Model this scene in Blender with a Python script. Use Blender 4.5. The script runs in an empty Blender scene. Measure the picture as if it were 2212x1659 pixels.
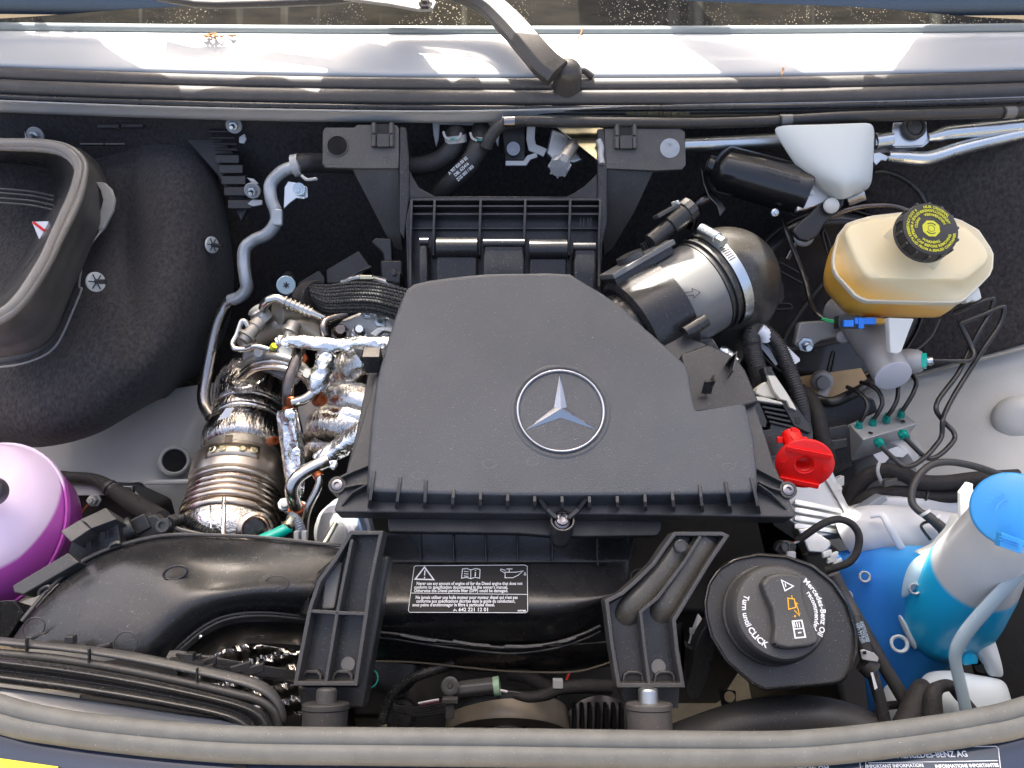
import bpy, bmesh, math, random
from mathutils import Vector, Matrix
random.seed(7)
S = bpy.context.scene
COL = S.collection
# ---------------------------------------------------------------- camera
PITCH = math.radians(50)
CAM = Vector((0, -0.55, 0.65))
FW = Vector((0, math.cos(PITCH), -math.sin(PITCH)))
UP = Vector((0, math.sin(PITCH), math.cos(PITCH)))
RT = Vector((1, 0, 0))
HF = math.radians(68)
FPX = 1106 / math.tan(HF / 2)
cd = bpy.data.cameras.new('camera'); cam = bpy.data.objects.new('camera', cd); COL.objects.link(cam)
cd.sensor_width = 36; cd.lens = 18 / math.tan(HF / 2); cd.clip_start = 0.01; cd.clip_end = 500
cam.location = CAM
cam.rotation_euler = (math.radians(90) - PITCH, 0, 0)
S.camera = cam
# ---------------------------------------------------------------- world and sun
SUN_TRAVEL = Vector((0.08, -0.57, -0.81)).normalized()
w = bpy.data.worlds.new("World"); S.world = w; w.use_nodes = True
nt = w.node_tree; nt.nodes.clear()
sky = nt.nodes.new('ShaderNodeTexSky'); sky.sky_type = 'NISHITA'; sky.sun_disc = False
to_sun = -SUN_TRAVEL
sky.sun_elevation = math.asin(to_sun.z)
sky.sun_rotation = math.atan2(to_sun.x, to_sun.y)
sky.air_density = 0.8; sky.dust_density = 9.0; sky.ozone_density = 0.0
bg = nt.nodes.new('ShaderNodeBackground'); bg.inputs[1].default_value = 0.15
wo = nt.nodes.new('ShaderNodeOutputWorld')
nt.links.new(sky.outputs[0], bg.inputs[0]); nt.links.new(bg.outputs[0], wo.inputs[0])
sd = bpy.data.lights.new('sun', 'SUN'); sd.energy = 4.5; sd.angle = math.radians(0.5); sd.color = (1, .95, .86)
sun = bpy.data.objects.new('sun', sd); COL.objects.link(sun)
sun.rotation_mode = 'QUATERNION'; sun.rotation_quaternion = SUN_TRAVEL.to_track_quat('-Z', 'Y')
sun.location = (0, 2, 3)
S.view_settings.view_transform = 'Standard'; S.view_settings.look = 'None'
S.view_settings.exposure = 1.8; S.view_settings.gamma = 1.0
S.cycles.max_bounces = 10; S.cycles.caustics_reflective = False; S.cycles.caustics_refractive = False
S.cycles.sample_clamp_indirect = 6

# ---------------------------------------------------------------- picture-to-place helpers
def ray(u, v):
    return RT * ((u - 1106) / FPX) + UP * ((829.5 - v) / FPX) + FW
def P(u, v, t): return CAM + ray(u, v) * t
def PZ(u, v, z):
    r = ray(u, v); return CAM + r * ((z - CAM.z) / r.z)
def PY(u, v, y):
    r = ray(u, v); return CAM + r * ((y - CAM.y) / r.y)
class Plane:
    def __init__(s, a, n): s.a = Vector(a); s.n = Vector(n).normalized()
    def at(s, u, v, off=0.0):
        r = ray(u, v); return CAM + r * (((s.a + s.n * off) - CAM).dot(s.n) / r.dot(s.n))
def px(t): return t / FPX

def rot_to(n, up=Vector((0, 0, 1))):
    n = Vector(n).normalized()
    if abs(n.dot(up)) > .99: up = Vector((0, 1, 0))
    x = up.cross(n).normalized(); y = n.cross(x)
    return x, y, n

def catmull(pts, k=6, closed=False):
    pts = [Vector(p) for p in pts]; n = len(pts)
    if n < 3 and not closed: return pts
    out = []
    rng = range(n if closed else n - 1)
    for i in rng:
        if closed: p0, p1, p2, p3 = pts[(i-1) % n], pts[i], pts[(i+1) % n], pts[(i+2) % n]
        else:
            p1, p2 = pts[i], pts[i+1]
            p0 = pts[i-1] if i > 0 else p1 * 2 - p2
            p3 = pts[i+2] if i + 2 < n else p2 * 2 - p1
        for j in range(k):
            s = j / k; s2 = s*s; s3 = s2*s
            out.append(.5 * ((2*p1) + (p2-p0)*s + (2*p0-5*p1+4*p2-p3)*s2 + (3*p1-p0-3*p2+p3)*s3))
    if not closed: out.append(pts[-1])
    return out

class MB:
    def __init__(s): s.v = []; s.f = []
    def add(s, vs, fs):
        b = len(s.v); s.v += [Vector(x) for x in vs]; s.f += [[i + b for i in f] for f in fs]; return s
    def ring_loft(s, rings, cap=True, closed=False):
        n = len(rings[0]); vs = [p for r in rings for p in r]; fs = []
        m = len(rings)
        for i in range(m if closed else m - 1):
            a, b = i * n, ((i + 1) % m) * n
            for j in range(n):
                k = (j + 1) % n
                fs.append([a + j, a + k, b + k, b + j])
        if cap and not closed:
            fs.append(list(range(n))[::-1]); fs.append(list(range((m-1)*n, m*n)))
        return s.add(vs, fs)
    def tube(s, pts, r, n=14, k=6, closed=False, smooth=True, flat=1.0, nrm=None):
        """r: number, list (per control point) or function of 0..1"""
        c = catmull(pts, k, closed) if smooth else [Vector(p) for p in pts]
        m = len(c)
        def rad(i):
            f = i / max(1, m - 1)
            if callable(r): return r(f)
            if isinstance(r, (list, tuple)):
                x = f * (len(r) - 1); a = int(min(x, len(r) - 2)); return r[a] + (r[a+1] - r[a]) * (x - a)
            return r
        rings = []; t0 = (c[1] - c[0]).normalized()
        x = Vector(nrm) if nrm is not None else (Vector((0, 0, 1)) if abs(t0.z) < .9 else Vector((1, 0, 0)))
        x = (x - t0 * x.dot(t0)).normalized()
        for i in range(m):
            a = c[i-1] if (i > 0 or closed) else c[i]; b = c[(i+1) % m] if (i < m-1 or closed) else c[i]
            t = (b - a).normalized()
            x = (x - t * x.dot(t)).normalized(); y = t.cross(x); R = rad(i)
            rings.append([c[i] + x * (math.cos(q) * R * flat) + y * (math.sin(q) * R) for q in (2*math.pi*j/n for j in range(n))])
        return s.ring_loft(rings, True, closed)
    def lathe(s, o, ax, prof, n=40, sx=1.0, xd=None, cap=True):
        o = Vector(o); x, y, z = rot_to(Vector(ax), Vector(xd) if xd is not None else Vector((0, 0, 1)))
        rings = [[o + z*h + x*(math.cos(q)*r*sx) + y*(math.sin(q)*r) for q in (2*math.pi*j/n for j in range(n))] for r, h in prof]
        return s.ring_loft(rings, cap)
    def box(s, c, hx, hy, hz):
        c, hx, hy, hz = Vector(c), Vector(hx), Vector(hy), Vector(hz)
        vs = [c + hx*a + hy*b + hz*d for d in (-1, 1) for a, b in ((-1,-1),(1,-1),(1,1),(-1,1))]
        return s.ring_loft([vs[:4], vs[4:]])
    def prism(s, poly, ext, inset=None):
        """poly: 3d points, ext: vector; inset: scale of far polygon about its centre"""
        poly = [Vector(p) for p in poly]; c = sum(poly, Vector()) / len(poly); ext = Vector(ext)
        k = 1 if inset is None else inset
        return s.ring_loft([[c + (p - c)*k + ext for p in poly], poly])
    def wall(s, pts, nrm, wd, h, closed=False):
        """upright thin wall along a line: top edge on pts, going h down along -nrm"""
        pts = [Vector(p) for p in pts]; nrm = Vector(nrm).normalized(); m = len(pts); L = []; Rr = []
        for i in range(m):
            a = pts[i-1] if (i > 0 or closed) else pts[i]; b = pts[(i+1) % m] if (i < m-1 or closed) else pts[i]
            t1 = (pts[i]-a).normalized() if (pts[i]-a).length > 1e-9 else None
            t2 = (b-pts[i]).normalized() if (b-pts[i]).length > 1e-9 else None
            t = ((t1 or t2) + (t2 or t1)).normalized(); sd_ = nrm.cross(t).normalized()
            mit = 1.0
            if t1 is not None and t2 is not None: mit = 1 / max(.5, math.cos(t1.angle(t2) / 2))
            L.append(pts[i] + sd_*wd*.5*mit); Rr.append(pts[i] - sd_*wd*.5*mit)
        rings = [[l, r, r - nrm*h, l - nrm*h] for l, r in zip(L, Rr)]
        return s.ring_loft(rings, True, closed)
    def grid(s, rows):
        n = len(rows[0]); vs = [p for r in rows for p in r]
        fs = [[i*n+j, i*n+j+1, (i+1)*n+j+1, (i+1)*n+j] for i in range(len(rows)-1) for j in range(n-1)]
        return s.add(vs, fs)

def origin_of(o):
    p = Vector(o.location); q = o.parent
    while q: p += q.location; q = q.parent
    return p
def tag(o, label=None, cat=None, group=None, kind=None):
    if label: o['label'] = label
    if cat: o['category'] = cat
    if group: o['group'] = group
    if kind: o['kind'] = kind
    return o
def obj(name, mb, mat, parent=None, bev=0, seg=2, smooth=30, sub=0, solid=0, soff=-1, kind=None, label=None):
    c = sum(mb.v, Vector()) / max(1, len(mb.v))
    me = bpy.data.meshes.new(name); me.from_pydata([v - c for v in mb.v], [], mb.f)
    bm = bmesh.new(); bm.from_mesh(me)
    if not solid: bmesh.ops.recalc_face_normals(bm, faces=bm.faces)
    bm.to_mesh(me); bm.free()
    if smooth is not None:
        me.shade_smooth(); me.set_sharp_from_angle(angle=math.radians(180 if sub else smooth))
    me.materials.append(mat)
    o = bpy.data.objects.new(name, me); COL.objects.link(o)
    if parent: o.parent = parent; o.location = c - origin_of(parent)
    else: o.location = c
    if solid:
        m = o.modifiers.new('t', 'SOLIDIFY'); m.thickness = solid; m.offset = soff
    if sub:
        m = o.modifiers.new('s', 'SUBSURF'); m.levels = sub; m.render_levels = sub
    if bev:
        m = o.modifiers.new('b', 'BEVEL'); m.width = bev; m.segments = seg; m.limit_method = 'ANGLE'; m.angle_limit = math.radians(35); m.harden_normals = smooth is not None
    if kind: o['kind'] = kind
    if label: o['label'] = label
    return o
def thing(name, label, cat, at, group=None):
    o = bpy.data.objects.new(name, None); COL.objects.link(o); o.location = at; o.empty_display_size = .02
    return tag(o, label, cat, group)
def copy_tree(o, loc=None, parent=None):
    c = o.copy(); COL.objects.link(c); c.parent = parent
    if loc is not None: c.location = loc
    for ch in o.children: copy_tree(ch, None, c)
    return c

# ---------------------------------------------------------------- materials
def mat(name, col, rough=.5, metal=0, bump=None, var=0, vscale=30, dust=0, coat=0, sss=0, trans=0, spec=.5, rvar=0, sheen=0, stretch=None, aniso=None, ior=1.5, alpha=1, dcol=(.45,.42,.36)):
    """bump: list of (scale, strength, distance)"""
    m = bpy.data.materials.new(name); m.use_nodes = True; t = m.node_tree; N = t.nodes; L = t.links
    b = N['Principled BSDF']; b.inputs['Roughness'].default_value = rough; b.inputs['Metallic'].default_value = metal
    b.inputs['Base Color'].default_value = (*col, 1); b.inputs['Coat Weight'].default_value = coat
    b.inputs['Specular IOR Level'].default_value = spec; b.inputs['IOR'].default_value = ior
    b.inputs['Transmission Weight'].default_value = trans
    if sss:
        b.inputs['Subsurface Weight'].default_value = sss; b.inputs['Subsurface Radius'].default_value = (.02, .02, .02); b.inputs['Subsurface Scale'].default_value = 1
    if sheen: b.inputs['Sheen Weight'].default_value = sheen
    g = N.new('ShaderNodeNewGeometry'); pos = g.outputs['Position']
    if stretch:
        mp = N.new('ShaderNodeMapping'); mp.inputs['Scale'].default_value = stretch; L.new(pos, mp.inputs[0]); spos = mp.outputs[0]
    else: spos = pos
    def noise(sc, det=3, p=None):
        n = N.new('ShaderNodeTexNoise'); n.inputs['Scale'].default_value = sc; n.inputs['Detail'].default_value = det; L.new(p or pos, n.inputs['Vector']); return n
    colout = None
    if var:
        n = noise(vscale, 4, spos); r = N.new('ShaderNodeMapRange'); r.inputs[1].default_value = .3; r.inputs[2].default_value = .7
        r.inputs[3].default_value = 1 - var; r.inputs[4].default_value = 1 + var; L.new(n.outputs[0], r.inputs[0])
        mx = N.new('ShaderNodeMix'); mx.data_type = 'RGBA'; mx.blend_type = 'MULTIPLY'; mx.inputs[0].default_value = 1
        mx.inputs[6].default_value = (*col, 1); L.new(r.outputs[0], mx.inputs[7]); colout = mx.outputs[2]
    if dust:
        n = noise(900, 1); r = N.new('ShaderNodeMapRange'); r.inputs[1].default_value = .74 - .1*dust; r.inputs[2].default_value = .80 - .1*dust; r.inputs[4].default_value = .8; L.new(n.outputs[0], r.inputs[0])
        n2 = noise(18, 4); r2 = N.new('ShaderNodeMapRange'); r2.inputs[1].default_value = .45; r2.inputs[2].default_value = .75; r2.inputs[4].default_value = .12*dust; L.new(n2.outputs[0], r2.inputs[0])
        a = N.new('ShaderNodeMath'); a.operation = 'MAXIMUM'; L.new(r.outputs[0], a.inputs[0]); L.new(r2.outputs[0], a.inputs[1])
        mx = N.new('ShaderNodeMix'); mx.data_type = 'RGBA'; L.new(a.outputs[0], mx.inputs[0])
        if colout: L.new(colout, mx.inputs[6])
        else: mx.inputs[6].default_value = (*col, 1)
        mx.inputs[7].default_value = (*dcol, 1); colout = mx.outputs[2]
    if colout: L.new(colout, b.inputs['Base Color'])
    if rvar:
        n = noise(25, 5, spos); r = N.new('ShaderNodeMapRange'); r.inputs[1].default_value = .3; r.inputs[2].default_value = .7
        r.inputs[3].default_value = max(.02, rough - rvar); r.inputs[4].default_value = min(1, rough + rvar); L.new(n.outputs[0], r.inputs[0]); L.new(r.outputs[0], b.inputs['Roughness'])
    prev = None
    for sc, st, di in (bump or []):
        n = noise(sc, 3, spos); bp = N.new('ShaderNodeBump'); bp.inputs['Strength'].default_value = st; bp.inputs['Distance'].default_value = di
        L.new(n.outputs[0], bp.inputs['Height'])
        if prev: L.new(prev, bp.inputs['Normal'])
        prev = bp.outputs[0]
    if prev: L.new(prev, b.inputs['Normal'])
    if alpha < 1: b.inputs['Alpha'].default_value = alpha
    return m
M = {}
M['cover'] = mat('cover_plastic', (.074,.078,.085), .35, bump=[(950, .6, .0009), (1800, .3, .0005)], dust=.2, rvar=.07, var=.10, vscale=7)
M['plastic'] = mat('black_plastic', (.024,.024,.025), .36, bump=[(300, .08, .0005)], dust=.2, rvar=.1)
M['gloss'] = mat('glossy_black_plastic', (.022,.022,.023), .27, bump=[(900, .06, .0003)], dust=.25, rvar=.08)
M['satin'] = mat('satin_black_plastic', (.052,.051,.050), .36, bump=[(800, .15, .0004)], dust=.2, rvar=.1)
M['greyplastic'] = mat('grey_brown_plastic', (.075,.072,.069), .48, bump=[(900, .2, .0004)], dust=.35, var=.15)
M['rubber'] = mat('black_rubber', (.032,.031,.031), .5, bump=[(500, .15, .0005)], dust=.15, rvar=.08)
M['seal'] = mat('seal_rubber', (.058,.053,.051), .55, bump=[(900, .3, .0005)], dust=.15, var=.12, vscale=60, spec=.7)
M['sealf'] = mat('front_seal_rubber', (.115,.118,.110), .6, bump=[(900, .3, .0005)], dust=.12, var=.12, vscale=60)
M['felt'] = mat('felt', (.054,.050,.051), .95, bump=[(420, .8, .002), (90, .3, .002)], var=.35, vscale=260, sheen=.15, spec=.1, stretch=(1, .6, .6))
M['white'] = mat('white_paint', (.52,.53,.53), .3, coat=.3, dust=.08, dcol=(.3,.22,.15))
M['primer'] = mat('pale_body_paint', (.60,.60,.565), .45, bump=[(700, .08, .0003)], var=.05, vscale=14, dust=.2, dcol=(.2,.15,.1), coat=.1)
M['alu'] = mat('cast_aluminium', (.55,.55,.54), .42, 1, bump=[(900, .3, .0006)], var=.12, rvar=.1)
M['castiron'] = mat('sand_cast_metal', (.42,.40,.36), .5, 1, bump=[(1300, .4, .0008)], var=.15)
M['zinc'] = mat('zinc_steel', (.62,.66,.68), .3, 1, var=.06, rvar=.08)
M['steel'] = mat('steel_tube', (.60,.57,.52), .2, 1, var=.15, rvar=.08)
M['darksteel'] = mat('dark_steel', (.16,.14,.13), .28, 1, var=.3, rvar=.1)
M['tint'] = mat('heat_tinted_steel', (.58,.49,.41), .26, 1, var=.45, vscale=14, rvar=.1)
M['foil'] = mat('crinkled_foil', (.80,.80,.78), .2, 1, bump=[(55, .7, .006), (170, .5, .003)], rvar=.08)
M['foilh'] = mat('embossed_heat_shield', (.72,.69,.64), .20, 1, bump=[(45, .35, .005), (260, .6, .0016)], var=.2, vscale=20, rvar=.06)
M['foild'] = mat('wrinkled_dark_shield', (.60,.57,.53), .17, 1, bump=[(40, .45, .006), (150, .6, .003)], var=.3, vscale=20, stretch=(2.2, .7, .7))
M['chrome'] = mat('chrome', (.36,.37,.40), .16, 1)
M['screw'] = mat('black_screw', (.25,.24,.25), .25, 1)
M['copper'] = mat('rusty_orange_metal', (.34,.09,.03), .4, .7, bump=[(400, .4, .001)], var=.3)
M['red'] = mat('red_plastic', (.85,.008,.006), .4, sss=.1, bump=[(500, .05, .0004)])
M['blue'] = mat('blue_cap_plastic', (.035,.27,.66), .35, bump=[(500, .05, .0004)], sss=.05)
M['bluec'] = mat('blue_connector', (.02,.20,.75), .4)
M['teal'] = mat('teal_marking', (.0,.24,.20), .4, var=.3, vscale=300)
M['tealg'] = mat('teal_paint', (.0,.50,.38), .2, coat=.6)
M['natural'] = mat('milky_plastic', (.62,.64,.62), .45, sss=.35, bump=[(40, .05, .002)])
M['cover_w'] = mat('milky_cover_plastic', (.66,.72,.71), .38, sss=.3)
M['label'] = mat('white_label', (.75,.77,.80), .4)
M['print'] = mat('white_print', (.80,.82,.84), .5)
M['blackprint'] = mat('black_print', (.02,.02,.02), .5)
M['yellowp'] = mat('yellow_print', (.62,.62,.03), .5)
M['amber'] = mat('amber_print', (.80,.42,.01), .5)
M['loom'] = mat('fabric_loom_tape', (.018,.016,.016), .75, bump=[(380, .6, .0015)], var=.2, vscale=150)
M['braid'] = mat('braided_sleeve', (.02,.02,.022), .35, bump=[(900, .6, .001)])
M['void'] = mat('dark_bay_fill', (.006,.006,.007), .6, bump=[(60, .3, .003)], var=.3)  # near black: deep shade of the bay put into the colour
M['ground'] = mat('pale_concrete', (.66,.54,.36), .9, bump=[(40, .4, .01)], var=.2, vscale=12)
M['body'] = mat('black_gloss_panel', (.018,.028,.055), .12, coat=.6, rvar=.03)  # black panel; blue of the reflected sky is put into the base colour
M['green'] = mat('green_wire', (.02,.35,.12), .4)
M['redwire'] = mat('red_wire', (.7,.05,.03), .4)
M['whitewire'] = mat('white_wire', (.7,.65,.65), .4)
M['yellow'] = mat('yellow_paint', (.9,.68,.01), .4)
M['gold'] = mat('zinc_chromate', (.55,.50,.34), .22, 1, var=.35, vscale=40)
M['straw'] = mat('dry_leaf', (.34,.17,.07), .8)

def text(s, size, o, xd, n, mt, parent, name='lettering', align='CENTER', arc=None, shear=0, cond=1.0, lift=.0006, bold=0, spacing=1.0):
    """flat raised lettering; o centre, xd reading direction, n surface normal; arc: radius (text baseline on circle about o)"""
    cu = bpy.data.curves.new(name, 'FONT'); cu.body = s; cu.size = size; cu.align_x = align; cu.align_y = 'CENTER'
    cu.extrude = .00012; cu.shear = shear; cu.offset = bold; cu.space_character = spacing; cu.space_line = .82; cu.resolution_u = 2
    tmp = bpy.data.objects.new(name, cu); COL.objects.link(tmp)
    dg = bpy.context.evaluated_depsgraph_get(); me = bpy.data.meshes.new_from_object(tmp.evaluated_get(dg))
    bpy.data.objects.remove(tmp)
    o = Vector(o); n = Vector(n).normalized(); xd = Vector(xd); xd = (xd - n*xd.dot(n)).normalized(); yd = n.cross(xd)
    mb = MB(); vs = []
    for q in me.vertices:
        x, y, z = q.co.x*cond, q.co.y, q.co.z
        if arc:
            R, a0 = arc; a = a0 - x/abs(R) if R > 0 else a0 + x/abs(R)
            rr = R + y if R > 0 else -R - y
            vs.append(o + xd*(math.cos(a)*rr) + yd*(math.sin(a)*rr) + n*(z + lift))
        else: vs.append(o + xd*x + yd*y + n*(z + lift))
    mb.add(vs, [list(p.vertices) for p in me.polygons]); bpy.data.meshes.remove(me)
    return obj(name, mb, mt, parent, smooth=None)
# ================================================================ SETTING
mb = MB(); mb.grid([[Vector((x, y, -1.0)) for x in (-60, -6, -2, 0, 2, 6, 60)] for y in (-60, -6, -2, 0, 2, 6, 60)])
obj('ground', mb, M['ground'], kind='structure', smooth=None)

def vt(u):   # how far the rear lines bend upwards towards the sides
    x = (u - 1200) / 1100
    return -20 * abs(x) ** 2.2
US = [-620, -260, 0, 200, 400, 553, 750, 950, 1106, 1300, 1500, 1700, 1900, 2050, 2212, 2480, 2840]
# cowl
mb = MB()
rows = []
for v, z in ((186, .085), (172, .116), (150, .122), (112, .132), (92, .137), (80, .1395), (72, .139)):
    rows.append([PZ(u, v + vt(u) * (.95 if v > 100 else .3), z) for u in US])
mb.grid(rows)
cowl = tag(obj('windshield_cowl', mb, M['white'], sub=2, solid=.003), 'white painted cowl panel between the windshield and the long black rear seal', 'body panel')
# lower white flange
mb = MB()
rows = []
for v, z in ((238, .100), (247, .088), (262, .078), (264, .066)):
    rows.append([PZ(u, v + vt(u) + (0 if u < 1090 else -3 - min(12, (u - 1090) * .03)), z) for u in US])
mb.grid(rows)
tag(obj('cowl_flange', mb, M['white'], sub=1, solid=.003), 'narrow white painted steel edge just below the rear seal', 'body edge')
# rear seal
rs = thing('rear_hood_seal', 'long black rubber hood seal with two ridges running along the white cowl', 'rubber seal', PZ(1106, 200, .1))
for nm, v, r, z, m in (('upper_ridge', 185, .0098, .108, 'seal'), ('lower_ridge', 214, .0118, .098, 'seal'), ('glossy_lip', 234, .0042, .0945, 'gloss'), ('under_lip', 242, .0042, .088, 'plastic')):
    mb = MB(); mb.tube([PZ(u, v + vt(u), z) for u in US], r, n=16, k=4, nrm=(0, 0, 1)); obj(nm, mb, M[m], rs, smooth=50)
mb = MB(); text_n = (ray(1500, 246) * -1)
for s, uc in (('MERCEDES-BENZ A 910 887 00 00', 1420),):
    text(s, .0058, PZ(uc, 246 + vt(uc), .0935), (1, 0, 0), text_n, mat('olive_print', (.16,.14,.05), .5), rs)
# windshield
GP = Plane(PZ(1106, 56, .143), (0, -.62, .785))
mb = MB()
ub = [-400, 0, 553, 1106, 1659, 2212, 2600]
base = [GP.at(u, 56 + vt(u) * .35) for u in ub]
upv = Vector((0, .785, .62))
mb.grid([[p + upv * s for p in base] for s in (0, .1, .3, .6, .9)])
M['glass'] = mat('windshield_glass', (.010, .022, .045), .03, spec=.9, coat=1)
ws = tag(obj('windshield', mb, M['glass'], solid=.006), 'dark windshield glass reflecting blue sky at the top of the picture', 'windshield')
def fritmat():
    m = mat('ceramic_band', (.018, .016, .011), .35, var=.5, vscale=90, stretch=(.25, 1, 1), spec=.25)
    t = m.node_tree; N = t.nodes; L = t.links; b = N['Principled BSDF']
    g = N.new('ShaderNodeNewGeometry')
    old = b.inputs['Base Color'].links[0].from_socket
    n = N.new('ShaderNodeTexVoronoi'); n.inputs['Scale'].default_value = 260; L.new(g.outputs['Position'], n.inputs['Vector'])
    r = N.new('ShaderNodeMapRange'); r.inputs[1].default_value = .26; r.inputs[2].default_value = .16; r.inputs[3].default_value = 0; r.inputs[4].default_value = 1; L.new(n.outputs[0], r.inputs[0])
    n2 = N.new('ShaderNodeTexNoise'); n2.inputs['Scale'].default_value = 7; L.new(g.outputs['Position'], n2.inputs['Vector'])
    r2 = N.new('ShaderNodeMapRange'); r2.inputs[1].default_value = .48; r2.inputs[2].default_value = .62; L.new(n2.outputs[0], r2.inputs[0])
    a = N.new('ShaderNodeMath'); a.operation = 'MULTIPLY'; L.new(r.outputs[0], a.inputs[0]); L.new(r2.outputs[0], a.inputs[1])
    mx = N.new('ShaderNodeMix'); mx.data_type = 'RGBA'; L.new(a.outputs[0], mx.inputs[0]); L.new(old, mx.inputs[6]); mx.inputs[7].default_value = (.55, .5, .38, 1)
    mp = N.new('ShaderNodeMapping'); mp.inputs['Scale'].default_value = (38, 3, 3); L.new(g.outputs['Position'], mp.inputs[0])
    n3 = N.new('ShaderNodeTexNoise'); n3.inputs['Scale'].default_value = 1; n3.inputs['Detail'].default_value = 2; L.new(mp.outputs[0], n3.inputs['Vector'])
    r3 = N.new('ShaderNodeMapRange'); r3.inputs[1].default_value = .60; r3.inputs[2].default_value = .72; r3.inputs[4].default_value = .35; L.new(n3.outputs[0], r3.inputs[0])
    mx2 = N.new('ShaderNodeMix'); mx2.data_type = 'RGBA'; L.new(r3.outputs[0], mx2.inputs[0]); L.new(mx.outputs[2], mx2.inputs[6]); mx2.inputs[7].default_value = (.20, .20, .17, 1)
    L.new(mx2.outputs[2], b.inputs['Base Color']); return m
M['frit'] = fritmat()
mb = MB()
lo = [(-400, 60), (0, 49), (250, 53), (553, 56), (1106, 57), (1659, 57), (1960, 55), (2212, 51), (2600, 40)]
hi = [(-400, 58), (0, 41), (250, 22), (430, 10), (900, -40), (1453, 0), (1846, 15), (2212, 43), (2600, 38)]
poly = [GP.at(u, v, .0006) for u, v in lo] + [GP.at(u, v, .0006) for u, v in reversed(catmull([Vector((a, b, 0)) for a, b in hi], 4) and [(p.x, p.y) for p in catmull([Vector((a, b, 0)) for a, b in hi], 4)])]
mb.prism(poly, GP.n * -.0004)
obj('ceramic_band', mb, M['frit'], ws, smooth=None)
mb = MB()
mb.tube([PZ(u, 67 + vt(u) * .35, .140) for u in US], .0068, n=12, k=3, nrm=(0, 0, 1))
obj('glass_seal', mb, mat('grey_glass_seal', (.22, .26, .27), .5, dust=.2), ws, smooth=60)

# wiper
wp = thing('windshield_wiper', 'black wiper arm rising from its round pivot cap on the white cowl', 'wiper', PZ(1225, 165, .14))
mb = MB()
cl = [(820, -70, .215), (960, -35, .200), (1045, 0, .186), (1098, 44, .172), (1148, 100, .158), (1180, 136, .148), (1206, 156, .142)]
hw = [20, 25, 27, 30, 31, 33, 34]
cpt = catmull([PZ(a, b, c) for a, b, c in cl], 5)
rings = []
for i, c in enumerate(cpt):
    t = (cpt[min(i+1, len(cpt)-1)] - cpt[max(i-1, 0)]).normalized(); f = i / 5; a = int(min(f, 5)); h = (hw[a] + (hw[a+1]-hw[a])*(f-a)) * .00064
    sd_ = t.cross(Vector((0, -.3, .95))).normalized(); n = sd_.cross(t)
    rings.append([c - sd_*h, c - sd_*h*.82 + n*.007, c + sd_*h*.5 + n*.009, c + sd_*h + n*.002, c + sd_*h*.95 - n*.010, c - sd_*h*.9 - n*.012])
mb.ring_loft(rings); obj('arm', mb, M['satin'], wp, bev=.0015, smooth=40)
mb = MB(); o = PZ(1226, 159, .131); mb.lathe(o, (0, -.12, 1), [(.020, -.03), (.0195, 0), (.018, .009), (.013, .015), (.006, .0175), (.0008, .018)], 32); obj('pivot_cap', mb, M['satin'], wp, smooth=60)
mb = MB(); mb.tube([PZ(1215, 168, .125), PZ(1255, 152, .128), PZ(1280, 166, .120)], .0045); obj('rubber_grommet', mb, M['rubber'], wp)
mb = MB(); mb.prism([PZ(a, b, .20) for a, b in ((760, -40), (900, -25), (943, 3), (935, 19), (905, 20), (840, 8), (740, -5))], (0, 0, -.004))
obj('linkage_plate', mb, mat('grey_link_plate', (.25,.26,.26), .4, .3), wp, bev=.001)
mb = MB(); mb.lathe(PZ(919, 8, .204), (0, -.2, 1), [(.009, -.002), (.009, .002), (.006, .003), (.006, .008), (.0008, .008)], 6); obj('nut', mb, M['screw'], wp, smooth=None)
mb = MB(); mb.tube([PZ(340, -6, .185), PZ(400, 4, .183), PZ(470, 10, .18), PZ(700, 2, .19), PZ(800, -10, .2)], .0055, k=2); obj('blade', mb, M['rubber'], wp)
# dry leaf bits
rnd = random.Random(3)
def twig(name, pts, r, label):
    mb = MB(); mb.tube(pts, [r, r*.7, r*.2], n=6, k=3); tag(obj(name, mb, M['straw']), label, 'dry leaf', 'dry leaves and needles on the cowl')
tw = thing('leaf_litter', 'small heap of dry brown leaf scraps by the base of the windshield', 'dry leaves', PZ(475, 70, .14), 'dry leaves and needles on the cowl')
for i in range(9):
    u = 445 + rnd.random()*75; v = 72 + rnd.random()*6; a = rnd.random()*3.1
    mb = MB(); mb.tube([PZ(u, v, .1415), PZ(u + 14*math.cos(a), v + 3*math.sin(a), .1435), PZ(u + 26*math.cos(a), v + 5*math.sin(a), .1415)], [.0012, .0016, .0003], n=6, k=2); obj('leaf', mb, M['straw'], tw)
twig('pine_needle', [PZ(1258, 62, .145), PZ(1250, 80, .14), PZ(1220, 103, .13)], .0012, 'thin dry stalk hanging over the cowl right of the wiper pivot')
twig('pine_needle', [PZ(1104, 105, .13), PZ(1090, 120, .128), PZ(1075, 135, .126)], .0006, 'fine dry needle lying left of the wiper arm')
twig('leaf_scrap', [PZ(1692, 148, .127), PZ(1690, 158, .127), PZ(1685, 168, .122)], .0016, 'tiny brown leaf scrap touching the seal far right of the wiper')

# standing hood, just above the picture
hood = thing('hood', 'open white hood standing above the engine bay', 'hood', (0, .6, .26))
HA, HB = Vector((0, .585, .262)), Vector((0, .435, 1.27))
hv = (HB - HA).normalized(); hn = Vector((1, 0, 0)).cross(hv)
mb = MB()
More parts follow.
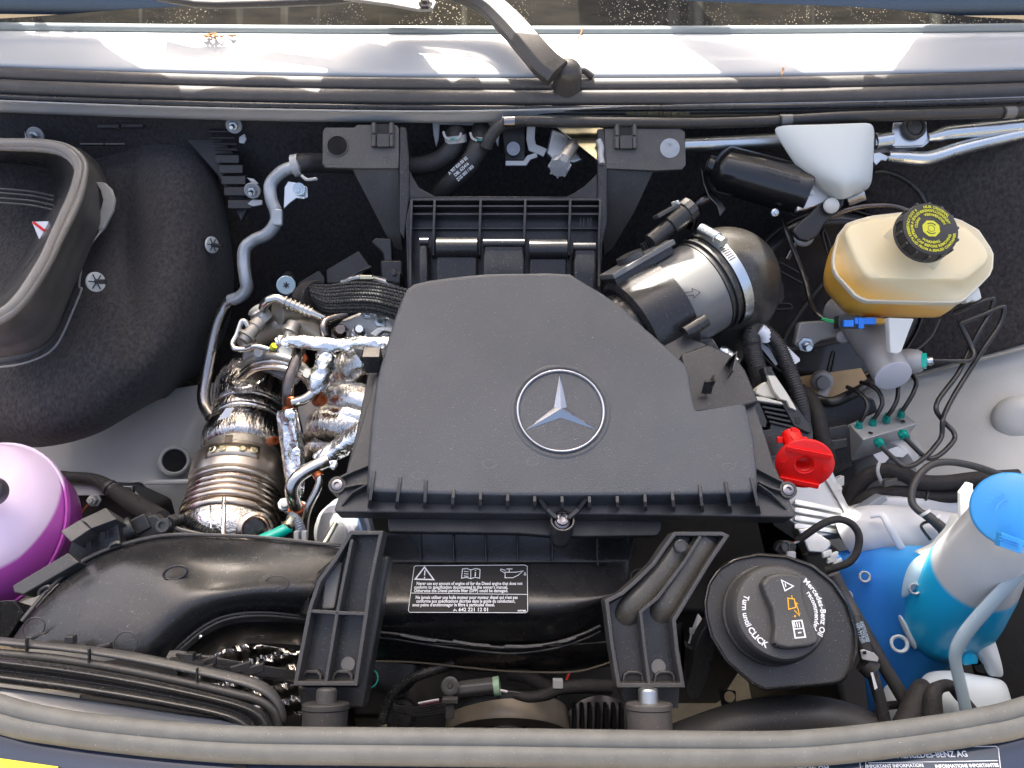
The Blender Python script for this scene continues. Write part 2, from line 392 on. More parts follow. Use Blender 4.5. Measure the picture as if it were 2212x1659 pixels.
# panel built of strips, with openings added to let sun patches into the bay
def hs(x0, x1, s0, s1): 
    c = HA + hv * ((s0+s1)/2) + Vector(((x0+x1)/2, 0, 0)); mb.box(c, Vector(((x1-x0)/2, 0, 0)), hv * ((s1-s0)/2), hn * .008)
HOLES = []   # filled (x0, x1, s0, s1)
def cast(p):   # where the sun ray through p meets the hood
    t = (HA - p).dot(hn) / (-SUN_TRAVEL).dot(hn); q = p - SUN_TRAVEL * t; return q.x, (q - HA).dot(hv)
SPOTS = []
for u0, v0, t0_, u1, v1, t1_ in ((872, 488, 1.0, 1302, 556, .985), (1345, 512, .92, 1610, 628, .90), (404, 1085, .90, 600, 1168, .87), (600, 862, .96, 790, 1168, .90), (-20, 300, 1.0, 250, 505, 1.02), (1965, 1185, .81, 2185, 1455, .79), (1715, 1075, .93, 1860, 1190, .90), (1612, 805, .93, 1728, 892, .93), (500, 850, 1.05, 596, 905, 1.03), (590, 690, .98, 835, 790, .93), (1470, 470, .97, 1668, 650, .93)):
    a = cast(P(u0, v0, t0_)); b = cast(P(u1, v1, t1_)); SPOTS.append((min(a[0], b[0]), max(a[0], b[0]), min(a[1], b[1]), max(a[1], b[1])))
xs = sorted(set([-.95, .95] + [q for s in SPOTS for q in s[:2]])); L_ = (HB - HA).length
for i in range(len(xs) - 1):
    x0, x1 = xs[i], xs[i+1]; xm = (x0 + x1) / 2
    cuts = sorted([(s[2], s[3]) for s in SPOTS if s[0] < xm < s[1]]); s0 = .10
    for a, b in cuts:
        a = max(a, .10)
        if a > s0: hs(x0, x1, s0, a)
        s0 = max(s0, b)
    if s0 < L_: hs(x0, x1, s0, L_)
print('SPOTS', SPOTS)
obj('hood_panel', mb, M['white'], hood, smooth=None)
# lower edge of the hood: its outline is what shades the cowl
SH = [(-300,85),(5,73),(80,101),(88,81),(107,91),(115,99),(125,101),(144,93),(160,93),(171,100),(172,92),(267,123),(379,151),(381,160),(400,159),(553,146),(606,148),(660,160),(681,162),(697,145),(704,142),(706,132),(712,131),(714,124),(720,123),(722,118),(728,118),(730,114),(737,115),(739,111),(746,113),(748,110),(756,113),(758,111),(766,114),(768,112),(776,116),(894,123),(913,136),(937,139),(974,157),(1006,148),(1022,143),(1033,152),(1044,162),(1106,163),(1600,163),(1780,160),(1866,157),(1870,141),(1888,140),(1894,147),(1915,148),(1952,123),(2000,93),(2059,85),(2166,84),(2170,79),(2182,79),(2186,86),(2190,80),(2196,86),(2200,80),(2206,86),(2500,80)]
def hp(u, v):
    x, s = cast(PZ(u, v, .128)); return HA + Vector((x, 0, 0)) + hv * s
low = [hp(a, b) for a, b in SH]
sm = .10
top_ = [HA + Vector((low[-1].x, 0, 0)) + hv*sm, HA + Vector((low[0].x, 0, 0)) + hv*sm]
mb = MB(); off = hn * .004
for a, b in zip(low[:-1], low[1:]):
    a2 = HA + Vector((a.x, 0, 0)) + hv*sm; b2 = HA + Vector((b.x, 0, 0)) + hv*sm
    mb.ring_loft([[p - off for p in (a, b, b2, a2)], [p + off for p in (a, b, b2, a2)]])
o_ = obj('hood_lower_edge', mb, M['white'], hood, smooth=None); o_['kind'] = 'stuff'
ST = [(1253,85),(1330,81),(1479,83),(1559,101),(1659,132),(1766,157),(1800,162),(1640,164),(1613,165),(1479,120),(1455,104),(1426,97),(1335,96),(1255,93)]
mb = MB(); mb.prism([hp(a, b) - hn*.02 for a, b in ST], hn * .008); obj('shadow_strip', mb, M['plastic'], hood, smooth=None)  # unseen strip, shaped to throw the dark band across the cowl

# ---- front seal and the panel in front of it
fu = [-620, -260, 0, 133, 267, 420, 553, 800, 1106, 1400, 1659, 1800, 1926, 2030, 2112, 2212, 2480, 2840]
ft = [1230, 1410, 1502, 1537, 1555, 1567, 1573, 1575, 1577, 1581, 1584, 1577, 1563, 1549, 1534, 1507, 1410, 1230]
fb = [1300, 1480, 1577, 1600, 1617, 1633, 1641, 1645, 1649, 1653, 1650, 1641, 1627, 1612, 1600, 1583, 1500, 1320]
fs = thing('front_hood_seal', 'grey rubber hood seal with two ridges along the front edge of the engine bay', 'rubber seal', PZ(1106, 1610, 0))
for nm, f, r, z in (('inner_ridge', .27, .0078, .004), ('outer_ridge', .74, .0092, .0)):
    mb = MB(); mb.tube([PZ(u, a + (b-a)*f, z) for u, a, b in zip(fu, ft, fb)], r, n=18, k=4, nrm=(0, 0, 1)); obj(nm, mb, M['sealf'], fs, smooth=60)
mb = MB(); mb.grid([[PZ(u, a + (b-a)*f, z) for u, a, b in zip(fu, ft, fb)] for f, z in ((.0, -.010), (1.0, -.010))]); obj('seal_foot', mb, M['rubber'], fs, solid=.006)
mb = MB()
mb.grid([[PZ(u, b - 8, -.012) for u, b in zip(fu, fb)], [PZ(u, b + 60, -.016) for u, b in zip(fu, fb)], [PZ(u, b + 200, -.02) for u, b in zip(fu, fb)], [PZ(u, b + 260, -.06) for u, b in zip(fu, fb)]])
fp = tag(obj('radiator_grille_top', mb, M['body'], sub=1, solid=.004), 'glossy dark panel in front of the grey front seal', 'body panel')
mb = MB(); mb.box(Vector((0, -.375, -.35)), (.8, 0, 0), (0, .008, 0), (0, 0, .30)); obj('front_support', mb, M['void'], fp, smooth=None)
def sticker(name, uv, z, m, parent, th=.0006):
    mb = MB(); mb.prism([PZ(a, b, z) for a, b in uv], (0, 0, -th)); return obj(name, mb, m, parent, smooth=None)
pane = mat('dark_blue_sticker', (.015, .03, .05), .15, coat=.5)
FZ = -.0085
def info_label(x0, x1, y0, lab, title, tu, sub_):
    st = thing('warning_sticker', lab, 'sticker', PZ((x0+x1)/2, y0+20, FZ))
    sticker('sticker_face', [(x0, y0+4), (x0+4, y0), (x1-4, y0-3), (x1, y0+1), (x1+14, y0+110), (x0-6, y0+110)], FZ, pane, st)
    mb = MB(); mb.wall([PZ(a, b, FZ+.0004) for a, b in [(x0-6, y0+100), (x0, y0+5), (x0+5, y0), (x1-5, y0-3), (x1, y0+2), (x1+10, y0+100)]], (0, 0, 1), .0005, .0004); obj('border_line', mb, M['print'], st, smooth=None)
    mb = MB(); mb.wall([PZ(x0+4, y0+33, FZ+.0004), PZ(x1-2, y0+28, FZ+.0004)], (0, 0, 1), .0005, .0004); obj('border_line', mb, M['print'], st, smooth=None)
    text(title, .0062, PZ(tu, y0+16, FZ), (1, .02, 0), (0, 0, 1), M['print'], st, bold=.00012)
    for s, u_ in sub_: text(s, .0036, PZ(u_, y0+40, FZ), (1, .02, 0), (0, 0, 1), M['print'], st, bold=.0001)
info_label(1872, 2157, 1615, 'dark sticker with white lettering at the right end of the front panel', 'MERCEDES-BENZ AG', 2012, [('IMPORTANT INFORMATION', 1932), ('INFORMATIONS IMPORTANTES', 2088)])
info_label(1560, 1857, 1640, 'mostly hidden dark sticker just left of the fully titled one', 'MERCEDES-BENZ AG', 1712, [])
st = sticker('yellow_sticker', [(-30, 1636), (0, 1638), (125, 1656), (128, 1700), (-30, 1700)], FZ, M['yellow'], None); tag(st, 'corner of a yellow sticker at the left end of the front panel', 'sticker')
mb = MB(); mb.box(PZ(517, 1668, FZ-.002), (.005, 0, 0), (0, .02, 0), (0, 0, .002)); obj('panel_gap', mb, M['plastic'], fp)

# ---- firewall mat, side walls, body panels
mb = MB()
xs_ = [-.95 + .1*i for i in range(20)]
rw_ = random.Random(11)
mb.grid([[Vector((x, y + rw_.uniform(-.012, .004), z)) for x in xs_] for y, z in ((.452, .10), (.455, .05), (.462, -.05), (.458, -.2), (.44, -.35), (.41, -.5), (.40, -.8))])
tag(obj('firewall_insulation', mb, M['felt'], sub=3, solid=.02, soff=1), 'flat black felt insulation mat covering the firewall behind the engine', 'insulation mat')
# right felt side and pale inner wing
g = [[(1850, 250, 1.10), (1990, 250, 1.09), (2120, 250, 1.07), (2300, 240, 1.02)],
     [(1860, 420, 1.16), (1990, 420, 1.14), (2120, 420, 1.10), (2320, 410, 1.04)],
     [(1880, 620, 1.20), (2000, 620, 1.18), (2120, 620, 1.12), (2340, 600, 1.05)],
     [(1850, 860, 1.22), (1979, 812, 1.19), (2100, 780, 1.12), (2350, 714, 1.05)]]
mb = MB(); mb.grid([[P(*q) for q in r] for r in g])
rf = tag(obj('side_insulation', mb, M['felt'], sub=3, solid=.012, soff=1), 'black felt insulation on the right wall behind the brake fluid reservoir', 'insulation mat')
mb = MB(); mb.tube([P(1850, 861, 1.216), P(1979, 813, 1.184), P(2100, 781, 1.115), P(2350, 716, 1.045)], .0022, n=8); obj('mat_edge', mb, mat('light_mat_edge', (.42, .40, .36), .7, bump=[(300, .5, .001)]), rf)
g = [[(1700, 880, 1.28), (1979, 790, 1.22), (2100, 760, 1.15), (2380, 690, 1.08)],
     [(1700, 960, 1.24), (1979, 880, 1.20), (2120, 850, 1.13), (2400, 800, 1.06)],
     [(1720, 1060, 1.20), (1979, 980, 1.16), (2120, 960, 1.10), (2400, 920, 1.03)],
     [(1760, 1160, 1.18), (1979, 1080, 1.12), (2150, 1060, 1.07), (2400, 1040, 1.00)],
     [(1760, 1360, 1.16), (1979, 1280, 1.10), (2150, 1260, 1.04), (2400, 1240, .97)],
     [(1760, 1700, 1.15), (1979, 1700, 1.10), (2150, 1700, 1.02), (2400, 1700, .95)]]
mb = MB(); mb.grid([[P(*q) for q in r] for r in g])
rw = tag(obj('right_inner_wing', mb, M['primer'], sub=3, solid=.004), 'pale grey inner wing panel on the right side of the bay', 'body panel')
mb = MB(); n_ = (CAM - P(2190, 910, 1.1)).normalized(); mb.lathe(P(2200, 905, 1.085), n_, [(.034, -.012), (.033, 0), (.026, .006), (.012, .008), (.0005, .008)], 28); obj('pressed_dome', mb, M['primer'], rw, smooth=60)
g = [[(-160, 900, 1.19), (120, 890, 1.20), (300, 850, 1.21), (440, 828, 1.22), (520, 815, 1.24)],
     [(-160, 960, 1.16), (120, 950, 1.17), (300, 920, 1.18), (440, 890, 1.19), (540, 880, 1.26)],
     [(-160, 1040, 1.12), (120, 1035, 1.12), (200, 1020, 1.13), (400, 1010, 1.15), (540, 1000, 1.24)],
     [(-160, 1070, 1.09), (120, 1065, 1.09), (200, 1055, 1.10), (400, 1040, 1.12), (540, 1020, 1.24)],
     [(-160, 1160, 1.10), (120, 1160, 1.10), (250, 1160, 1.11), (400, 1160, 1.13), (540, 1160, 1.26)],
     [(-160, 1700, 1.20), (120, 1700, 1.20), (250, 1700, 1.20), (400, 1700, 1.22), (540, 1700, 1.30)]]
mb = MB(); mb.grid([[P(*q) for q in r] for r in g])
lw = tag(obj('left_inner_wing', mb, M['primer'], sub=3, solid=.004), 'pale grey inner wing panel between the felt hump and the exhaust on the left', 'body panel')
for u, v, t, r in ((377, 995, 1.125, .017), (296, 1059, 1.085, .011)):
    n_ = (CAM - P(u, v, t)).normalized() + Vector((.15, 0, .2))
    mb = MB(); mb.lathe(P(u, v, t - .006), n_, [(r*1.35, -.004), (r*1.3, 0), (r*1.1, .002), (r, .001), (r*.96, -.003)], 28, cap=False); obj('hole_rim', mb, M['primer'], lw, smooth=60, solid=.0008)
    mb = MB(); mb.lathe(P(u, v, t - .006), n_, [(r*.98, -.0035), (.0005, -.0035)], 28); obj('hole', mb, M['void'], lw)
# raised rib on the wing panel
mb = MB(); mb.tube([P(283, 1044, 1.095), P(330, 1042, 1.10), P(412, 1040, 1.105)], .004, n=10); obj('pressed_rib', mb, M['primer'], lw, smooth=60)
# dark masses low in the bay
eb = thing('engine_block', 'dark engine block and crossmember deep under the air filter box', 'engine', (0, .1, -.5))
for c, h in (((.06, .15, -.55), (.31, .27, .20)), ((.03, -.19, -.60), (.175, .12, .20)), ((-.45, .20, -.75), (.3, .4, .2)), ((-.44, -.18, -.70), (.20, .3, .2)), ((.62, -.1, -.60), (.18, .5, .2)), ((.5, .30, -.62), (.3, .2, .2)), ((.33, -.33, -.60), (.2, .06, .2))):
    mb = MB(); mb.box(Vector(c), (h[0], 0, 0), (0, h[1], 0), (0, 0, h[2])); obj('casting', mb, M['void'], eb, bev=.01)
for x in (-.98, .98):
    mb = MB(); mb.box(Vector((x, 0, -.45)), (.01, 0, 0), (0, .5, 0), (0, 0, .5)); tag(obj('fender', mb, M['white'], bev=.004), 'white %s fender side outside the bay' % ('left' if x < 0 else 'right'), 'body panel')
# ================================================================ AIR FILTER BOX
CP = Plane((0, 0, 0), (0, -.30, .954))
ab = thing('air_filter_box', 'large textured black engine air filter cover with a chrome star emblem', 'engine cover', CP.at(1106, 1000, -.05))
lidp = [(793,1052),(800,1061),(820,1064),(953,1069),(1106,1072),(1239,1072),(1373,1071),(1506,1069),(1622,1066),(1637,1058),(1638,1045),(1636,1000),(1631,950),(1620,900),(1612,876),
        (1597,879),(1513,892),(1503,885),(1494,837),(1491,815),(1487,796),(1479,784),(1426,736),(1373,689),(1346,663),(1302,633),(1245,599),(1231,590),(1186,588),(1106,589),(1050,590),(993,595),(926,604),(892,612),(878,622),(868,642),(854,679),(838,730),(822,783),(812,829),(803,900),(797,970)]
lid3 = [CP.at(a, b, 0) for a, b in lidp]
mb = MB(); c = sum(lid3, Vector()) / len(lid3)
H = .034
def shr(k, h): return [c + (p - c)*k - CP.n*h for p in lid3]
mb.ring_loft([shr(1.022, H), shr(1.016, H*.5), shr(1.006, .0085), shr(1.0, .0045), shr(.994, .0014), shr(.985, 0.0002), shr(.96, 0)][::1])
lid = obj('lid', mb, M['cover'], ab, smooth=50)
# flange
fl = [(722,1100),(724,1107),(1000,1109),(1215,1111),(1500,1115),(1714,1118),(1719,1112),(1700,1062),(1672,1000),(1640,900),(1600,800),(1520,740),(1400,700),(860,700),(826,760),(806,829),(786,900),(764,970),(744,1030)]
OFF = -.030
mb = MB(); mb.prism([CP.at(a, b, OFF) for a, b in fl], CP.n * -.030); obj('flange', mb, M['satin'], ab, bev=.0035, seg=3)
# upright lower skirt
mb = MB()
mb.prism([CP.at(a, b, OFF-.030) for a, b in ((838,1139),(840,1149),(1120,1153),(1180,1158),(1260,1160),(1420,1158),(1428,1146),(1428,1000),(838,1000))], CP.n * -.012); obj('skirt', mb, M['plastic'], ab, bev=.002)
ribs = [((808,1017),(797,1097)),((865,1029),(856,1098)),((920,1036),(917,1098)),((980,1056),(977,1098)),((1038,1062),(1037,1099)),((1097,1068),(1096,1099)),((1155,1071),(1155,1099)),((1214,1072),(1215,1100)),((1273,1072),(1274,1101)),((1333,1071),(1335,1102)),((1393,1068),(1395,1103)),((1452,1061),(1456,1104)),((1511,1046),(1518,1105)),((1567,1040),(1579,1107)),((1623,1031),(1641,1109))]
for (a, b), (d, e) in ribs:
    top = CP.at(a, b, -.001); low = CP.at(d, e, OFF+.0015); lowin = CP.at(a, b, OFF - .002); lo2 = CP.at(d, e, OFF - .002)
    mid = CP.at(a + (d-a)*.25, b + (e-b)*.25 - 4, -.006)
    w_ = Vector((.0018, 0, 0)); poly = [CP.at(a, b, .0022), CP.at(a+(d-a)*.45, b+(e-b)*.45, .0022), CP.at(a+(d-a)*.80, b+(e-b)*.80, -.003), CP.at(d, e, OFF+.004), lo2, lowin]
    mb = MB(); mb.prism([p - w_ for p in poly], w_*2); obj('rib', mb, M['satin'], ab, bev=.0006, seg=1)
# corner gussets
for pts in ([(738,1092),(760,1064),(798,1042)], [(1700,1100),(1668,1066),(1640,1046)]):
    mb = MB(); mb.wall([CP.at(pts[0][0], pts[0][1], OFF+.002), CP.at(pts[1][0], pts[1][1], OFF+.012), CP.at(pts[2][0], pts[2][1], OFF+.02)], CP.n, .0022, .022); obj('gusset', mb, M['satin'], ab, bev=.0006, seg=1)
for (u, v), arms in (((728,1047), [[(736,1030),(760,1018),(798,1003)], [(742,1052),(770,1046),(800,1044)]]), ((1703,1058), [[(1692,1040),(1668,1028),(1637,1012)], [(1690,1060),(1665,1052),(1640,1040)]])):
    o = CP.at(u, v, OFF + .004)
    mb = MB(); mb.lathe(o, CP.n, [(.0085, -.045), (.0095, -.01), (.0095, 0), (.0068, .0002), (.0066, -.006)], 24, cap=False); bs = obj('screw_boss', mb, M['satin'], ab, smooth=40)
    mb = MB(); mb.lathe(o, CP.n, [(.0072, -.006), (.0072, -.0015), (.006, .0005), (.0035, .001), (.0032, -.002), (.0004, -.002)], 20); obj('screw', mb, M['screw'], bs, smooth=40)
    for ar in arms:
        mb = MB(); mb.wall([CP.at(a, b, OFF+.010) for a, b in ar], CP.n, .0026, .016); obj('brace', mb, M['satin'], ab, bev=.0006, seg=1)
# middle clip
o = CP.at(1215, 1124, OFF + .004)
mb = MB(); mb.lathe(o, CP.n + Vector((0, .25, 0)), [(.0095, -.050), (.0125, -.034), (.0135, -.012), (.0128, .001), (.0112, .001), (.0108, -.006)], 28, cap=False); bs = obj('screw_boss', mb, M['satin'], ab, smooth=40, solid=.0006)
mb = MB(); mb.lathe(CP.at(1215, 1128, OFF-.04), CP.n + Vector((0, .35, 0)), [(.0065, -.036), (.0078, -.030), (.0095, 0), (.0095, .01)], 20); obj('clip_stem', mb, M['plastic'], ab, smooth=40)
mb = MB(); mb.lathe(CP.at(1215, 1121, OFF + .002), CP.n + Vector((0, .1, 0)), [(.0098, -.005), (.0098, -.003), (.0072, -.002), (.0066, .0012), (.0040, .0016), (.0036, -.0016), (.0004, -.0016)], 24); obj('screw', mb, M['screw'], bs, smooth=40)
for ar in ([(1165,1077),(1183,1100),(1203,1118)], [(1267,1077),(1249,1100),(1228,1118)]):
    mb = MB(); mb.wall([CP.at(ar[0][0], ar[0][1], -.008), CP.at(ar[1][0], ar[1][1], OFF+.010), CP.at(ar[2][0], ar[2][1], OFF+.008)], CP.n, .0045, .014); obj('brace', mb, M['satin'], ab, bev=.0006, seg=1)
# left side skirt of the box with its ribs
mb = MB(); mb.prism([CP.at(a, b, OFF-.012) for a, b in ((735,1080),(752,1000),(770,930),(790,830),(803,765),(850,740),(850,1090))], CP.n * -.05); obj('side_wall', mb, M['plastic'], ab, bev=.002)
mb = MB(); mb.box(CP.at(806, 778, -.012), Vector((.010, 0, 0)), Vector((0, .008, 0)), Vector((0, 0, .014))); obj('side_latch', mb, M['gloss'], ab, bev=.001)
# recess on the right with its upright tab
rp = [(1470,765),(1497,892),(1600,880),(1640,868),(1612,800),(1590,770),(1530,742)]
mb = MB(); mb.prism([CP.at(a, b, -.018) for a, b in rp], CP.n * -.03); obj('recess_floor', mb, M['gloss'], ab, bev=.003)
mb = MB(); mb.box(CP.at(1529, 836, -.002), Vector((.0055, 0, 0)), CP.n * .010 + Vector((0, .004, 0)), Vector((0, .0016, 0))); obj('tab', mb, M['gloss'], ab, bev=.0006, seg=1)
mb = MB(); mb.box(CP.at(1538, 826, .002), Vector((.0012, 0, 0)), CP.n * .012, Vector((0, .005, 0))); obj('tab', mb, M['gloss'], ab, bev=.0004, seg=1)
mb = MB(); mb.wall([CP.at(a, b, .004) for a, b in ((1578,772),(1592,760),(1584,800))], CP.n, .0015, .025); obj('tab', mb, M['satin'], ab)
# emblem
em = thing('emblem', '', '', (0, 0, 0)); bpy.data.objects.remove(em)
eo = CP.at(1211, 887, .0002)
ER = .0493
mb = MB()
rings = []
for j in range(72):
    q = 2*math.pi*j/72; d = Vector((math.cos(q), 0, 0)) + (CP.n.cross(Vector((1, 0, 0)))) * math.sin(q)
    rings.append([eo + d*(ER - .004) + CP.n*.0, eo + d*(ER - .0032) + CP.n*.0022, eo + d*(ER-.0018) + CP.n*.0030, eo + d*(ER - .0004) + CP.n*.0022, eo + d*ER])
mb.ring_loft(rings, False, True); embl = obj('emblem_ring', mb, M['chrome'], ab, smooth=60)
mb = MB(); ey = CP.n.cross(Vector((1, 0, 0)))
tips = []; 
for k in range(3):
    a = math.radians(90 + 120*k); tips.append((eo + Vector((math.cos(a), 0, 0))*(ER-.0045) + ey*math.sin(a)*(ER-.0045), a))
cen = eo + CP.n * .0058
vs = [cen]; fs_ = []
for tpt, a in tips:
    b1 = a + math.radians(60); inn = eo + Vector((math.cos(b1), 0, 0))*.0082 + ey*math.sin(b1)*.0082
    vs += [tpt, inn]
for k in range(3):
    t_ = 1 + 2*k; i1 = 2 + 2*k; i0 = 2 + 2*((k-1) % 3)
    fs_ += [[0, t_, i1], [0, i0, t_]]
base_ = len(vs); vs += [v - CP.n*.0001 for v in []]
mb.add(vs, fs_); obj('emblem_star', mb, M['chrome'], ab, smooth=None)
mb = MB(); rings = []
for j in range(72):
    q = 2*math.pi*j/72; d = Vector((math.cos(q), 0, 0)) + ey * math.sin(q)
    rings.append([eo + d*(ER+.0006) - CP.n*.0006, eo + d*(ER+.0018) + CP.n*.0008, eo + d*(ER+.0040) + CP.n*.0010, eo + d*(ER+.0072) - CP.n*.0006])
mb.ring_loft(rings, False, True); obj('emblem_bezel', mb, M['cover'], ab, smooth=60)
# dried water marks on the lid
for (u, v, r1, r2) in ((903,1027,15,8),(1057,1002,15,9),(1151,997,13,8),(1312,970,6,4),(1572,1008,13,7),(1602,1004,14,10),(1554,985,5,3)):
    rr = random.Random(u); pts = []
    for k in range(18):
        a = k/18*2*math.pi; s = 1 + .12*rr.uniform(-1, 1); pts.append(CP.at(u + r1*s*math.cos(a), v + r2*s*math.sin(a), .0003))
    if rr.random() < .6: pts = pts[:-3]
    mb = MB(); mb.wall(pts, CP.n, .0005, .0003); obj('water_mark', mb, mat('water_mark', (.16,.165,.17), .6), ab, smooth=None)

# ---- duct neck on the right of the box, then the air flow meter
A0 = P(1356, 716, .952); A1 = P(1656, 538, .992)
ax = (A1 - A0).normalized()
def AX(s): return A0 + (A1 - A0) * s
pxr = .905 / FPX
mb = MB(); mb.lathe(AX(0), ax, [(.050, -.035), (.052, 0.015), (.0525, .03)], 56); obj('inlet_neck', mb, M['gloss'], ab, smooth=40)
mb = MB(); mb.lathe(AX(0), ax, [(.0575, .002), (.0640, .006), (.0650, .02), (.0645, .062), (.060, .065)], 64); obj('inlet_sleeve', mb, M['gloss'], ab, smooth=30)
mb = MB(); cc = P(1502, 706, .895); mb.tube([cc - ax*.016, cc + ax*.016], .0082, n=20, smooth=False); obj('sleeve_pin', mb, M['gloss'], ab, smooth=40, bev=.0008)
mb = MB(); mb.prism([P(1400, 730, .94), P(1478, 735, .93), P(1540, 730, .925), P(1565, 770, .915), P(1500, 800, .92), P(1440, 800, .94)], FW * .05); obj('neck_web', mb, M['gloss'], ab, bev=.002)

ms = thing('air_flow_meter', 'silver grey air flow meter tube with an engraved arrow beside the engine cover', 'air flow sensor', AX(.5))
mb = MB(); mb.lathe(AX(0), ax, [(.0585, .063), (.0605, .064), (.0605, .114), (.058, .116)], 64)
M['mafgrey'] = mat('light_grey_plastic', (.15,.15,.147), .38, dust=.2, bump=[(900,.15,.0004)])
obj('tube', mb, M['mafgrey'], ms, smooth=30)
for s, r in ((.1165, .0615), (.1235, .0635)):
    mb = MB(); mb.lathe(AX(0), ax, [(r-.004, s-.002), (r, s-.0015), (r, s+.0015), (r-.004, s+.002)], 64); obj('groove_ring', mb, M['rubber'], ms, smooth=30)
# arrow
c_ = P(1522, 632, .873)
n_ = (CAM - c_).normalized(); n_ = (n_ - ax*n_.dot(ax)).normalized(); sd_ = ax.cross(n_)
def onmaf(s, a, lift=.0002):   # s along the axis, a angle from the facing direction
    return AX(0) + ax*s + (n_*math.cos(a) + sd_*math.sin(a)) * (.0605 + lift)
s0 = (c_ - AX(0)).dot(ax)
ar = [(-.011, -.0022), (.003, -.0022), (.003, -.006), (.012, 0), (.003, .006), (.003, .0022), (-.011, .0022)]
ca, sa = math.cos(.35), math.sin(.35)
mb = MB(); mb.wall([onmaf(s0 + x*ca - y*sa, (x*sa + y*ca)/.0605) for x, y in ar], n_, .0007, .0004, closed=True); obj('arrow_mark', mb, M['blackprint'], ms, smooth=None)
# connector flange on top
fn = (UP*.75 - RT*.62 - FW*.25); fn = (fn - ax*fn.dot(ax)).normalized(); sdf = ax.cross(fn)
def fx(s, side, h): return AX(0) + ax*s + sdf*side + fn*h
mb = MB(); mb.box(fx(.052, .0, .073), ax*.046, sdf*.022, fn*.0035); obj('sensor_flange', mb, M['mafgrey'], ms, bev=.0012)
mb = MB(); mb.box(fx(.050, 0, .066), ax*.043, sdf*.019, fn*.006); obj('sensor_base', mb, M['plastic'], ms, bev=.001)
mb = MB(); mb.lathe(fx(.045, .0, .076), fn, [(.020, 0), (.019, .008), (.0005, .008)], 28, sx=.8); obj('sensor_lid', mb, M['satin'], ms, smooth=40)
for k in range(5):
    mb = MB(); mb.box(fx(.072 + k*.0035, -.012, .080), ax*.0008, sdf*.004, fn*.006); obj('rib', mb, M['plastic'], ms)
mb = MB(); mb.tube([fx(.080, -.004, .083), fx(.118, -.004, .090)], .0105, n=20, smooth=False); obj('plug_socket', mb, M['plastic'], ms, smooth=40, bev=.0008)
pl = thing('sensor_plug', 'black wiring plug pushed onto the top of the air flow meter', 'connector', fx(.13, 0, .09))
mb = MB(); mb.tube([fx(.112, -.004, .089), fx(.140, -.004, .094)], .0135, n=20, smooth=False); obj('plug_body', mb, M['plastic'], pl, smooth=40, bev=.001)
mb = MB(); mb.tube([fx(.138, -.004, .094), fx(.150, -.004, .096)], .0155, n=12, smooth=False); obj('plug_collar', mb, M['plastic'], pl, smooth=None, bev=.001)
mb = MB(); mb.box(fx(.118, -.006, .107), ax*.017, sdf*.008, fn*.0022); obj('latch', mb, M['satin'], pl, bev=.0008)
mb = MB(); mb.box(fx(.134, -.006, .110), ax*.0015, sdf*.008, fn*.003); obj('latch_tip', mb, M['natural'], pl, bev=.0004)
# black elbow after the meter
eh = thing('intake_elbow', 'fat black plastic intake elbow curving down behind the clamp', 'intake pipe', AX(.9))
M['elbow'] = mat('smoky_black_plastic', (.035,.031,.026), .33, dust=.5, rvar=.08, coat=.2)
e0 = AX(0) + ax*.125
dn = (-UP*.6 + FW*.75).normalized()
pts = [AX(0) + ax*.105, e0, e0 + ax*.018, e0 + ax*.036 + dn*.014, e0 + ax*.046 + dn*.045, e0 + ax*.040 + dn*.09, e0 + ax*.02 + dn*.16]
mb = MB(); mb.tube(pts, [.055, .060, .063, .065, .066, .062, .055], n=48, k=8, nrm=fn); obj('pipe', mb, M['elbow'], eh, smooth=60)
hc = thing('hose_clamp', 'shiny steel worm drive clamp round the intake elbow', 'hose clamp', e0)
mb = MB(); mb.lathe(AX(0), ax, [(.0640, .131), (.0652, .131), (.0652, .144), (.0640, .144)], 64, cap=False); obj('band', mb, M['zinc'], hc, smooth=30, solid=.0008)
hcx = (fn*.86 + sdf*.48).normalized(); hcs = ax.cross(hcx)
hc0 = AX(0) + ax*.137 + hcx*.071
mb = MB(); mb.tube([hc0 - hcs*.016, hc0 + hcs*.016], .0075, n=20, smooth=False); obj('screw_housing', mb, M['zinc'], hc, smooth=40, bev=.001)
mb = MB(); mb.tube([hc0 + hcs*.016, hc0 + hcs*.028], .0058, n=6, smooth=False); obj('screw_head', mb, M['zinc'], hc, smooth=None, bev=.0006)
for k in range(7):
    a = .35 + k*.05; d = hcx*math.cos(a) + hcs*math.sin(a); mb = MB(); mb.box(AX(0) + ax*.1375 + d*.0656, ax*.0045, ax.cross(d)*.0006, d*.0004); obj('thread', mb, M['darksteel'], hc)
# ribbed air box end behind the lid
rb = thing('ribbed_intake_housing', 'black ribbed plastic housing standing behind the engine cover', 'air intake housing', P(1090, 520, .98))
RPn = Plane(P(1090, 500, 1.0), (0, -.65, .76))
mb = MB(); mb.prism([RPn.at(a, b, -.03) for a, b in ((886,430),(1297,430),(1303,470),(1298,640),(880,640),(876,480))], RPn.n * -.10); obj('back_wall', mb, M['gloss'], rb, bev=.002)
for u0, u1, r, v in ((903, 930, 7, 508), (940, 1035, 17, 522), (1040, 1137, 8, 512), (1139, 1228, 17, 526), (1234, 1290, 8, 520)):
    a = RPn.at(u0+4, v+14, .002); b = RPn.at(u1-4, v+14, .002)
    mb = MB(); mb.tube([a, b], r*.0008, n=24, smooth=False, nrm=RPn.n); obj('rounded_step', mb, M['gloss'], rb, smooth=50)
    mb = MB(); mb.box(RPn.at((u0+u1)/2, 580, -.006), (b-a)*.5, RPn.n*.012, RPn.n.cross(Vector((1,0,0)))*.030); obj('lower_panel', mb, M['gloss'], rb, bev=.004)
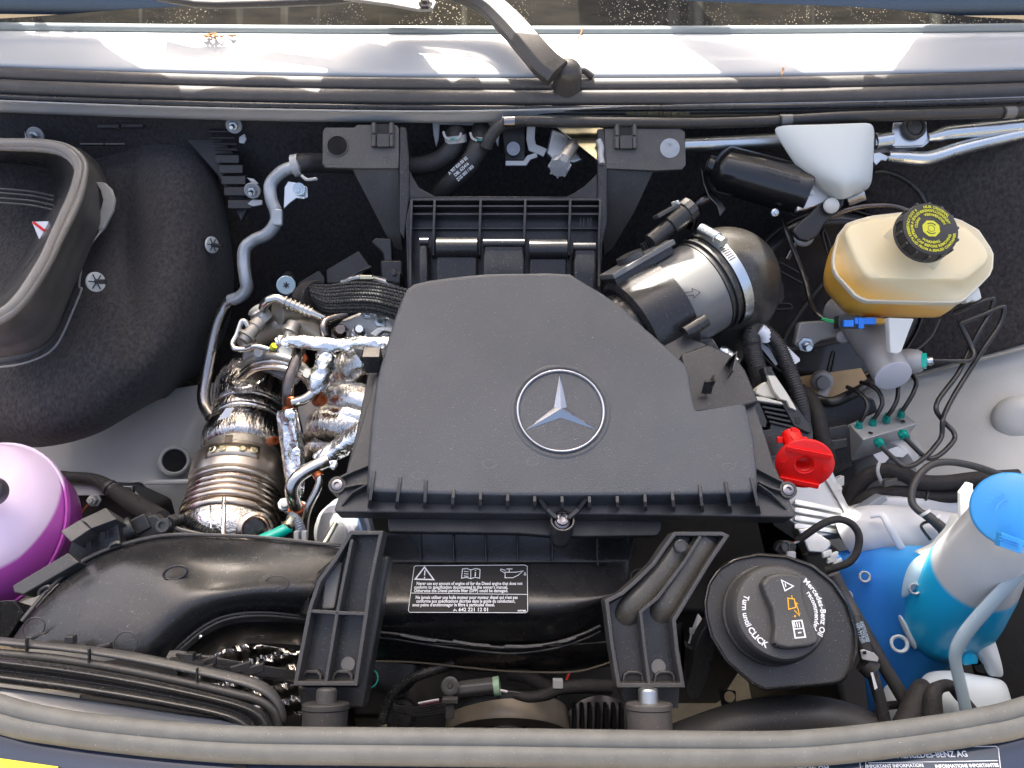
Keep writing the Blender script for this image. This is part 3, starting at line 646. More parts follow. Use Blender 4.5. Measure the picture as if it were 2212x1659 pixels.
for u0, u1 in ((886, 893), (936, 942), (1036, 1041), (1132, 1138), (1229, 1235), (1294, 1300)):
    tall = u0 in (886, 936, 1036, 1132, 1229, 1294)
    a = (u0+u1)/2; w_ = Vector((.0017, 0, 0))
    poly = [RPn.at(a, 432, .0), RPn.at(a - 2, 485, .004), RPn.at(a - 3, 520, -.003), RPn.at(a-3, 552 if u0 not in (886, 1294) else 620, -.008), RPn.at(a-3, 560, -.035), RPn.at(a, 432, -.035)]
    mb = MB(); mb.prism([p - w_ for p in poly], w_*2); obj('upright_rib', mb, M['satin'], rb, bev=.001)
for v, o_ in ((431,-.002), (445,-.005), (462,-.008), (493,-.022)):
    mb = MB(); mb.wall([RPn.at(888, v, o_), RPn.at(1298, v, o_)], RPn.n, .0026, .032 if v < 490 else .01); obj('cross_rib', mb, M['satin'], rb, bev=.0005, seg=1)
for u in (1254, 1261, 1270, 1276):
    mb = MB(); mb.box(RPn.at(u, 480, .001), Vector((.0005, 0, 0)), RPn.n.cross(Vector((1,0,0)))*.006, RPn.n*.0004); obj('moulded_mark', mb, M['blackprint'], rb, smooth=None)

# ---- support frame with its two ears
sf = thing('cowl_support_frame', 'dark grey plastic support frame with two square ears under the cowl', 'support bracket', P(1090, 420, 1.04))
EP = Plane(P(790, 310, 1.035), (0, -.62, .785))
def plate(name, uv, th=.006, off=0, m='greyplastic', bev=.0012):
    mb = MB(); mb.prism([EP.at(a, b, off) for a, b in uv], EP.n * -th); return obj(name, mb, M[m], sf, bev=bev)
plate('left_ear', [(697,283),(703,275),(765,275),(772,269),(857,270),(862,277),(862,350),(860,364),(765,364),(705,362),(696,355)])
plate('right_ear', [(1306,277),(1470,277),(1480,285),(1482,356),(1474,366),(1418,369),(1306,364)])
FLn = Plane(P(790, 360, 1.036), (0, -.97, .25))
for nm, uv in (('left_leg', [(697,352),(862,357),(866,500),(871,543),(857,540),(840,520),(769,383),(762,368),(700,364)]), ('right_leg', [(1312,352),(1482,356),(1474,368),(1420,369),(1410,375),(1370,460),(1322,540),(1304,552),(1300,470)])):
    mb = MB(); mb.prism([FLn.at(a, b) for a, b in uv], FLn.n * -.022); obj(nm, mb, M['greyplastic'], sf, bev=.0015)
plate('left_post', [(862,272),(878,274),(884,340),(884,440),(874,520),(862,500)], .02, .001, 'gloss', .003)
plate('right_post', [(1290,277),(1306,277),(1312,352),(1312,480),(1300,540),(1290,440)], .02, .001, 'gloss', .003)
mb = MB()
def arcw(pts, d): 
    mb = MB(); mb.prism([EP.at(a, b, -.004) for a, b in pts], EP.n * -d); obj('web', mb, M['gloss'], sf, bev=.001)
arcw([(876,345),(890,380),(905,405),(925,416),(940,424),(930,432),(880,436),(870,400)], .02)
arcw([(1306,345),(1290,375),(1262,402),(1240,416),(1225,424),(1240,432),(1300,436),(1312,400)], .02)
arcw([(880,424),(1300,424),(1298,432),(882,432)], .03)
mb = MB(); mb.lathe(EP.at(729, 315, .0004), EP.n, [(.0145, 0), (.0148, .0012), (.0135, .0014), (.013, 0)], 28, cap=False); obj('hole_rim', mb, M['greyplastic'], sf, smooth=50, solid=.0006)
mb = MB(); mb.lathe(EP.at(729, 315, .0004), EP.n, [(.013, .0004), (.0004, .0004)], 28); obj('hole', mb, M['void'], sf, smooth=None)
mb = MB(); mb.lathe(EP.at(1447, 320, .0004), EP.n, [(.0135, .0004), (.0004, .0004)], 28); obj('hole', mb, M['zinc'], sf, smooth=None)
for bu, bv in ((808, 0), (1332, 4)):
    for du, hh in ((0, 22), (38, 22)):
        for dv in (272, 300):
            mb = MB(); mb.box(EP.at(bu + du, bv + dv + 6, .003), Vector((.0022, 0, 0)), EP.n.cross(Vector((1,0,0)))*.0075, EP.n*.004); obj('clip_finger', mb, M['greyplastic'], sf, bev=.0006, seg=1)
        mb = MB(); mb.box(EP.at(bu + du, bv + 292, .002), Vector((.0035, 0, 0)), EP.n.cross(Vector((1,0,0)))*.016, EP.n*.002); obj('clip_rail', mb, M['greyplastic'], sf, bev=.0006, seg=1)
    mb = MB(); mb.box(EP.at(bu + 20, bv + 304, .003), Vector((.0085, 0, 0)), EP.n.cross(Vector((1,0,0)))*.009, EP.n*.0025); obj('clip_tongue', mb, M['satin'], sf, bev=.0008, seg=1)
    mb = MB(); mb.box(EP.at(bu + 20, bv + 292, .0012), Vector((.010, 0, 0)), EP.n.cross(Vector((1,0,0)))*.015, EP.n*.0012); obj('clip_slot', mb, M['void'], sf)
# ================================================================ LEFT SIDE
# felt hump
fh = thing('felt_hump', 'large bulging black felt cover over the blower duct on the left', 'insulation cover', P(250, 800, 1.0))
g = [[(-200,275,1.16),(60,285,1.17),(180,290,1.17),(262,300,1.16),(330,292,1.15),(400,300,1.15),(445,330,1.16),(470,380,1.19)],
     [(-200,330,1.14),(60,340,1.16),(180,350,1.16),(262,350,1.13),(330,330,1.10),(410,345,1.10),(462,390,1.14),(490,440,1.19)],
     [(-200,440,1.12),(60,450,1.14),(180,450,1.15),(256,450,1.12),(330,440,1.06),(420,440,1.07),(480,470,1.14),(505,520,1.22)],
     [(-200,560,1.06),(60,560,1.10),(180,560,1.07),(262,560,1.06),(340,560,1.03),(430,560,1.06),(490,580,1.15),(515,620,1.24)],
     [(-200,680,1.02),(60,690,1.03),(160,690,1.00),(262,680,1.00),(340,680,1.00),(420,680,1.06),(470,690,1.16),(500,720,1.26)],
     [(-200,790,.98),(40,800,.98),(150,790,.965),(250,780,.97),(340,770,1.00),(400,765,1.07),(440,760,1.18),(460,790,1.28)],
     [(-200,880,.96),(40,890,.955),(150,880,.955),(240,860,.975),(320,830,1.02),(370,815,1.08),(396,812,1.18),(404,830,1.28)],
     [(-200,940,.97),(40,950,.965),(130,948,.97),(220,925,1.00),(290,885,1.05),(340,862,1.10),(365,850,1.18),(372,860,1.28)],
     [(-200,965,1.02),(40,975,1.02),(120,972,1.02),(210,945,1.05),(285,900,1.09),(335,868,1.14),(358,862,1.22),(366,868,1.30)]]
for r, (dt, du_) in zip(g, ((0,40),(0,40),(-.05,20),(-.04,16),(-.02,14),(0,20),(0,30),(0,30),(0,30))):
    a, b, c = r[3]; v4 = r[4]
    if dt: r[3] = (a - 4, b, c + dt); r.insert(4, (a + du_, b, c + .055 + dt*.3))
    else: r.insert(4, ((a + v4[0])/2, (b + v4[1])/2, (c + v4[2])/2))
mb = MB(); mb.grid([[P(*q) for q in r] for r in g]); obj('felt_shell', mb, M['felt'], fh, sub=3, solid=.01, soff=1)
# inset panel line with plastic edge
mb = MB(); mb.tube([P(248,428,1.07),P(236,462,1.04),P(221,495,1.02),P(195,530,1.005),P(178,570,.99),P(171,617,.975),P(176,625,.972),P(160,665,.965),P(136,721,.955),P(118,750,.95),P(93,769,.945),P(50,785,.94),P(0,793,.94),P(-60,796,.94)], .0013, n=8, k=5)
obj('edge_line', mb, mat('grey_edge', (.25,.25,.25), .5), fh)
g = [[(248,428,1.075),(221,495,1.025),(178,570,.995),(171,617,.98),(136,721,.96),(93,769,.95),(0,793,.945),(-80,797,.945)],
     [(225,430,1.08),(190,500,1.03),(162,560,1.0),(140,625,.985),(110,705,.965),(70,745,.955),(0,768,.95),(-80,772,.95)]]
mb = MB(); mb.grid([[P(*q) for q in r] for r in g]); obj('flat_skirt', mb, M['rubber'], fh, sub=2, solid=.004)
# clips on the felt
def fir_clip(u, v, t, r, sx, ax_, lab, parent=None):
    th = thing('push_clip', lab, 'clip', P(u, v, t), 'white round clips pressed into the felt')
    mb = MB(); mb.lathe(P(u, v, t), ax_, [(r, -.001), (r, .0004), (r*.93, .0016), (.0005, .0012)], 28); obj('washer', mb, M['natural'], th, smooth=40)
    x, y, z = rot_to(ax_)
    for k in range(6):
        a = k*math.pi/3 + .3; d = x*math.cos(a) + y*math.sin(a); mb = MB(); mb.box(P(u, v, t) + d*r*.5 + z*.0018, d*r*.33, z.cross(d)*r*.05, z*.0004); obj('slot', mb, M['blackprint'], th)
    return th
d1 = (CAM - P(207,610,.96)).normalized() + Vector((.9, 0, 0))
th = fir_clip(207, 609, .955, .0125, 1, d1, 'white slotted clip washer with a black stud on the front of the felt hump')
mb = MB(); mb.tube([P(207,608,.956), P(236,609,.935)], .0032, smooth=False); obj('stud', mb, M['plastic'], th)
th = fir_clip(458, 529, 1.09, .012, 1, d1 + Vector((.4,0,0)), 'white clip washer half hidden in the shade on the right flank of the felt hump')
mb = MB(); mb.tube([P(456,529,1.09), P(480,532,1.08)], .003, smooth=False); obj('stud', mb, M['plastic'], th)
# molded plastic pads and pleats near the firewall
pd = thing('moulded_felt_panel', 'black moulded panel with stepped pleats between two bolts near the left seal', 'trim panel', P(480, 360, 1.1))
for k, (u, v, u2) in enumerate([(450,283,505),(455,297,508),(462,310,512),(466,322,514)]):
    mb = MB(); mb.tube([P(u, v, 1.108), P(u2, v+1, 1.106)], .0022, n=8, smooth=False); obj('pleat', mb, M['plastic'], pd)
for k, (u, v) in enumerate([(492,342),(500,364),(506,388),(512,412),(520,440)]):
    mb = MB(); mb.box(P(u, v, 1.118), Vector((.018,0,0)), UP*.0065, FW*.004 + UP*.002); obj('pleat', mb, M['plastic'], pd, bev=.0015)
mb = MB(); mb.prism([P(a, b, 1.125) for a, b in ((60,268),(320,262),(452,268),(480,300),(505,330),(535,450),(520,480),(470,380),(400,300),(300,300),(60,300))], FW*.01); obj('panel', mb, M['rubber'], pd, bev=.003)
for u, v, w_, h_ in ((235,273,24,4),(287,272,24,4),(200,312,26,2.5),(250,312,22,2.5)):
    mb = MB(); mb.box(P(u, v, 1.10), Vector((w_*px(1.1), 0, 0)), UP*h_*px(1.1), FW*.003); obj('step', mb, M['satin'], pd, bev=.001)
# bolts on the firewall
def bolt(u, v, t, lab, rim=True):
    th = thing('flange_bolt', lab, 'bolt', P(u, v, t), 'bolts with pale washers on the firewall')
    n_ = Vector((.1, -.9, .35)).normalized()
    mb = MB(); mb.lathe(P(u, v, t+.004), n_, [(.0115, -.002), (.0115, 0), (.0105, .001), (.009, .0004)], 28); obj('washer', mb, mat('grey_washer', (.42,.43,.43), .5) if 'gw' not in M else M['gw'], th, smooth=40)
    mb = MB(); mb.lathe(P(u, v, t+.003), n_, [(.0065, 0), (.0065, .006)], 6); obj('nut', mb, M['zinc'], th, smooth=None, bev=.0008)
    mb = MB(); mb.lathe(P(u, v, t+.003), n_, [(.0036, .004), (.0036, .016), (.0028, .0175), (.0005, .0175)], 16); obj('stud', mb, M['zinc'], th, smooth=40)
M['gw'] = mat('grey_washer', (.42,.43,.43), .5)
bolt(76, 292, 1.09, 'bolt in a pale washer just above the square duct opening')
bolt(505, 271, 1.09, 'bolt in a pale washer directly below the rear seal left of the pipe')
bolt(545, 412, 1.09, 'bolt in a pale washer beside the bend of the silver coolant pipe')
for pts, lab in (([(52,282),(60,300),(72,316),(64,314),(54,300)], 'white painted crescent showing left of the bolt above the duct opening'), ([(516,296),(528,288),(532,300),(526,310),(516,308)], 'white painted oval patch showing below the bolt by the pleats'), ([(532,383),(548,386),(560,398),(545,396)], 'sliver of white paint above the bolt by the silver pipe'), ([(534,440),(545,430),(566,432),(566,442),(545,446)], 'sliver of white paint below the bolt by the silver pipe')):
    mb = MB(); mb.prism([P(a, b, 1.103) for a, b in pts], FW*.004); tag(obj('painted_patch', mb, M['white'], bev=.001), lab, 'painted metal', 'bits of white bodywork showing through the felt')

# ---- HVAC duct opening
hv_ = thing('heater_intake_duct', 'square black air duct mouth with a ridged grey rubber lip at the left edge', 'air duct', P(80, 500, .95))
lip = [(-60,308,1.0),(0,311,1.0),(80,313,1.0),(130,321,1.0),(158,338,.995),(172,362,.985),(168,392,.965),(158,425,.945),(142,462,.92),(122,505,.895),(100,555,.87),(74,600,.85),(45,642,.835),(10,675,.825),(-60,705,.82)]
lipp = [P(*q) for q in lip]
M['lip'] = mat('dusty_grey_rubber', (.19,.18,.17), .5, dust=.5, bump=[(700,.2,.0005)])  # base colour lightened in place of sunlight on the lip
for off, r in ((0, .0062), (-.0068, .0042), (.0072, .0045)):
    mb = MB(); c0 = P(60, 470, .93)
    q = [p + (p - c0).normalized()*off + FW*abs(off)*.5 for p in lipp]
    mb.tube(q, r, n=12, k=5); obj('lip_ridge', mb, M['lip'], hv_, smooth=60)
inn = [(-60,345,1.06),(0,348,1.06),(70,352,1.06),(110,358,1.06),(128,370,1.055),(134,388,1.05),(130,412,1.04),(122,440,1.02),(108,475,1.0),(92,515,.98),(70,560,.95),(45,600,.93),(20,630,.92),(0,650,.91),(-60,680,.9)]
mb = MB(); mb.grid([lipp, [P(u, v, t) for u, v, t in inn], [P(u*.8-10, v*.9+40, t+.25) for u, v, t in inn]]); obj('inner_wall', mb, M['plastic'], hv_, sub=2, solid=.002)
mb = MB(); mb.prism([P(a, b, 1.22) for a, b in ((-150,300),(200,300),(200,760),(-150,760))], FW*.01); obj('duct_floor', mb, M['plastic'], hv_)
for k, dv in enumerate((0, 9, 20, 30)):
    mb = MB(); mb.tube([P(-60, 405+dv, 1.07), P(0, 408+dv, 1.07), P(70, 414+dv, 1.06), P(118, 424+dv, 1.03)], .0016, n=8); obj('inner_ridge', mb, M['satin'], hv_)
outs = [(-60,300,1.05),(0,303,1.06),(100,304,1.06),(150,312,1.06),(186,338,1.055),(206,372,1.05),(214,400,1.04),(208,440,1.02),(187,495,.99),(160,561,.96),(138,610,.93),(116,660,.91),(88,722,.89),(52,752,.88),(0,766,.875),(-60,772,.87)]
lip16 = catmull(lipp, 15); outs3 = catmull([P(*q) for q in outs], 14)
n_ = 60; A_ = [lip16[int(i*(len(lip16)-1)/(n_-1))] for i in range(n_)]; B_ = [outs3[int(i*(len(outs3)-1)/(n_-1))] for i in range(n_)]
mb = MB(); mb.grid([[a + (b-a)*f + FW*h for a, b in zip(A_, B_)] for f, h in ((.02,.012),(.15,.004),(.36,.004),(.40,.012),(.46,.010),(.68,.010),(.72,.020),(.78,.016),(1,.022))]); obj('bellows', mb, M['greyplastic'], hv_, sub=1, solid=.003, soff=1)
mb = MB(); mb.prism([P(a, b, 1.02) for a, b in ((205,392),(225,394),(240,408),(247,430),(243,455),(224,492),(212,505),(211,480),(216,455),(222,432),(216,410))], FW*.006); obj('light_flange', mb, mat('pale_flange', (.42,.40,.36), .4, dust=.3), hv_, bev=.0015)
mb = MB(); mb.prism([P(a, b, .995) for a, b in ((69,479),(104,478),(104,500),(86,520))], FW*.001); st = obj('sticker_face', mb, M['label'], hv_, smooth=None)
mb = MB(); mb.prism([P(a, b, .994) for a, b in ((69,481),(74,478),(96,495),(93,500))], FW*.0005); obj('red_bar', mb, M['red'], hv_, smooth=None)

# ---- purple coolant tank
def tank_mat(name, c_lo, c_hi, lvl, blend=.004, axis=(0,0,1), sss=.3, rough=.3, wob=0):
    m = mat(name, c_hi, rough, sss=sss, coat=.15)
    t = m.node_tree; N = t.nodes; L = t.links; b = N['Principled BSDF']
    g = N.new('ShaderNodeNewGeometry'); d = N.new('ShaderNodeVectorMath'); d.operation = 'DOT_PRODUCT'; d.inputs[1].default_value = axis; L.new(g.outputs['Position'], d.inputs[0])
    r = N.new('ShaderNodeMapRange'); r.inputs[1].default_value = lvl - blend; r.inputs[2].default_value = lvl + blend; L.new(d.outputs['Value'], r.inputs[0])
    mx = N.new('ShaderNodeMix'); mx.data_type = 'RGBA'; L.new(r.outputs[0], mx.inputs[0]); mx.inputs[6].default_value = (*c_lo, 1); mx.inputs[7].default_value = (*c_hi, 1)
    L.new(mx.outputs[2], b.inputs['Base Color']); return m
ct = thing('coolant_tank', 'round translucent tank of purple coolant cut by the left edge of the picture', 'coolant tank', P(20, 1150, .82))
co = P(-30, 1140, .86)
M['purple'] = tank_mat('purple_tank', (.50,.09,.46), (.80,.64,.82), (co + Vector((0,0,.028))).z, .0018)
mb = MB(); mb.lathe(co, (-.12, -.35, .93), [(.001, -.07), (.05, -.068), (.082, -.05), (.0945, -.012), (.0965, -.004), (.0965, .004), (.0945, .012), (.088, .035), (.065, .058), (.03, .068), (.001, .07)], 72, sx=.98, xd=(0,0,1)); tk = obj('tank_shell', mb, M['purple'], ct, smooth=60)
axc = Vector((-.12,-.35,.93)).normalized()
mb = MB(); mb.lathe(co, axc, [(.0965, -.0025), (.0990, -.0025), (.0990, .0025), (.0965, .0025)], 72, cap=False); obj('weld_seam', mb, M['purple'], ct, smooth=30)
mb = MB(); mb.lathe(P(-24, 1062, .775), (.2, -.5, .8), [(.015, -.01), (.015, .006), (.012, .008), (.0005, .009)], 24); obj('cap', mb, M['plastic'], ct, smooth=40)
# loom over it
lm = thing('wiring_loom', 'black taped wiring loom arching from behind the purple tank to the dark frame', 'wiring loom', P(200, 1040, 1.0))
mb = MB(); mb.tube([P(90,1020,.98), P(140,1030,.98), P(200,1035,.98), P(240,1055,.97), P(290,1088,.95), P(330,1110,.93), P(352,1118,.90)], [.0065,.0075,.0075,.0095,.0115,.0115,.009], n=16, k=8); obj('tube', mb, M['loom'], lm, smooth=60)
for u, v in ((235,1052),(243,1057)):
    mb = MB(); mb.tube([P(u-1,v-1,.969), P(u+4,v+3,.968)], .0105, n=16, smooth=False); obj('cable_tie', mb, M['rubber'], lm, smooth=50)
# black void behind, bracket with small bolt
hd = thing('headlight_housing', 'dark headlight housing with a pale upper rail behind the purple tank', 'headlight housing', P(220, 1100, 1.0))
mb = MB(); mb.prism([P(a, b, 1.0) for a, b in ((110,1050),(250,1054),(330,1090),(345,1150),(300,1230),(140,1240),(100,1120))], FW*.06); obj('housing_body', mb, M['plastic'], hd, bev=.006)
mb = MB(); mb.prism([P(a, b, .985) for a, b in ((120,1048),(270,1050),(282,1054),(300,1072),(250,1070),(120,1071))], FW*.004); obj('rail', mb, M['white'], hd, bev=.0012)
mb = MB(); mb.box(P(277, 1058, .975), Vector((.007,0,0)), UP*.005, FW*.004); obj('clip', mb, M['zinc'], hd, bev=.0006)
for u, v in ((203,1080),(160,1106)):
    mb = MB(); mb.lathe(P(u, v, .985), (0,-.6,.8), [(.0095, -.003), (.0095, 0), (.0065, .0002), (.0065, .007), (.004, .007), (.004, .011), (.0005, .011)], 6 if u > 200 else 16); obj('nut', mb, M['gw'], hd, smooth=None, bev=.0006)
mb = MB(); mb.tube([P(190,1090,.98), P(172,1115,.975), P(168,1130,.97)], .0012, n=8); obj('brown_wire', mb, M['copper'], hd)

# ---- dark stepped box and long rail by the duct
bx = thing('bracket_box', 'dark stepped plastic box on a long slanted rail in front of the purple tank', 'plastic bracket', P(190, 1170, .80))
def pbox(parent, uv, t, depth, m, bev=.0015, name='panel', dirv=None):
    mb = MB(); mb.prism([P(a, b, t) for a, b in uv] if not isinstance(t, (list, tuple)) else [P(a, b, c) for (a, b), c in zip(uv, t)], (dirv or Vector((0, .25, -1)).normalized()) * depth); return obj(name, mb, M[m], parent, bev=bev)
pbox(bx, ((170,1123),(228,1096),(252,1121),(196,1142),(185,1130)), (.79,.80,.79,.78,.785), .055, 'satin', name='upper_box')
pbox(bx, ((129,1148),(174,1121),(196,1142),(153,1171)), (.78,.79,.78,.77), .05, 'satin', name='lower_box')
pbox(bx, ((26,1265),(147,1193),(171,1214),(51,1284),(30,1280)), (.765,.775,.77,.76,.76), .02, 'satin', name='rail')
pbox(bx, ((147,1193),(153,1172),(252,1125),(262,1180),(171,1216)), (.80,.80,.80,.80,.80), .04, 'plastic', name='rail_end')
pbox(bx, ((-40,1302),(10,1296),(30,1296),(52,1325),(10,1390),(-40,1400)), .79, .05, 'gloss', name='lower_corner')
for u, v in ((191,1178),(221,1158)):
    mb = MB(); mb.prism([P(u-6,v-8,.79), P(u+6,v-10,.79), P(u+7,v+6,.79), P(u-6,v+14,.79)], FW*.002); obj('window', mb, M['void'], bx)
mb = MB(); mb.tube([P(84,1284,.765), P(88,1274,.765), P(104,1266,.765), P(108,1272,.765), P(98,1280,.765)], .0018, n=8); obj('hook', mb, M['satin'], bx)
mb = MB(); mb.wall([P(236,1182,.79), P(238,1176,.79), P(252,1170,.79), P(258,1172,.79)], (0,0,1), .003, .006); obj('hook', mb, M['satin'], bx)
sn = thing('sensor_connector', 'black sensor plug with a round eyelet above the left intake duct', 'connector', P(330, 1140, .84))
mb = MB(); mb.tube([P(262,1150,.82), P(288,1138,.825)], .0125, n=24, smooth=False); obj('plug', mb, M['plastic'], sn, smooth=40, bev=.001)
mb = MB(); mb.box(P(302,1134,.83), RT*.012 + UP*.006, UP*.008 - RT*.004, FW*.008); obj('socket', mb, M['plastic'], sn, bev=.002)
mb = MB(); mb.prism([P(a, b, .825) for a, b in ((316,1116),(334,1111),(350,1125),(366,1112),(380,1122),(372,1148),(345,1160),(305,1164),(296,1150))], FW*.012); obj('body', mb, M['plastic'], sn, bev=.002)
mb = MB(); mb.lathe(P(351,1135,.815), (0,-.5,.85), [(.0075, -.006), (.0078, 0), (.0072, .001), (.0042, .001), (.004, -.002), (.0003, -.002)], 24); obj('eyelet', mb, M['satin'], sn, smooth=40)
mb = MB(); 
c8 = catmull([P(374,1130,.85), P(395,1122,.86), P(412,1130,.86), P(430,1142,.86), P(460,1158,.86)], 9)
mb.tube(c8, lambda f: .0062 + .0008*math.cos(f*len(c8)*math.pi), n=14, k=2); obj('corrugated_tube', mb, M['plastic'], sn, smooth=60)
mb = MB(); mb.tube([P(374,1140,.83), P(400,1148,.83), P(470,1163,.83)], .003, n=8); obj('support_arm', mb, M['satin'], sn)
def qr(cu, cv, t, w_, parent): pass

# ---- big left intake duct (grid from upper edge to lower rim)
du = thing('air_intake_duct', 'wide glossy black air intake duct curving up from the lower left corner', 'intake duct', P(350, 1290, .80))
top = [(10,1400,.74),(48,1342,.755),(107,1272,.775),(171,1218,.79),(240,1184,.80),(333,1160,.81),(400,1155,.815),(480,1157,.82),(553,1160,.825),(660,1171,.83),(760,1181,.835)]
up1 = [(22,1402,.728),(70,1345,.738),(130,1280,.755),(195,1230,.768),(262,1196,.778),(345,1176,.785),(405,1172,.79),(480,1174,.795),(553,1178,.80),(660,1186,.81),(760,1195,.815)]
m1 = [(90,1404,.715),(140,1358,.722),(190,1305,.735),(250,1262,.745),(310,1232,.75),(370,1215,.755),(420,1208,.76),(490,1210,.765),(560,1213,.775),(660,1218,.79),(760,1226,.80)]
m2 = [(180,1412,.708),(225,1372,.712),(262,1332,.72),(310,1296,.728),(355,1270,.732),(400,1254,.736),(445,1246,.742),(505,1243,.75),(570,1244,.76),(660,1246,.775),(760,1254,.79)]
m3 = [(290,1420,.70),(308,1392,.703),(330,1364,.708),(360,1335,.714),(398,1311,.718),(436,1295,.722),(478,1284,.728),(520,1278,.737),(575,1275,.748),(660,1276,.765),(760,1284,.782)]
m4 = [(325,1425,.712),(343,1398,.714),(364,1373,.717),(392,1348,.722),(425,1326,.727),(458,1311,.731),(497,1301,.736),(533,1296,.745),(580,1294,.756),(660,1298,.773),(760,1308,.79)]
m5 = [(362,1430,.74),(380,1400,.742),(400,1381,.744),(425,1360,.748),(455,1341,.752),(485,1329,.757),(518,1323,.763),(548,1321,.77),(592,1322,.78),(660,1330,.795),(760,1340,.81)]
m6 = [(375,1434,.79),(392,1410,.79),(410,1392,.79),(434,1370,.79),(462,1352,.795),(492,1341,.80),(522,1336,.80),(552,1334,.80),(596,1335,.81),(660,1341,.825),(760,1352,.84)]
mb = MB(); mb.grid([[P(*q) for q in r] for r in (top, up1, m1, m2, m3, m4, m5, m6)]); obj('duct_shell', mb, M['gloss'], du, sub=3, solid=.003, soff=1)
mb = MB(); mb.tube([P(u-1, v, t-.006) for u, v, t in top[1:]], .0022, n=8, k=4); obj('upper_flange', mb, M['satin'], du)
for off in (2, 9):
    mb = MB(); mb.tube([P(u+off*.5, v+off, t-.008) for u, v, t in m5[:10]], .0012, n=8, k=5); obj('seam_rim', mb, M['satin'], du, smooth=60)
mb = MB(); mb.grid([[P(u, v, t+.0) for u, v, t in m6], [P(u+8, v+40, t+.06) for u, v, t in m6], [P(u+10, v+52, t+.16) for u, v, t in m6]]); obj('underside', mb, M['plastic'], du, sub=1, solid=.003)
def oring(u, v, t, ru, rv, rot, raised, parent, nm='moulded_ring'):
    pts = [P(u + ru*math.cos(a)*math.cos(rot) - rv*math.sin(a)*math.sin(rot), v + ru*math.cos(a)*math.sin(rot) + rv*math.sin(a)*math.cos(rot), t) for a in (2*math.pi*k/28 for k in range(28))]
    mb = MB(); mb.tube(pts, .0014 if raised else .0007, n=8, closed=True, smooth=False); obj(nm, mb, M['gloss' if raised else 'satin'], parent, smooth=60)
oring(379, 1237, .7402, 26, 14, -.25, True, du)
oring(599, 1259, .7565, 26, 15, 0, False, du)
oring(73, 1356, .7265, 26, 20, -.6, False, du)
oring(271, 1391, .699, 24, 28, .6, False, du)
# fold near the bracket
mb = MB(); mb.prism([P(a, b, c) for a, b, c in ((724,1204,.775),(722,1216,.772),(690,1250,.765),(666,1290,.76),(662,1330,.765),(640,1330,.79),(655,1260,.79))], FW*.02); obj('fold', mb, M['gloss'], du, bev=.003)
# tabs standing on the duct
for u, v in ((86,1371),(226,1393),(446,1440)):
    mb = MB(); mb.box(P(u, v, .702), RT*.006 + UP*.0015, UP*.0008, FW*.003); obj('tab', mb, M['satin'], du)
for u, v in ((147,1391),(405,1428),):
    mb = MB(); mb.box(P(u, v, .698), RT*.016 - UP*.002, UP*.0012, FW*.003); obj('tab', mb, M['plastic'], du)
    mb = MB(); mb.box(P(u+6, v-9, .700), RT*.004, UP*.004, FW*.004); obj('tab', mb, M['plastic'], du, bev=.0008)
# rear lower ledge and slats towards the bracket
pbox(du, ((365,1404),(385,1404),(553,1435),(640,1450),(640,1478),(560,1462),(440,1438),(355,1424)), (.72,.725,.735,.75,.75,.73,.715,.71), .02, 'satin', name='ledge')
for k in range(6):
    v0 = 1413 + k*5; mb = MB(); mb.tube([P(380+k*6, v0, .716), P(553, v0+24-k, .729), P(636, v0+38-k*2, .742)], .0012, n=6, k=2); obj('slat', mb, M['plastic'], du)
for u in (412, 445, 520, 548):
    mb = MB(); mb.box(P(u, 1428+ (u-412)*.14, .71), RT*.010 + UP*.003, UP*.0045, FW*.002); obj('cleat', mb, M['plastic'], du, bev=.0015)

# foil shield down in the opening
sh = thing('quilted_heat_shield', 'crinkled silver and bronze heat shield seen through the left duct opening', 'heat shield', P(550, 1410, 1.0))
mb = MB(); rows = []
for i in range(14):
    r = []
    for j in range(40):
        u = 430 + j*7.5; v = 1370 + i*11 + j*1.2
        r.append(P(u, v, 1.0 + .004*math.sin(j*.55 + i*2.0) + .0015*math.sin(j*1.3 - i) + .0008*i))
    rows.append(r)
M['foilq'] = mat('quilted_foil', (.80,.76,.70), .12, 1, bump=[(220, .3, .002)], var=.3, vscale=8)
mb.grid(rows); obj('foil_sheet', mb, M['foilq'], sh, solid=.002, smooth=60)

# ---- bottom-left trim rails
tr = thing('grille_duct_frame', 'glossy black framed rail curving down at the lower left front edge', 'duct frame', P(300, 1460, .68))
def rail(pts, r, m, nm='rail'):
    mb = MB(); mb.tube([P(*q) for q in pts], r, n=16, k=6); obj(nm, mb, M[m], tr, smooth=60)
mb = MB(); mb.grid([[P(-80,1376,.70),P(0,1384,.70),P(100,1394,.70),P(200,1403,.70),P(300,1416,.70),P(400,1436,.70),P(500,1457,.70),P(560,1470,.70),P(590,1490,.70),P(606,1520,.70),P(612,1560,.70)],
    [P(-80,1392,.688),P(0,1399,.688),P(100,1408,.688),P(200,1420,.688),P(300,1438,.688),P(400,1458,.688),P(500,1480,.688),P(553,1497,.688),P(580,1515,.688),P(598,1540,.688),P(604,1572,.688)]]); obj('top_strip', mb, M['satin'], tr, sub=2, solid=.006)
rail([(-80,1404,.69),(0,1412,.69),(120,1424,.69),(250,1444,.69),(400,1474,.69),(500,1497,.69),(560,1513,.69),(590,1535,.69),(600,1565,.69),(602,1590,.69)], .0042, 'rubber', 'dark_channel')
M['glassy'] = mat('clear_grey_strip', (.06,.065,.065), .18, coat=.6, spec=.6)
A1_ = [(-80,1406,.680),(0,1416,.680),(120,1429,.680),(250,1450,.680),(400,1481,.680),(490,1503,.680),(552,1520,.680),(588,1545,.680),(598,1592,.680)]
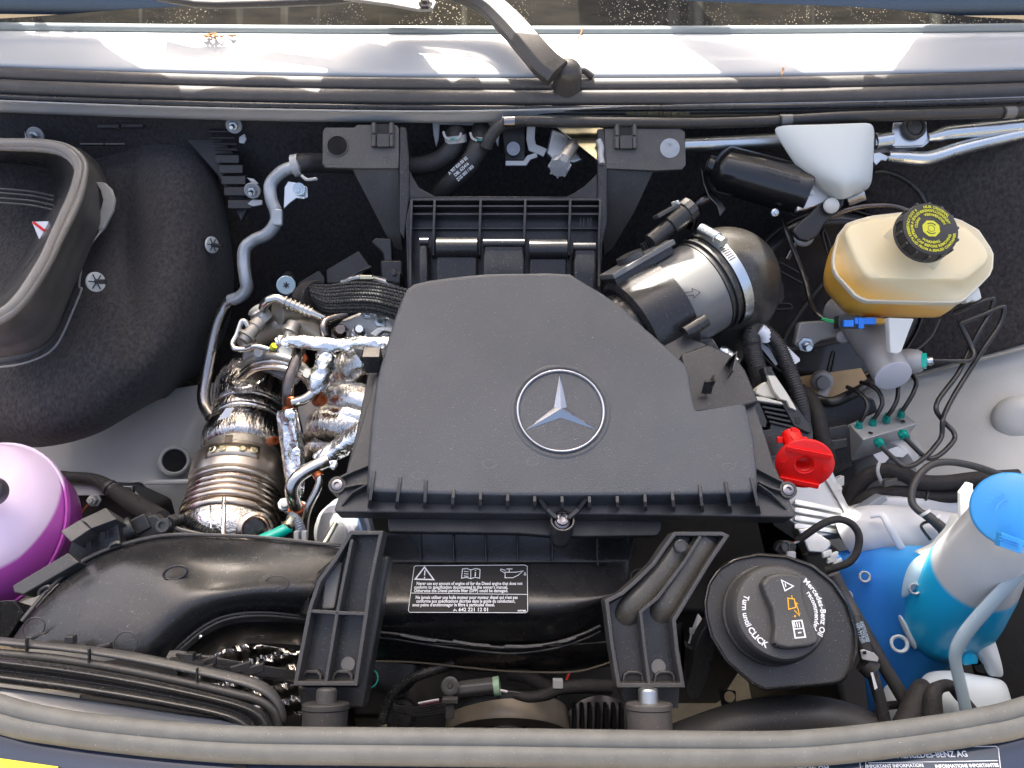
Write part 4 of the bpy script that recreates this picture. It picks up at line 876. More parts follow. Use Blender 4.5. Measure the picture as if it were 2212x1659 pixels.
B1_ = [(-80,1468,.668),(0,1478,.668),(120,1494,.668),(250,1513,.668),(380,1534,.668),(450,1547,.668),(495,1560,.668),(520,1580,.668),(528,1604,.668)]
def mixr(f, t_): return [P(u*(1-f)+x*f, v*(1-f)+y*f, t_) for (u,v,t),(x,y,z) in zip(A1_,B1_)]
mb = MB(); mb.grid([mixr(0,.684), mixr(.10,.668), mixr(.24,.661), mixr(.40,.665), mixr(.50,.671), mixr(.58,.666), mixr(.78,.660), mixr(.93,.662), mixr(1,.676)]); obj('broad_rail', mb, M['gloss'], tr, sub=2, solid=.003, soff=1)
mb = MB(); mb.grid([[P(-120,1470,.668),P(0,1480,.668),(P(133,1500,.668)),P(267,1520,.668),P(420,1545,.668),P(560,1560,.668)],[P(-120,1560,.645),P(0,1570,.645),P(133,1590,.645),P(267,1600,.645),P(420,1615,.645),P(560,1620,.645)]])
M['bluegrey'] = mat('blue_grey_gloss', (.055,.065,.085), .2, coat=.3)
obj('inner_panel', mb, M['bluegrey'], tr, sub=1, solid=.003)
for u, v in ((58,1397),(193,1420),(426,1462)):
    mb = MB(); mb.box(P(u, v-4, .687), RT*.0006, UP*.006, FW*.002); obj('strip_joint', mb, M['plastic'], tr)

# ================================================================ MIDDLE DUCT WITH THE LABEL
md = thing('centre_intake_duct', 'glossy black intake duct under the engine cover carrying the white printed oil label', 'intake duct', P(1060, 1300, .86))
def row(v, t, bend=0, u1=1300):
    r = []
    for u in (815, 850, 940, 1040, 1140, 1200, 1250, 1290, 1320, 1345, 1360):
        x = max(0, (u - 1140) / 220)
        r.append(P(u, v - bend * x**2.2, t + .02 * x**3))
    return r
mb = MB(); mb.grid([row(1150,.888), row(1205,.890), row(1212,.889), row(1218,.887), row(1260,.872,8), row(1300,.855,30), row(1322,.852,55), row(1340,.857,72), row(1362,.872,85), row(1390,.89,80), row(1396,.90,80)]); obj('duct_shell', mb, M['gloss'], md, sub=3, solid=.003, soff=1)
mb = MB(); mb.tube([P(820,1213,.884), P(1100,1213,.884), P(1320,1213,.885)], .0009, n=6); obj('step_edge', mb, M['satin'], md)
for k, (t_, dv, m_) in enumerate(((.868, 0, 'satin'), (.872, 12, 'gloss'))):
    mb = MB(); mb.tube([P(822, 1366+dv, t_), P(860, 1370+dv, t_), P(950, 1384+dv, t_), P(1060, 1397+dv, t_), P(1120, 1399+dv, t_), P(1200, 1388+dv, t_), P(1260, 1369+dv, t_), P(1296, 1352+dv, t_+.01)], .0018, n=8, k=6); obj('seam_rim', mb, M[m_], md, smooth=60)
for a, b in (((865,1374),(942,1387)),((978,1388),(1058,1398)),((1090,1399),(1172,1397)),((1206,1390),(1245,1379))):
    mb = MB(); mb.wall([P(a[0], a[1]-2, .864), P((a[0]+b[0])/2, (a[1]+b[1])/2, .864), P(b[0], b[1]-2, .864)], FW*-1, .0025, .004); obj('seam_clip', mb, M['mafgrey'], md, bev=.0004, seg=1)
mb = MB(); 
def row2(v, t, d=0): return [P(u, v - d*((u-1100)/300)**2, t) for u in (800, 870, 960, 1060, 1160, 1240, 1300, 1345)]
mb.grid([row2(1392,.89,20), row2(1420,.905,20), row2(1443,.93,24), row2(1450,.97,24)]); obj('under_shell', mb, M['gloss'], md, sub=2, solid=.003)
mb = MB(); mb.tube([P(800,1428,.885), P(900,1431,.888), P(1000,1441,.888), P(1100,1450,.888), P(1230,1452,.888), P(1290,1440,.888), P(1340,1422,.885)], .0012, n=8); obj('lower_edge', mb, mat('olive_edge', (.09,.075,.05), .5), md)
for u in (907, 979, 1049, 1118, 1193, 1290, 1372):
    s = -16 if u == 1372 else 0
    mb = MB(); mb.wall([P(u, 1158, .880), P(u + s*.5, 1200, .880), P(u + s + 2, 1216 + (6 if u == 1290 else 0), .878)], (0,-1,.2), .0022, .02); obj('rib', mb, M['plastic'], md, bev=.0006, seg=1)
oring(1406-14, 1253, .862, 31, 22, .5, False, md)
# label
LPt = lambda u, v: .868 + (v-1260) * -.00030
def LP(u, v, o=0): return P(u, v, LPt(u, v) - .004 - o)
lb = thing('oil_warning_label', 'black label with white warning symbols and small bilingual print on the centre duct', 'label', LP(1012, 1270))
mb = MB(); mb.prism([LP(a, b) for a, b in ((898,1221),(1136,1220),(1140,1224),(1141,1320),(1137,1324),(884,1323),(881,1319),(894,1225))], FW*.001); obj('label_face', mb, mat('label_black', (.010,.010,.011), .55, spec=.3), lb, smooth=None)
ln_ = (LP(1012,1230) - LP(1012,1310)).cross(Vector((1,0,0))).normalized()
if ln_.dot(CAM - LP(1012,1270)) < 0: ln_ = -ln_
mb = MB(); mb.wall([LP(a, b, .0004) for a, b in ((898,1222),(1135,1220.5),(1139,1224),(1140,1320),(1136,1323.5),(885,1322.5),(882,1319),(894.5,1225))], ln_, .0006, .0004, closed=True); obj('border_line', mb, M['print'], lb, smooth=None)
mb = MB(); mb.wall([LP(887,1281,.0004), LP(1139,1284,.0004)], ln_, .0006, .0004); obj('divider_line', mb, M['print'], lb, smooth=None)
for s, u, v in (('Never use any amount of engine oil for the Diesel engine that does not', 1014, 1261), ("conform to specification documented in the owner's manual.", 996, 1269), ('Otherwise the Diesel particle filter (DPF) could be damaged.', 996, 1276.5), ("Ne jamais utiliser une huile moteur pour moteur diesel qui n'est pas", 1008, 1291), ('conforme aux spécifications décrites dans le guide du conducteur,', 1006, 1299), ('sous peine d\'endommager le filtre à particules diesel.', 980, 1307)):
    text(s, .0052, LP(u, v, .0003), Vector((1, 0, -.0)), ln_, M['print'], lb, bold=.00012, cond=(.80 if len(s) > 62 else .83) * (1.0))
text('A 642 221 12 01', .0058, LP(1018, 1317.5, .0003), (1,0,0), ln_, M['print'], lb, bold=.00012)
text('0477488', .0026, LP(1127, 1320, .0003), (1,0,0), ln_, M['print'], lb, bold=.00012)
def sym(lines, wd=.0007, closed=True, nm='symbol', o=.0003):
    mb = MB(); mb.wall([LP(a, b, o) for a, b in lines], ln_, wd, .0003, closed=closed); obj(nm, mb, M['print'], lb, smooth=None)
sym([(917,1225),(937,1252),(897,1251)], .0016); sym([(918,1232),(917,1243)], .0013, False); sym([(917,1246),(917,1249)], .0013, False)
sym([(999,1229),(1008,1228),(1017,1231),(1027,1228),(1037,1230),(1036,1249),(1026,1247),(1017,1250),(1007,1247),(997,1249)], .0008); sym([(1017,1231),(1017,1250)], .0007, False)
for v in (1234, 1239, 1244): sym([(1002,v),(1012,v+1)], .0007, False)
sym([(1027,1236),(1026.5,1245)], .0012, False); sym([(1027,1231.5),(1027,1233.5)], .0012, False)
sym([(1091,1236),(1115,1236),(1130,1233),(1120,1242),(1108,1248),(1091,1248)], .0008); sym([(1100,1236),(1100,1230)], .0008, False); sym([(1094,1229),(1107,1229)], .0009, False); sym([(1091,1238),(1081,1232),(1082,1229),(1092,1232)], .0007, False); sym([(1134,1236),(1136,1242),(1132,1242)], .0006)
oring(981, 1317.5, LPt(0,1317)-.0046, 4.5, 4.2, 0, False, lb, 'round_mark')
sym([(981,1313.5),(981,1317.5),(977.5,1319.5)], .0004, False); sym([(981,1317.5),(984.5,1319.5)], .0004, False)

# ================================================================ FRONT BRACKETS
def pocket_bracket(lab, at, plane, outer, walls, floor_uv, depth, fdepth, bars, mount, mb_extra=None):
    br = thing('front_bracket', lab, 'mounting bracket', at, 'hollow black brackets at the front edge')
    mb = MB(); mb.wall([plane.at(a, b) for a, b in outer], plane.n, .0042, depth, closed=True); obj('outer_wall', mb, M['satin'], br, bev=.0008, seg=1)
    for wl in walls:
        mb = MB(); mb.wall([plane.at(a, b, -.0006) for a, b in wl], plane.n, .0036, depth*.95); obj('divider', mb, M['satin'], br, bev=.0007, seg=1)
    mb = MB(); mb.prism([plane.at(a, b, -fdepth) for a, b in floor_uv], plane.n * -.004); obj('floor_plate', mb, M['gloss'], br, bev=.001)
    return br
BL = Plane(P(730, 1400, .725), (0, -.42, .91))
lbk = pocket_bracket('hollow black bracket with four cells left of the printed label', P(730, 1400, .73), BL,
    [(638,1477),(668,1321),(672,1306),(690,1254),(724,1209),(758,1151),(823,1151),(812,1200),(798,1270),(790,1330),(768,1477)],
    [[(703,1476),(728,1324),(738,1272),(760,1165)], [(669,1320),(728,1324),(790,1326)]], [(640,1472),(670,1318),(692,1256),(730,1206),(762,1155),(820,1155),(796,1275),(766,1472)], .028, .022, None, None)
mb = MB(); mb.prism([BL.at(a, b, -.024) for a, b in ((640,1478),(768,1478),(792,1330),(812,1200),(842,1200),(820,1330),(784,1532),(650,1532))], BL.n * -.03); obj('outer_body', mb, M['plastic'], lbk, bev=.004)
for u in (671, 738):
    mb = MB(); mb.prism([BL.at(u-16, 1475, -.0205), BL.at(u-15, 1462, -.0205), BL.at(u-9, 1456, -.0205), BL.at(u+12, 1456, -.0205), BL.at(u+18, 1462, -.0205), BL.at(u+17, 1475, -.0205)], BL.n * -.001); obj('slot', mb, M['void'], lbk)
    mb = MB(); mb.wall([BL.at(u-20, 1475, -.0165), BL.at(u-18, 1459, -.0165), BL.at(u-10, 1451, -.0165), BL.at(u+13, 1451, -.0165), BL.at(u+21, 1460, -.0165), BL.at(u+20, 1475, -.0165)], BL.n, .003, .005); obj('slot_rim', mb, M['satin'], lbk, bev=.001)
mb = MB(); mb.lathe(BL.at(752, 1434, -.0205), BL.n, [(.0068, 0), (.0068, .001), (.0005, .001)], 24); obj('moulding_dot', mb, M['mafgrey'], lbk, smooth=30)
mb = MB(); mb.prism([BL.at(a, b, -.016) for a, b in ((700,1252),(728,1212),(740,1215),(722,1316),(694,1316))], BL.n*-.006); obj('sloped_floor', mb, M['mafgrey'], lbk, bev=.002)
BR = Plane(P(1400, 1400, .725), (0, -.42, .91))
rbk = pocket_bracket('hollow black bracket with curved arms right of the printed label', P(1400, 1400, .73), BR,
    [(1337,1481),(1322,1390),(1311,1299),(1345,1281),(1380,1250),(1413,1217),(1438,1180),(1458,1153),(1560,1153),(1570,1158),(1530,1217),(1492,1280),(1456,1340),(1462,1400),(1475,1481)],
    [[(1403,1480),(1393,1400),(1384,1322),(1420,1292),(1452,1250),(1479,1214),(1514,1158)]],
    [(1340,1476),(1326,1390),(1315,1304),(1350,1284),(1384,1253),(1418,1218),(1442,1182),(1462,1157),(1556,1157),(1564,1160),(1526,1217),(1488,1278),(1450,1340),(1458,1400),(1471,1476)], .030, .020, None, None)
mb = MB(); mb.prism([BR.at(a, b, -.024) for a, b in ((1336,1482),(1474,1482),(1480,1400),(1474,1345),(1465,1530),(1352,1522),(1322,1400),(1305,1300))], BR.n * -.03); obj('outer_body', mb, M['plastic'], rbk, bev=.004)
# rounded inner channels
M['dustyp'] = mat('dusty_plastic', (.075,.07,.058), .3, dust=.4, rvar=.1)
for pts, r in (([(1338,1362,-.036),(1360,1318,-.018),(1398,1276,-.016),(1440,1228,-.015),(1478,1172,-.015)], .0125), ([(1416,1358,-.036),(1435,1312,-.018),(1470,1255,-.016),(1500,1205,-.015),(1526,1164,-.015)], .0125)):
    mb = MB(); mb.tube([BR.at(*q) for q in pts], r, n=16, nrm=BR.n, flat=.6); obj('inner_channel', mb, M['dustyp'], rbk, smooth=60)
for u in (1368, 1436):
    mb = MB(); mb.prism([BR.at(u-19, 1476, -.0185), BR.at(u-17, 1463, -.0185), BR.at(u-10, 1457, -.0185), BR.at(u+10, 1457, -.0185), BR.at(u+18, 1463, -.0185), BR.at(u+19, 1476, -.0185)], BR.n * -.001); obj('slot', mb, M['void'], rbk)
    mb = MB(); mb.wall([BR.at(u-22, 1476, -.0155), BR.at(u-19, 1459, -.0155), BR.at(u-11, 1452, -.0155), BR.at(u+11, 1452, -.0155), BR.at(u+20, 1459, -.0155), BR.at(u+22, 1476, -.0155)], BR.n, .0026, .004); obj('slot_rim', mb, M['satin'], rbk, bev=.001)
mb = MB(); mb.lathe(BR.at(1422, 1440, -.0185), BR.n, [(.0070, 0), (.0070, .0008), (.0005, .0008)], 28); obj('hole', mb, M['mafgrey'], rbk, smooth=30)
mb = MB(); mb.lathe(BR.at(1471, 1180, .001), BR.n, [(.0062, -.008), (.0064, 0), (.0052, .001), (.0048, .0002), (.0003, .0002)], 28); obj('stud', mb, M['satin'], rbk, smooth=40)
for u, lab in ((704, 'round black rubber mount under the left front bracket'), (1402, 'round black rubber mount under the right front bracket')):
    rm = thing('rubber_mount', lab, 'rubber mount', P(u, 1540, .74), 'rubber mounts at the front edge')
    o = P(u, 1526, .700); z_ = Vector((0, .93, .42))
    mb = MB(); mb.lathe(o, z_, [(.024, -.075), (.0235, -.030), (.0205, -.026), (.0205, -.003), (.0215, -.002), (.0215, .002), (.0205, .003), (.012, .0035), (.0115, .0035)], 36); obj('bush', mb, M['rubber'] if u < 1000 else M['seal'], rm, smooth=30)
    mb = MB(); mb.lathe(o, z_, [(.0095, .002), (.0095, .014), (.008, .0155), (.0005, .016)], 28); obj('pin', mb, M['satin'] if u < 1000 else M['zinc'], rm, smooth=40)
# ================================================================ PIPES AT THE FIREWALL
def hose(name, uvt, r, m, parent, n=16, k=7, smooth=60, flat=1.0):
    mb = MB(); mb.tube([P(*q) for q in uvt], r, n=n, k=k, flat=flat); return obj(name, mb, M[m] if isinstance(m, str) else m, parent, smooth=smooth)
def corr(name, uvt, r, m, parent, pitch=.0032, amp=.0011, n=20):
    c = catmull([P(*q) for q in uvt], 30); L_ = sum((c[i+1]-c[i]).length for i in range(len(c)-1)); cyc = max(4, int(L_/pitch))
    # resample evenly, 4 rings per cycle
    N_ = cyc*4; out = []; acc = [0]
    for i in range(len(c)-1): acc.append(acc[-1] + (c[i+1]-c[i]).length)
    j = 0
    for i in range(N_ + 1):
        s = acc[-1]*i/N_
        while j < len(acc)-2 and acc[j+1] < s: j += 1
        out.append(c[j].lerp(c[j+1], (s-acc[j])/max(1e-9, acc[j+1]-acc[j])))
    mb = MB(); mb.tube(out, lambda f: r + amp*(1, .7, -1, -.7)[int(round(f*N_)) % 4], n=n, smooth=False); return obj(name, mb, M[m], parent, smooth=75)
M['palesteel'] = mat('pale_coated_pipe', (.36,.39,.41), .42, .55, var=.25, vscale=30, rvar=.1)
cp = thing('coolant_pipe', 'pale grey metal coolant pipe snaking down the firewall left of the engine', 'pipe', P(530, 600, 1.07))
hose('pipe', [(648,356,1.05),(630,362,1.05),(606,373,1.05),(585,398,1.05),(586,430,1.05),(596,458,1.05),(596,480,1.05),(578,505,1.055),(550,518,1.06),(530,535,1.06),(526,565,1.06),(530,600,1.06),(533,622,1.065),(520,640,1.07),(497,649,1.075)], .0087, 'palesteel', cp, n=20)
hose('lower_pipe', [(503,647,1.073),(491,656,1.077),(480,675,1.08),(467,708,1.08),(455,761,1.08),(446,810,1.08),(440,850,1.075),(443,878,1.07),(457,902,1.06)], [.0080,.0082,.0082,.0086,.0086,.0088,.0088,.0088,.0088], mat('dull_steel_pipe', (.38,.36,.35), .28, 1, var=.2, vscale=12, rvar=.08), cp, n=20)
mb = MB(); mb.prism([P(a, b, 1.055) for a, b in ((614,404),(622,391),(650,396),(664,404),(665,426),(656,430),(640,428),(624,440),(612,452))], FW*.003); obj('bracket_plate', mb, M['zinc'], cp, bev=.001)
mb = MB(); mb.box(P(600, 470, 1.045), Vector((.007,0,0)), UP*.012, FW*.004); obj('joint_block', mb, M['palesteel'], cp, bev=.003)
mb = MB(); mb.lathe(P(646, 408, 1.05), (.1,-.8,.5), [(.0085,-.001),(.0085,.001),(.006,.0012),(.006,.007),(.0034,.0075),(.0034,.014),(.0004,.0145)], 20); obj('bolt', mb, M['zinc'], cp, smooth=40)
def spring_clamp(u, v, t, ax_, r, lab):
    th = thing('spring_clamp', lab, 'hose clamp', P(u, v, t), 'spring clamps on the firewall hoses')
    mb = MB(); mb.lathe(P(u, v, t), ax_, [(r, -.005), (r+.0008, -.005), (r+.0008, .005), (r, .005)], 40, cap=False); obj('band', mb, M['gw'], th, smooth=40, solid=.0007)
    x, y, z = rot_to(ax_)
    return th
hs1 = thing('heater_hose', 'black rubber heater hose passing behind the left ear of the support frame', 'hose', P(800, 350, 1.09))
hose('hose', [(640,357,1.055),(660,352,1.06),(700,352,1.075),(780,355,1.09),(880,360,1.09),(935,352,1.085),(970,330,1.075),(984,305,1.07),(985,285,1.075)], .0135, 'rubber', hs1, n=24)
spring_clamp(641, 357, 1.053, (.9,.1,.15), .0143, 'pale spring clamp where the black hose meets the silver pipe')
mb = MB(); mb.tube([P(652,380,1.04), P(664,388,1.035), P(684,386,1.03)], .0022, n=10); tag(obj('clamp_ear', mb, M['gw']), 'bent pale clamp ear poking out under the black hose at the silver pipe', 'hose clamp')
hs2 = thing('heater_hose', 'black rubber heater hose with white stamped numbers at the cowl centre', 'hose', P(1020, 340, 1.08))
hose('hose', [(1040,280,1.085),(1038,300,1.07),(1030,325,1.065),(1012,355,1.07),(985,385,1.08),(955,415,1.10),(930,450,1.14)], .0140, 'rubber', hs2, n=24)
hx_ = (P(1012,340,1.05) - P(975,362,1.05)).normalized(); hn_ = (CAM - P(1000,350,1.06)).normalized()
hx2 = (P(1020,335,1.06)-P(982,378,1.06)).normalized()
for k, s in enumerate(('A 907 830 00 02', 'DBL 625416', 'ZGS 003 / 003')):
    c_ = P(989 + k*8, 358 + k*8, 1.0505)
    text(s, .0062, c_, (P(1005,345,1.05)-P(975,372,1.05)), hn_, M['print'], hs2, bold=.00008, cond=.8)
for u, v, lab in ((984, 300, 'pale spring clamp with teal marks on the left of the twin heater ports'), (1042, 302, 'pale spring clamp with teal marks on the right of the twin heater ports')):
    th = spring_clamp(u, v, 1.068, (.1 if u < 1000 else .0,-.45,-.9), .0146, lab)
    for a, b, c in (((u-26,v-15),(u-22,v-4),(u-12,v+2)), ((u+12,v-12),(u+8,v-2),(u-2,v+3))):
        mb = MB(); mb.tube([P(*a,1.055), P(*b,1.052), P(*c,1.05)], .0018, n=8); obj('ear', mb, M['gw'], th)
    mb = MB(); mb.box(P(u-4, v+1, 1.0495), RT*.004, UP*.0012, FW*.0008); obj('teal_mark', mb, M['teal'], th)
mb = MB(); mb.prism([P(a, b, 1.095) for a, b in ((933,258),(1085,258),(1078,300),(1076,318),(1068,300),(1068,272),(950,268),(948,300),(942,318),(936,290))], FW*.004); tag(obj('heater_port_plate', mb, M['white'], bev=.002), 'white painted plate edge framing the twin heater hose ports', 'body panel')
# white cut-out bracket and valve
mb = MB(); mb.wall([P(1148,262,1.08), P(1146,300,1.08), P(1150,318,1.08), P(1170,326,1.08), P(1178,330,1.08)], -FW, .012, .004); tag(obj('painted_strip', mb, M['white'], bev=.001), 'upright white painted strip left of the grey service cap', 'body panel')
mb = MB(); mb.wall([P(1160,334,1.08), P(1142,340,1.08), P(1134,352,1.08), P(1092,352,1.08)], -FW, .007, .004); tag(obj('painted_strip', mb, M['white'], bev=.001), 'L shaped white painted edge below the upright strip near the service cap', 'body panel')
mb = MB(); mb.prism([P(a, b, 1.09) for a, b in ((1083,262),(1134,262),(1134,346),(1092,346))], FW*.01); tag(obj('black_cover_plate', mb, M['plastic'], bev=.001), 'small flat black cover plate carrying a bolt in the middle of the cowl', 'cover plate')
mb = MB(); mb.lathe(P(1109, 321, 1.08), (0,-.8,.5), [(.0095,-.001),(.0095,.001),(.0062,.0012),(.0062,.006),(.0036,.0065),(.0036,.012),(.0004,.0125)], 20); tag(obj('cover_bolt', mb, M['screw'], smooth=40), 'dull bolt with collar on the small black cover plate', 'bolt')
sv = thing('service_valve', 'grey ribbed cap on a metal service valve hanging beside the gold plate', 'valve', P(1210, 350, 1.0))
mb = MB(); mb.prism([P(a, b, 1.075) for a, b in ((1192,275),(1225,290),(1250,330),(1262,345),(1240,352),(1195,345),(1180,330))], FW*.012); obj('valve_block', mb, M['alu'], sv, bev=.004)
va = (P(1238,312,1.05), P(1214,350,1.00), P(1200,376,.975)); vd = (va[2]-va[0]).normalized()
mb = MB(); mb.tube([va[0], va[1]], .0088, n=24, smooth=False); obj('valve_tube', mb, M['alu'], sv, smooth=40, bev=.001)
M['capgrey'] = mat('grey_blue_cap', (.20,.23,.27), .45)
mb = MB(); mb.lathe(va[1], vd, [(.0115,0),(.0118,.004),(.0128,.017),(.0115,.0205),(.0005,.0215)], 24); obj('cap', mb, M['capgrey'], sv, smooth=40)
x_, y_, z_ = rot_to(vd)
for k in range(8):
    a = k*math.pi/4; d = x_*math.cos(a)+y_*math.sin(a); mb = MB(); mb.box(va[1] + vd*.0125 + d*.0128, vd*.0085, vd.cross(d)*.0013, d*.0013); obj('cap_rib', mb, M['capgrey'], sv, bev=.0005, seg=1)
    mb = MB(); mb.box(va[1] + vd*.0214 + d*.0065, d*.0062, vd.cross(d)*.0007, vd*.0007); obj('cap_rib', mb, M['capgrey'], sv)
mb = MB(); mb.prism([P(1194,268,1.055), P(1298,268,1.055), P(1308,288,1.05), P(1296,300,1.045), P(1292,320,1.04), P(1305,358,1.03)], FW*.002); tag(obj('gold_bracket_plate', mb, M['gold'], bev=.0006), 'iridescent gold triangular steel plate beside the grey service cap', 'metal plate')
mb = MB(); mb.tube([P(1293,303,1.036), P(1298,318,1.034), P(1297,335,1.032), P(1300,354,1.03)], .0042, n=12); tag(obj('curved_lip', mb, M['gw'], smooth=60), 'short curved pale metal lip at the tip of the gold plate', 'metal lip')
# cable along the cowl
cb = thing('cowl_cable', 'thick black sheathed cable running right along the underside of the rear seal', 'cable', P(1600, 265, 1.04))
hose('cable_sheath', [(1050,318,1.05),(1056,302,1.045),(1072,280,1.04),(1095,266,1.035),(1130,262,1.035),(1213,264,1.035),(1373,265,1.035),(1506,266,1.035),(1659,262,1.035),(1819,253,1.035),(2006,248,1.035),(2212,241,1.035),(2400,230,1.035)], [.0088,.0088,.0082,.0070]+[.0070]*9, 'rubber', cb, n=20)
for u, v in ((1100,264),(1697,260),(2179,243)):
    mb = MB(); mb.tube([P(u-12,v+.5,1.034), P(u+12,v-.5,1.034)], .0079, n=18, smooth=False); obj('clip', mb, M['screw'] if u < 1200 else M['mafgrey'], cb, smooth=60)
    mb = MB(); mb.tube([P(u-15,v+.5,1.034), P(u-11,v+.3,1.034)], .0084, n=18, smooth=False); obj('clip_edge', mb, M['plastic'], cb, smooth=60)
# wiper linkage: silver tubes
wl = thing('wiper_linkage', 'galvanised steel tube linkage of the wipers crossing the upper right of the bay', 'wiper linkage', P(1950, 300, 1.06))
hose('tube', [(1430,318,1.062),(1482,313,1.062),(1590,308,1.064),(1700,302,1.066),(1800,296,1.068)], .0098, 'zinc', wl, n=24)
hose('tube', [(1890,306,1.06),(1925,300,1.06)], .0105, 'zinc', wl, n=20)
mb = MB(); mb.prism([P(a, b, 1.055) for a, b in ((1892,285),(1925,295),(1930,264),(2002,262),(2004,300),(1996,314),(1930,316),(1922,306),(1892,315))], FW*.004); obj('joint_plate', mb, M['zinc'], wl, bev=.0015)
mb = MB(); mb.prism([P(a, b, 1.060) for a, b in ((1895,300),(1925,312),(1935,320),(1995,318),(2010,306),(2040,296),(2040,288),(1890,285))], FW*.008); obj('flattened_end', mb, M['zinc'], wl, bev=.002)
hose('tube', [(2003,298,1.06),(2030,292,1.06),(2060,286,1.06),(2212,272,1.055),(2420,250,1.05)], [.006,.0095,.0105,.0110,.0110], 'zinc', wl, n=24)
hose('tube', [(1918,338,1.06),(1950,340,1.06),(1990,343,1.06),(2020,338,1.06),(2070,322,1.06),(2150,302,1.058),(2240,284,1.055),(2400,262,1.05)], [.0075,.0095,.010,.010,.010,.0095,.009,.009], 'zinc', wl, n=24)
mb = MB(); mb.lathe(P(1974,276,1.052), (0,-.6,.8), [(.0165,-.004),(.0165,.002),(.0145,.004),(.0125,.004),(.0115,.0015),(.0085,.0045),(.0005,.005)], 32); obj('bush', mb, M['rubber'], wl, smooth=40)
mb = MB(); mb.prism([P(a, b, 1.065) for a, b in ((1888,318),(1965,316),(1985,322),(1900,332),(1888,328))], FW*.004); obj('crank_plate', mb, M['darksteel'], wl, bev=.001)
mb = MB(); mb.prism([P(a, b, 1.058) for a, b in ((1886,330),(1900,328),(1925,338),(1915,348),(1905,346),(1893,358),(1886,350))], FW*.006); obj('end_tab', mb, M['zinc'], wl, bev=.002)
wc = thing('linkage_cover', 'smooth milky white plastic cover hanging over the wiper motor', 'plastic cover', P(1790, 340, 1.02))
g = [[(1660,270,1.03),(1720,268,1.015),(1800,265,1.01),(1860,263,1.015),(1893,262,1.03)],
     [(1682,305,1.03),(1735,305,1.010),(1805,305,1.0),(1862,303,1.008),(1892,302,1.03)],
     [(1706,345,1.03),(1750,345,1.005),(1810,345,.995),(1862,345,1.003),(1890,345,1.03)],
     [(1730,378,1.03),(1768,382,1.005),(1815,378,.99),(1862,382,1.0),(1888,382,1.03)],
     [(1756,402,1.04),(1785,412,1.015),(1822,398,.99),(1858,404,1.01),(1884,402,1.035)],
     [(1768,418,1.05),(1800,432,1.03),(1826,436,1.01),(1850,420,1.03),(1872,414,1.05)]]
mb = MB(); mb.grid([[P(*q) for q in r] for r in g]); obj('cover_shell', mb, M['cover_w'], wc, sub=3, solid=.003, soff=1)
wm = thing('wiper_motor', 'glossy black wiper motor cylinder under the white cover', 'electric motor', P(1640, 390, 1.07))
M['motor'] = mat('black_motor_paint', (.012,.012,.013), .2, coat=.4, rvar=.04)
m0, m1_ = P(1560, 364, 1.07), P(1735, 412, 1.05); ma = (m1_-m0).normalized()
mb = MB(); mb.lathe(m0, ma, [(.020,-.012),(.024,-.008),(.031,0),(.0325,.004),(.0335,.05),(.0345,.11),(.036,.114),(.036,.120),(.034,.121)], 48); obj('motor_case', mb, M['motor'], wm, smooth=35)
mb = MB(); mb.lathe(m0, ma, [(.0145,-.022),(.0165,-.020),(.0165,-.006),(.018,-.004)], 28); obj('end_cap', mb, M['motor'], wm, smooth=40)
mb = MB(); mb.lathe(m0, ma, [(.008,-.0225),(.008,-.0215)], 20); obj('end_label', mb, M['gw'], wm, smooth=40)
tn = (CAM - P(1680,370,1.03)).normalized()
for k, s in enumerate(('A9108200500 000', '31026 29 06 2479')):
    text(s, .0075, P(1690, 362 + 14*k, 1.0175), ma, tn, M['blackprint'] if 0 else mat('embossed_black', (.075,.075,.075), .5), wm, cond=.85)
mb = MB(); mb.prism([P(a, b, 1.03) for a, b in ((1738,398),(1758,392),(1792,400),(1800,420),(1780,440),(1745,452),(1720,458),(1722,448))], FW*.012); obj('gearbox_plate', mb, M['alu'], wm, bev=.003)
mb = MB(); mb.lathe(P(1752, 411, 1.028), (0,-.6,.8), [(.006,0),(.006,.001),(.0032,.001),(.003,-.002),(.0003,-.002)], 20); obj('rivet', mb, M['alu'], wm, smooth=40)
mb = MB(); mb.tube([P(1830,432,1.05), P(1868,418,1.04)], .0095, n=20, smooth=False); obj('rod_end', mb, M['alu'], wm, smooth=40, bev=.001)
mb = MB(); mb.prism([P(a, b, 1.03) for a, b in ((1776,432),(1798,421),(1824,428),(1824,444),(1806,458),(1780,486),(1768,510),(1745,522),(1728,518),(1712,500),(1718,488),(1748,462))], FW*.010); obj('mount_arm', mb, M['plastic'], wm, bev=.003)
mb = MB(); mb.lathe(P(1796, 444, 1.022), (0,-.7,.7), [(.0105,-.002),(.0105,.001),(.006,.004),(.0005,.0045)], 28); obj('white_bush', mb, M['natural'], wm, smooth=40)
mb = MB(); mb.lathe(P(1738, 511, 1.04), (.1,-.8,.6), [(.0135,-.004),(.0135,.001),(.010,.005),(.0005,.007)], 28); obj('grey_bush', mb, M['gw'], wm, smooth=50)
mb = MB(); mb.lathe(P(1672, 460, 1.05), (0,-.7,.7), [(.0055,0),(.0055,.005),(.003,.006),(.003,.009),(.0003,.009)], 8); obj('screw', mb, M['zinc'], wm, smooth=40)
for pts, r in (([(1498,480,1.12),(1505,450,1.11),(1520,432,1.105),(1545,425,1.1)], .0085), ([(1520,500,1.13),(1535,465,1.12),(1555,440,1.11)], .009)):
    pass
th = thing('metal_pipe', 'short shiny bent pipe half hidden below the wiper motor', 'pipe', P(1520, 450, 1.12)); hose('pipe', [(1490,490,1.14),(1500,455,1.12),(1512,436,1.11),(1535,424,1.11)], .008, 'darksteel', th, n=16)
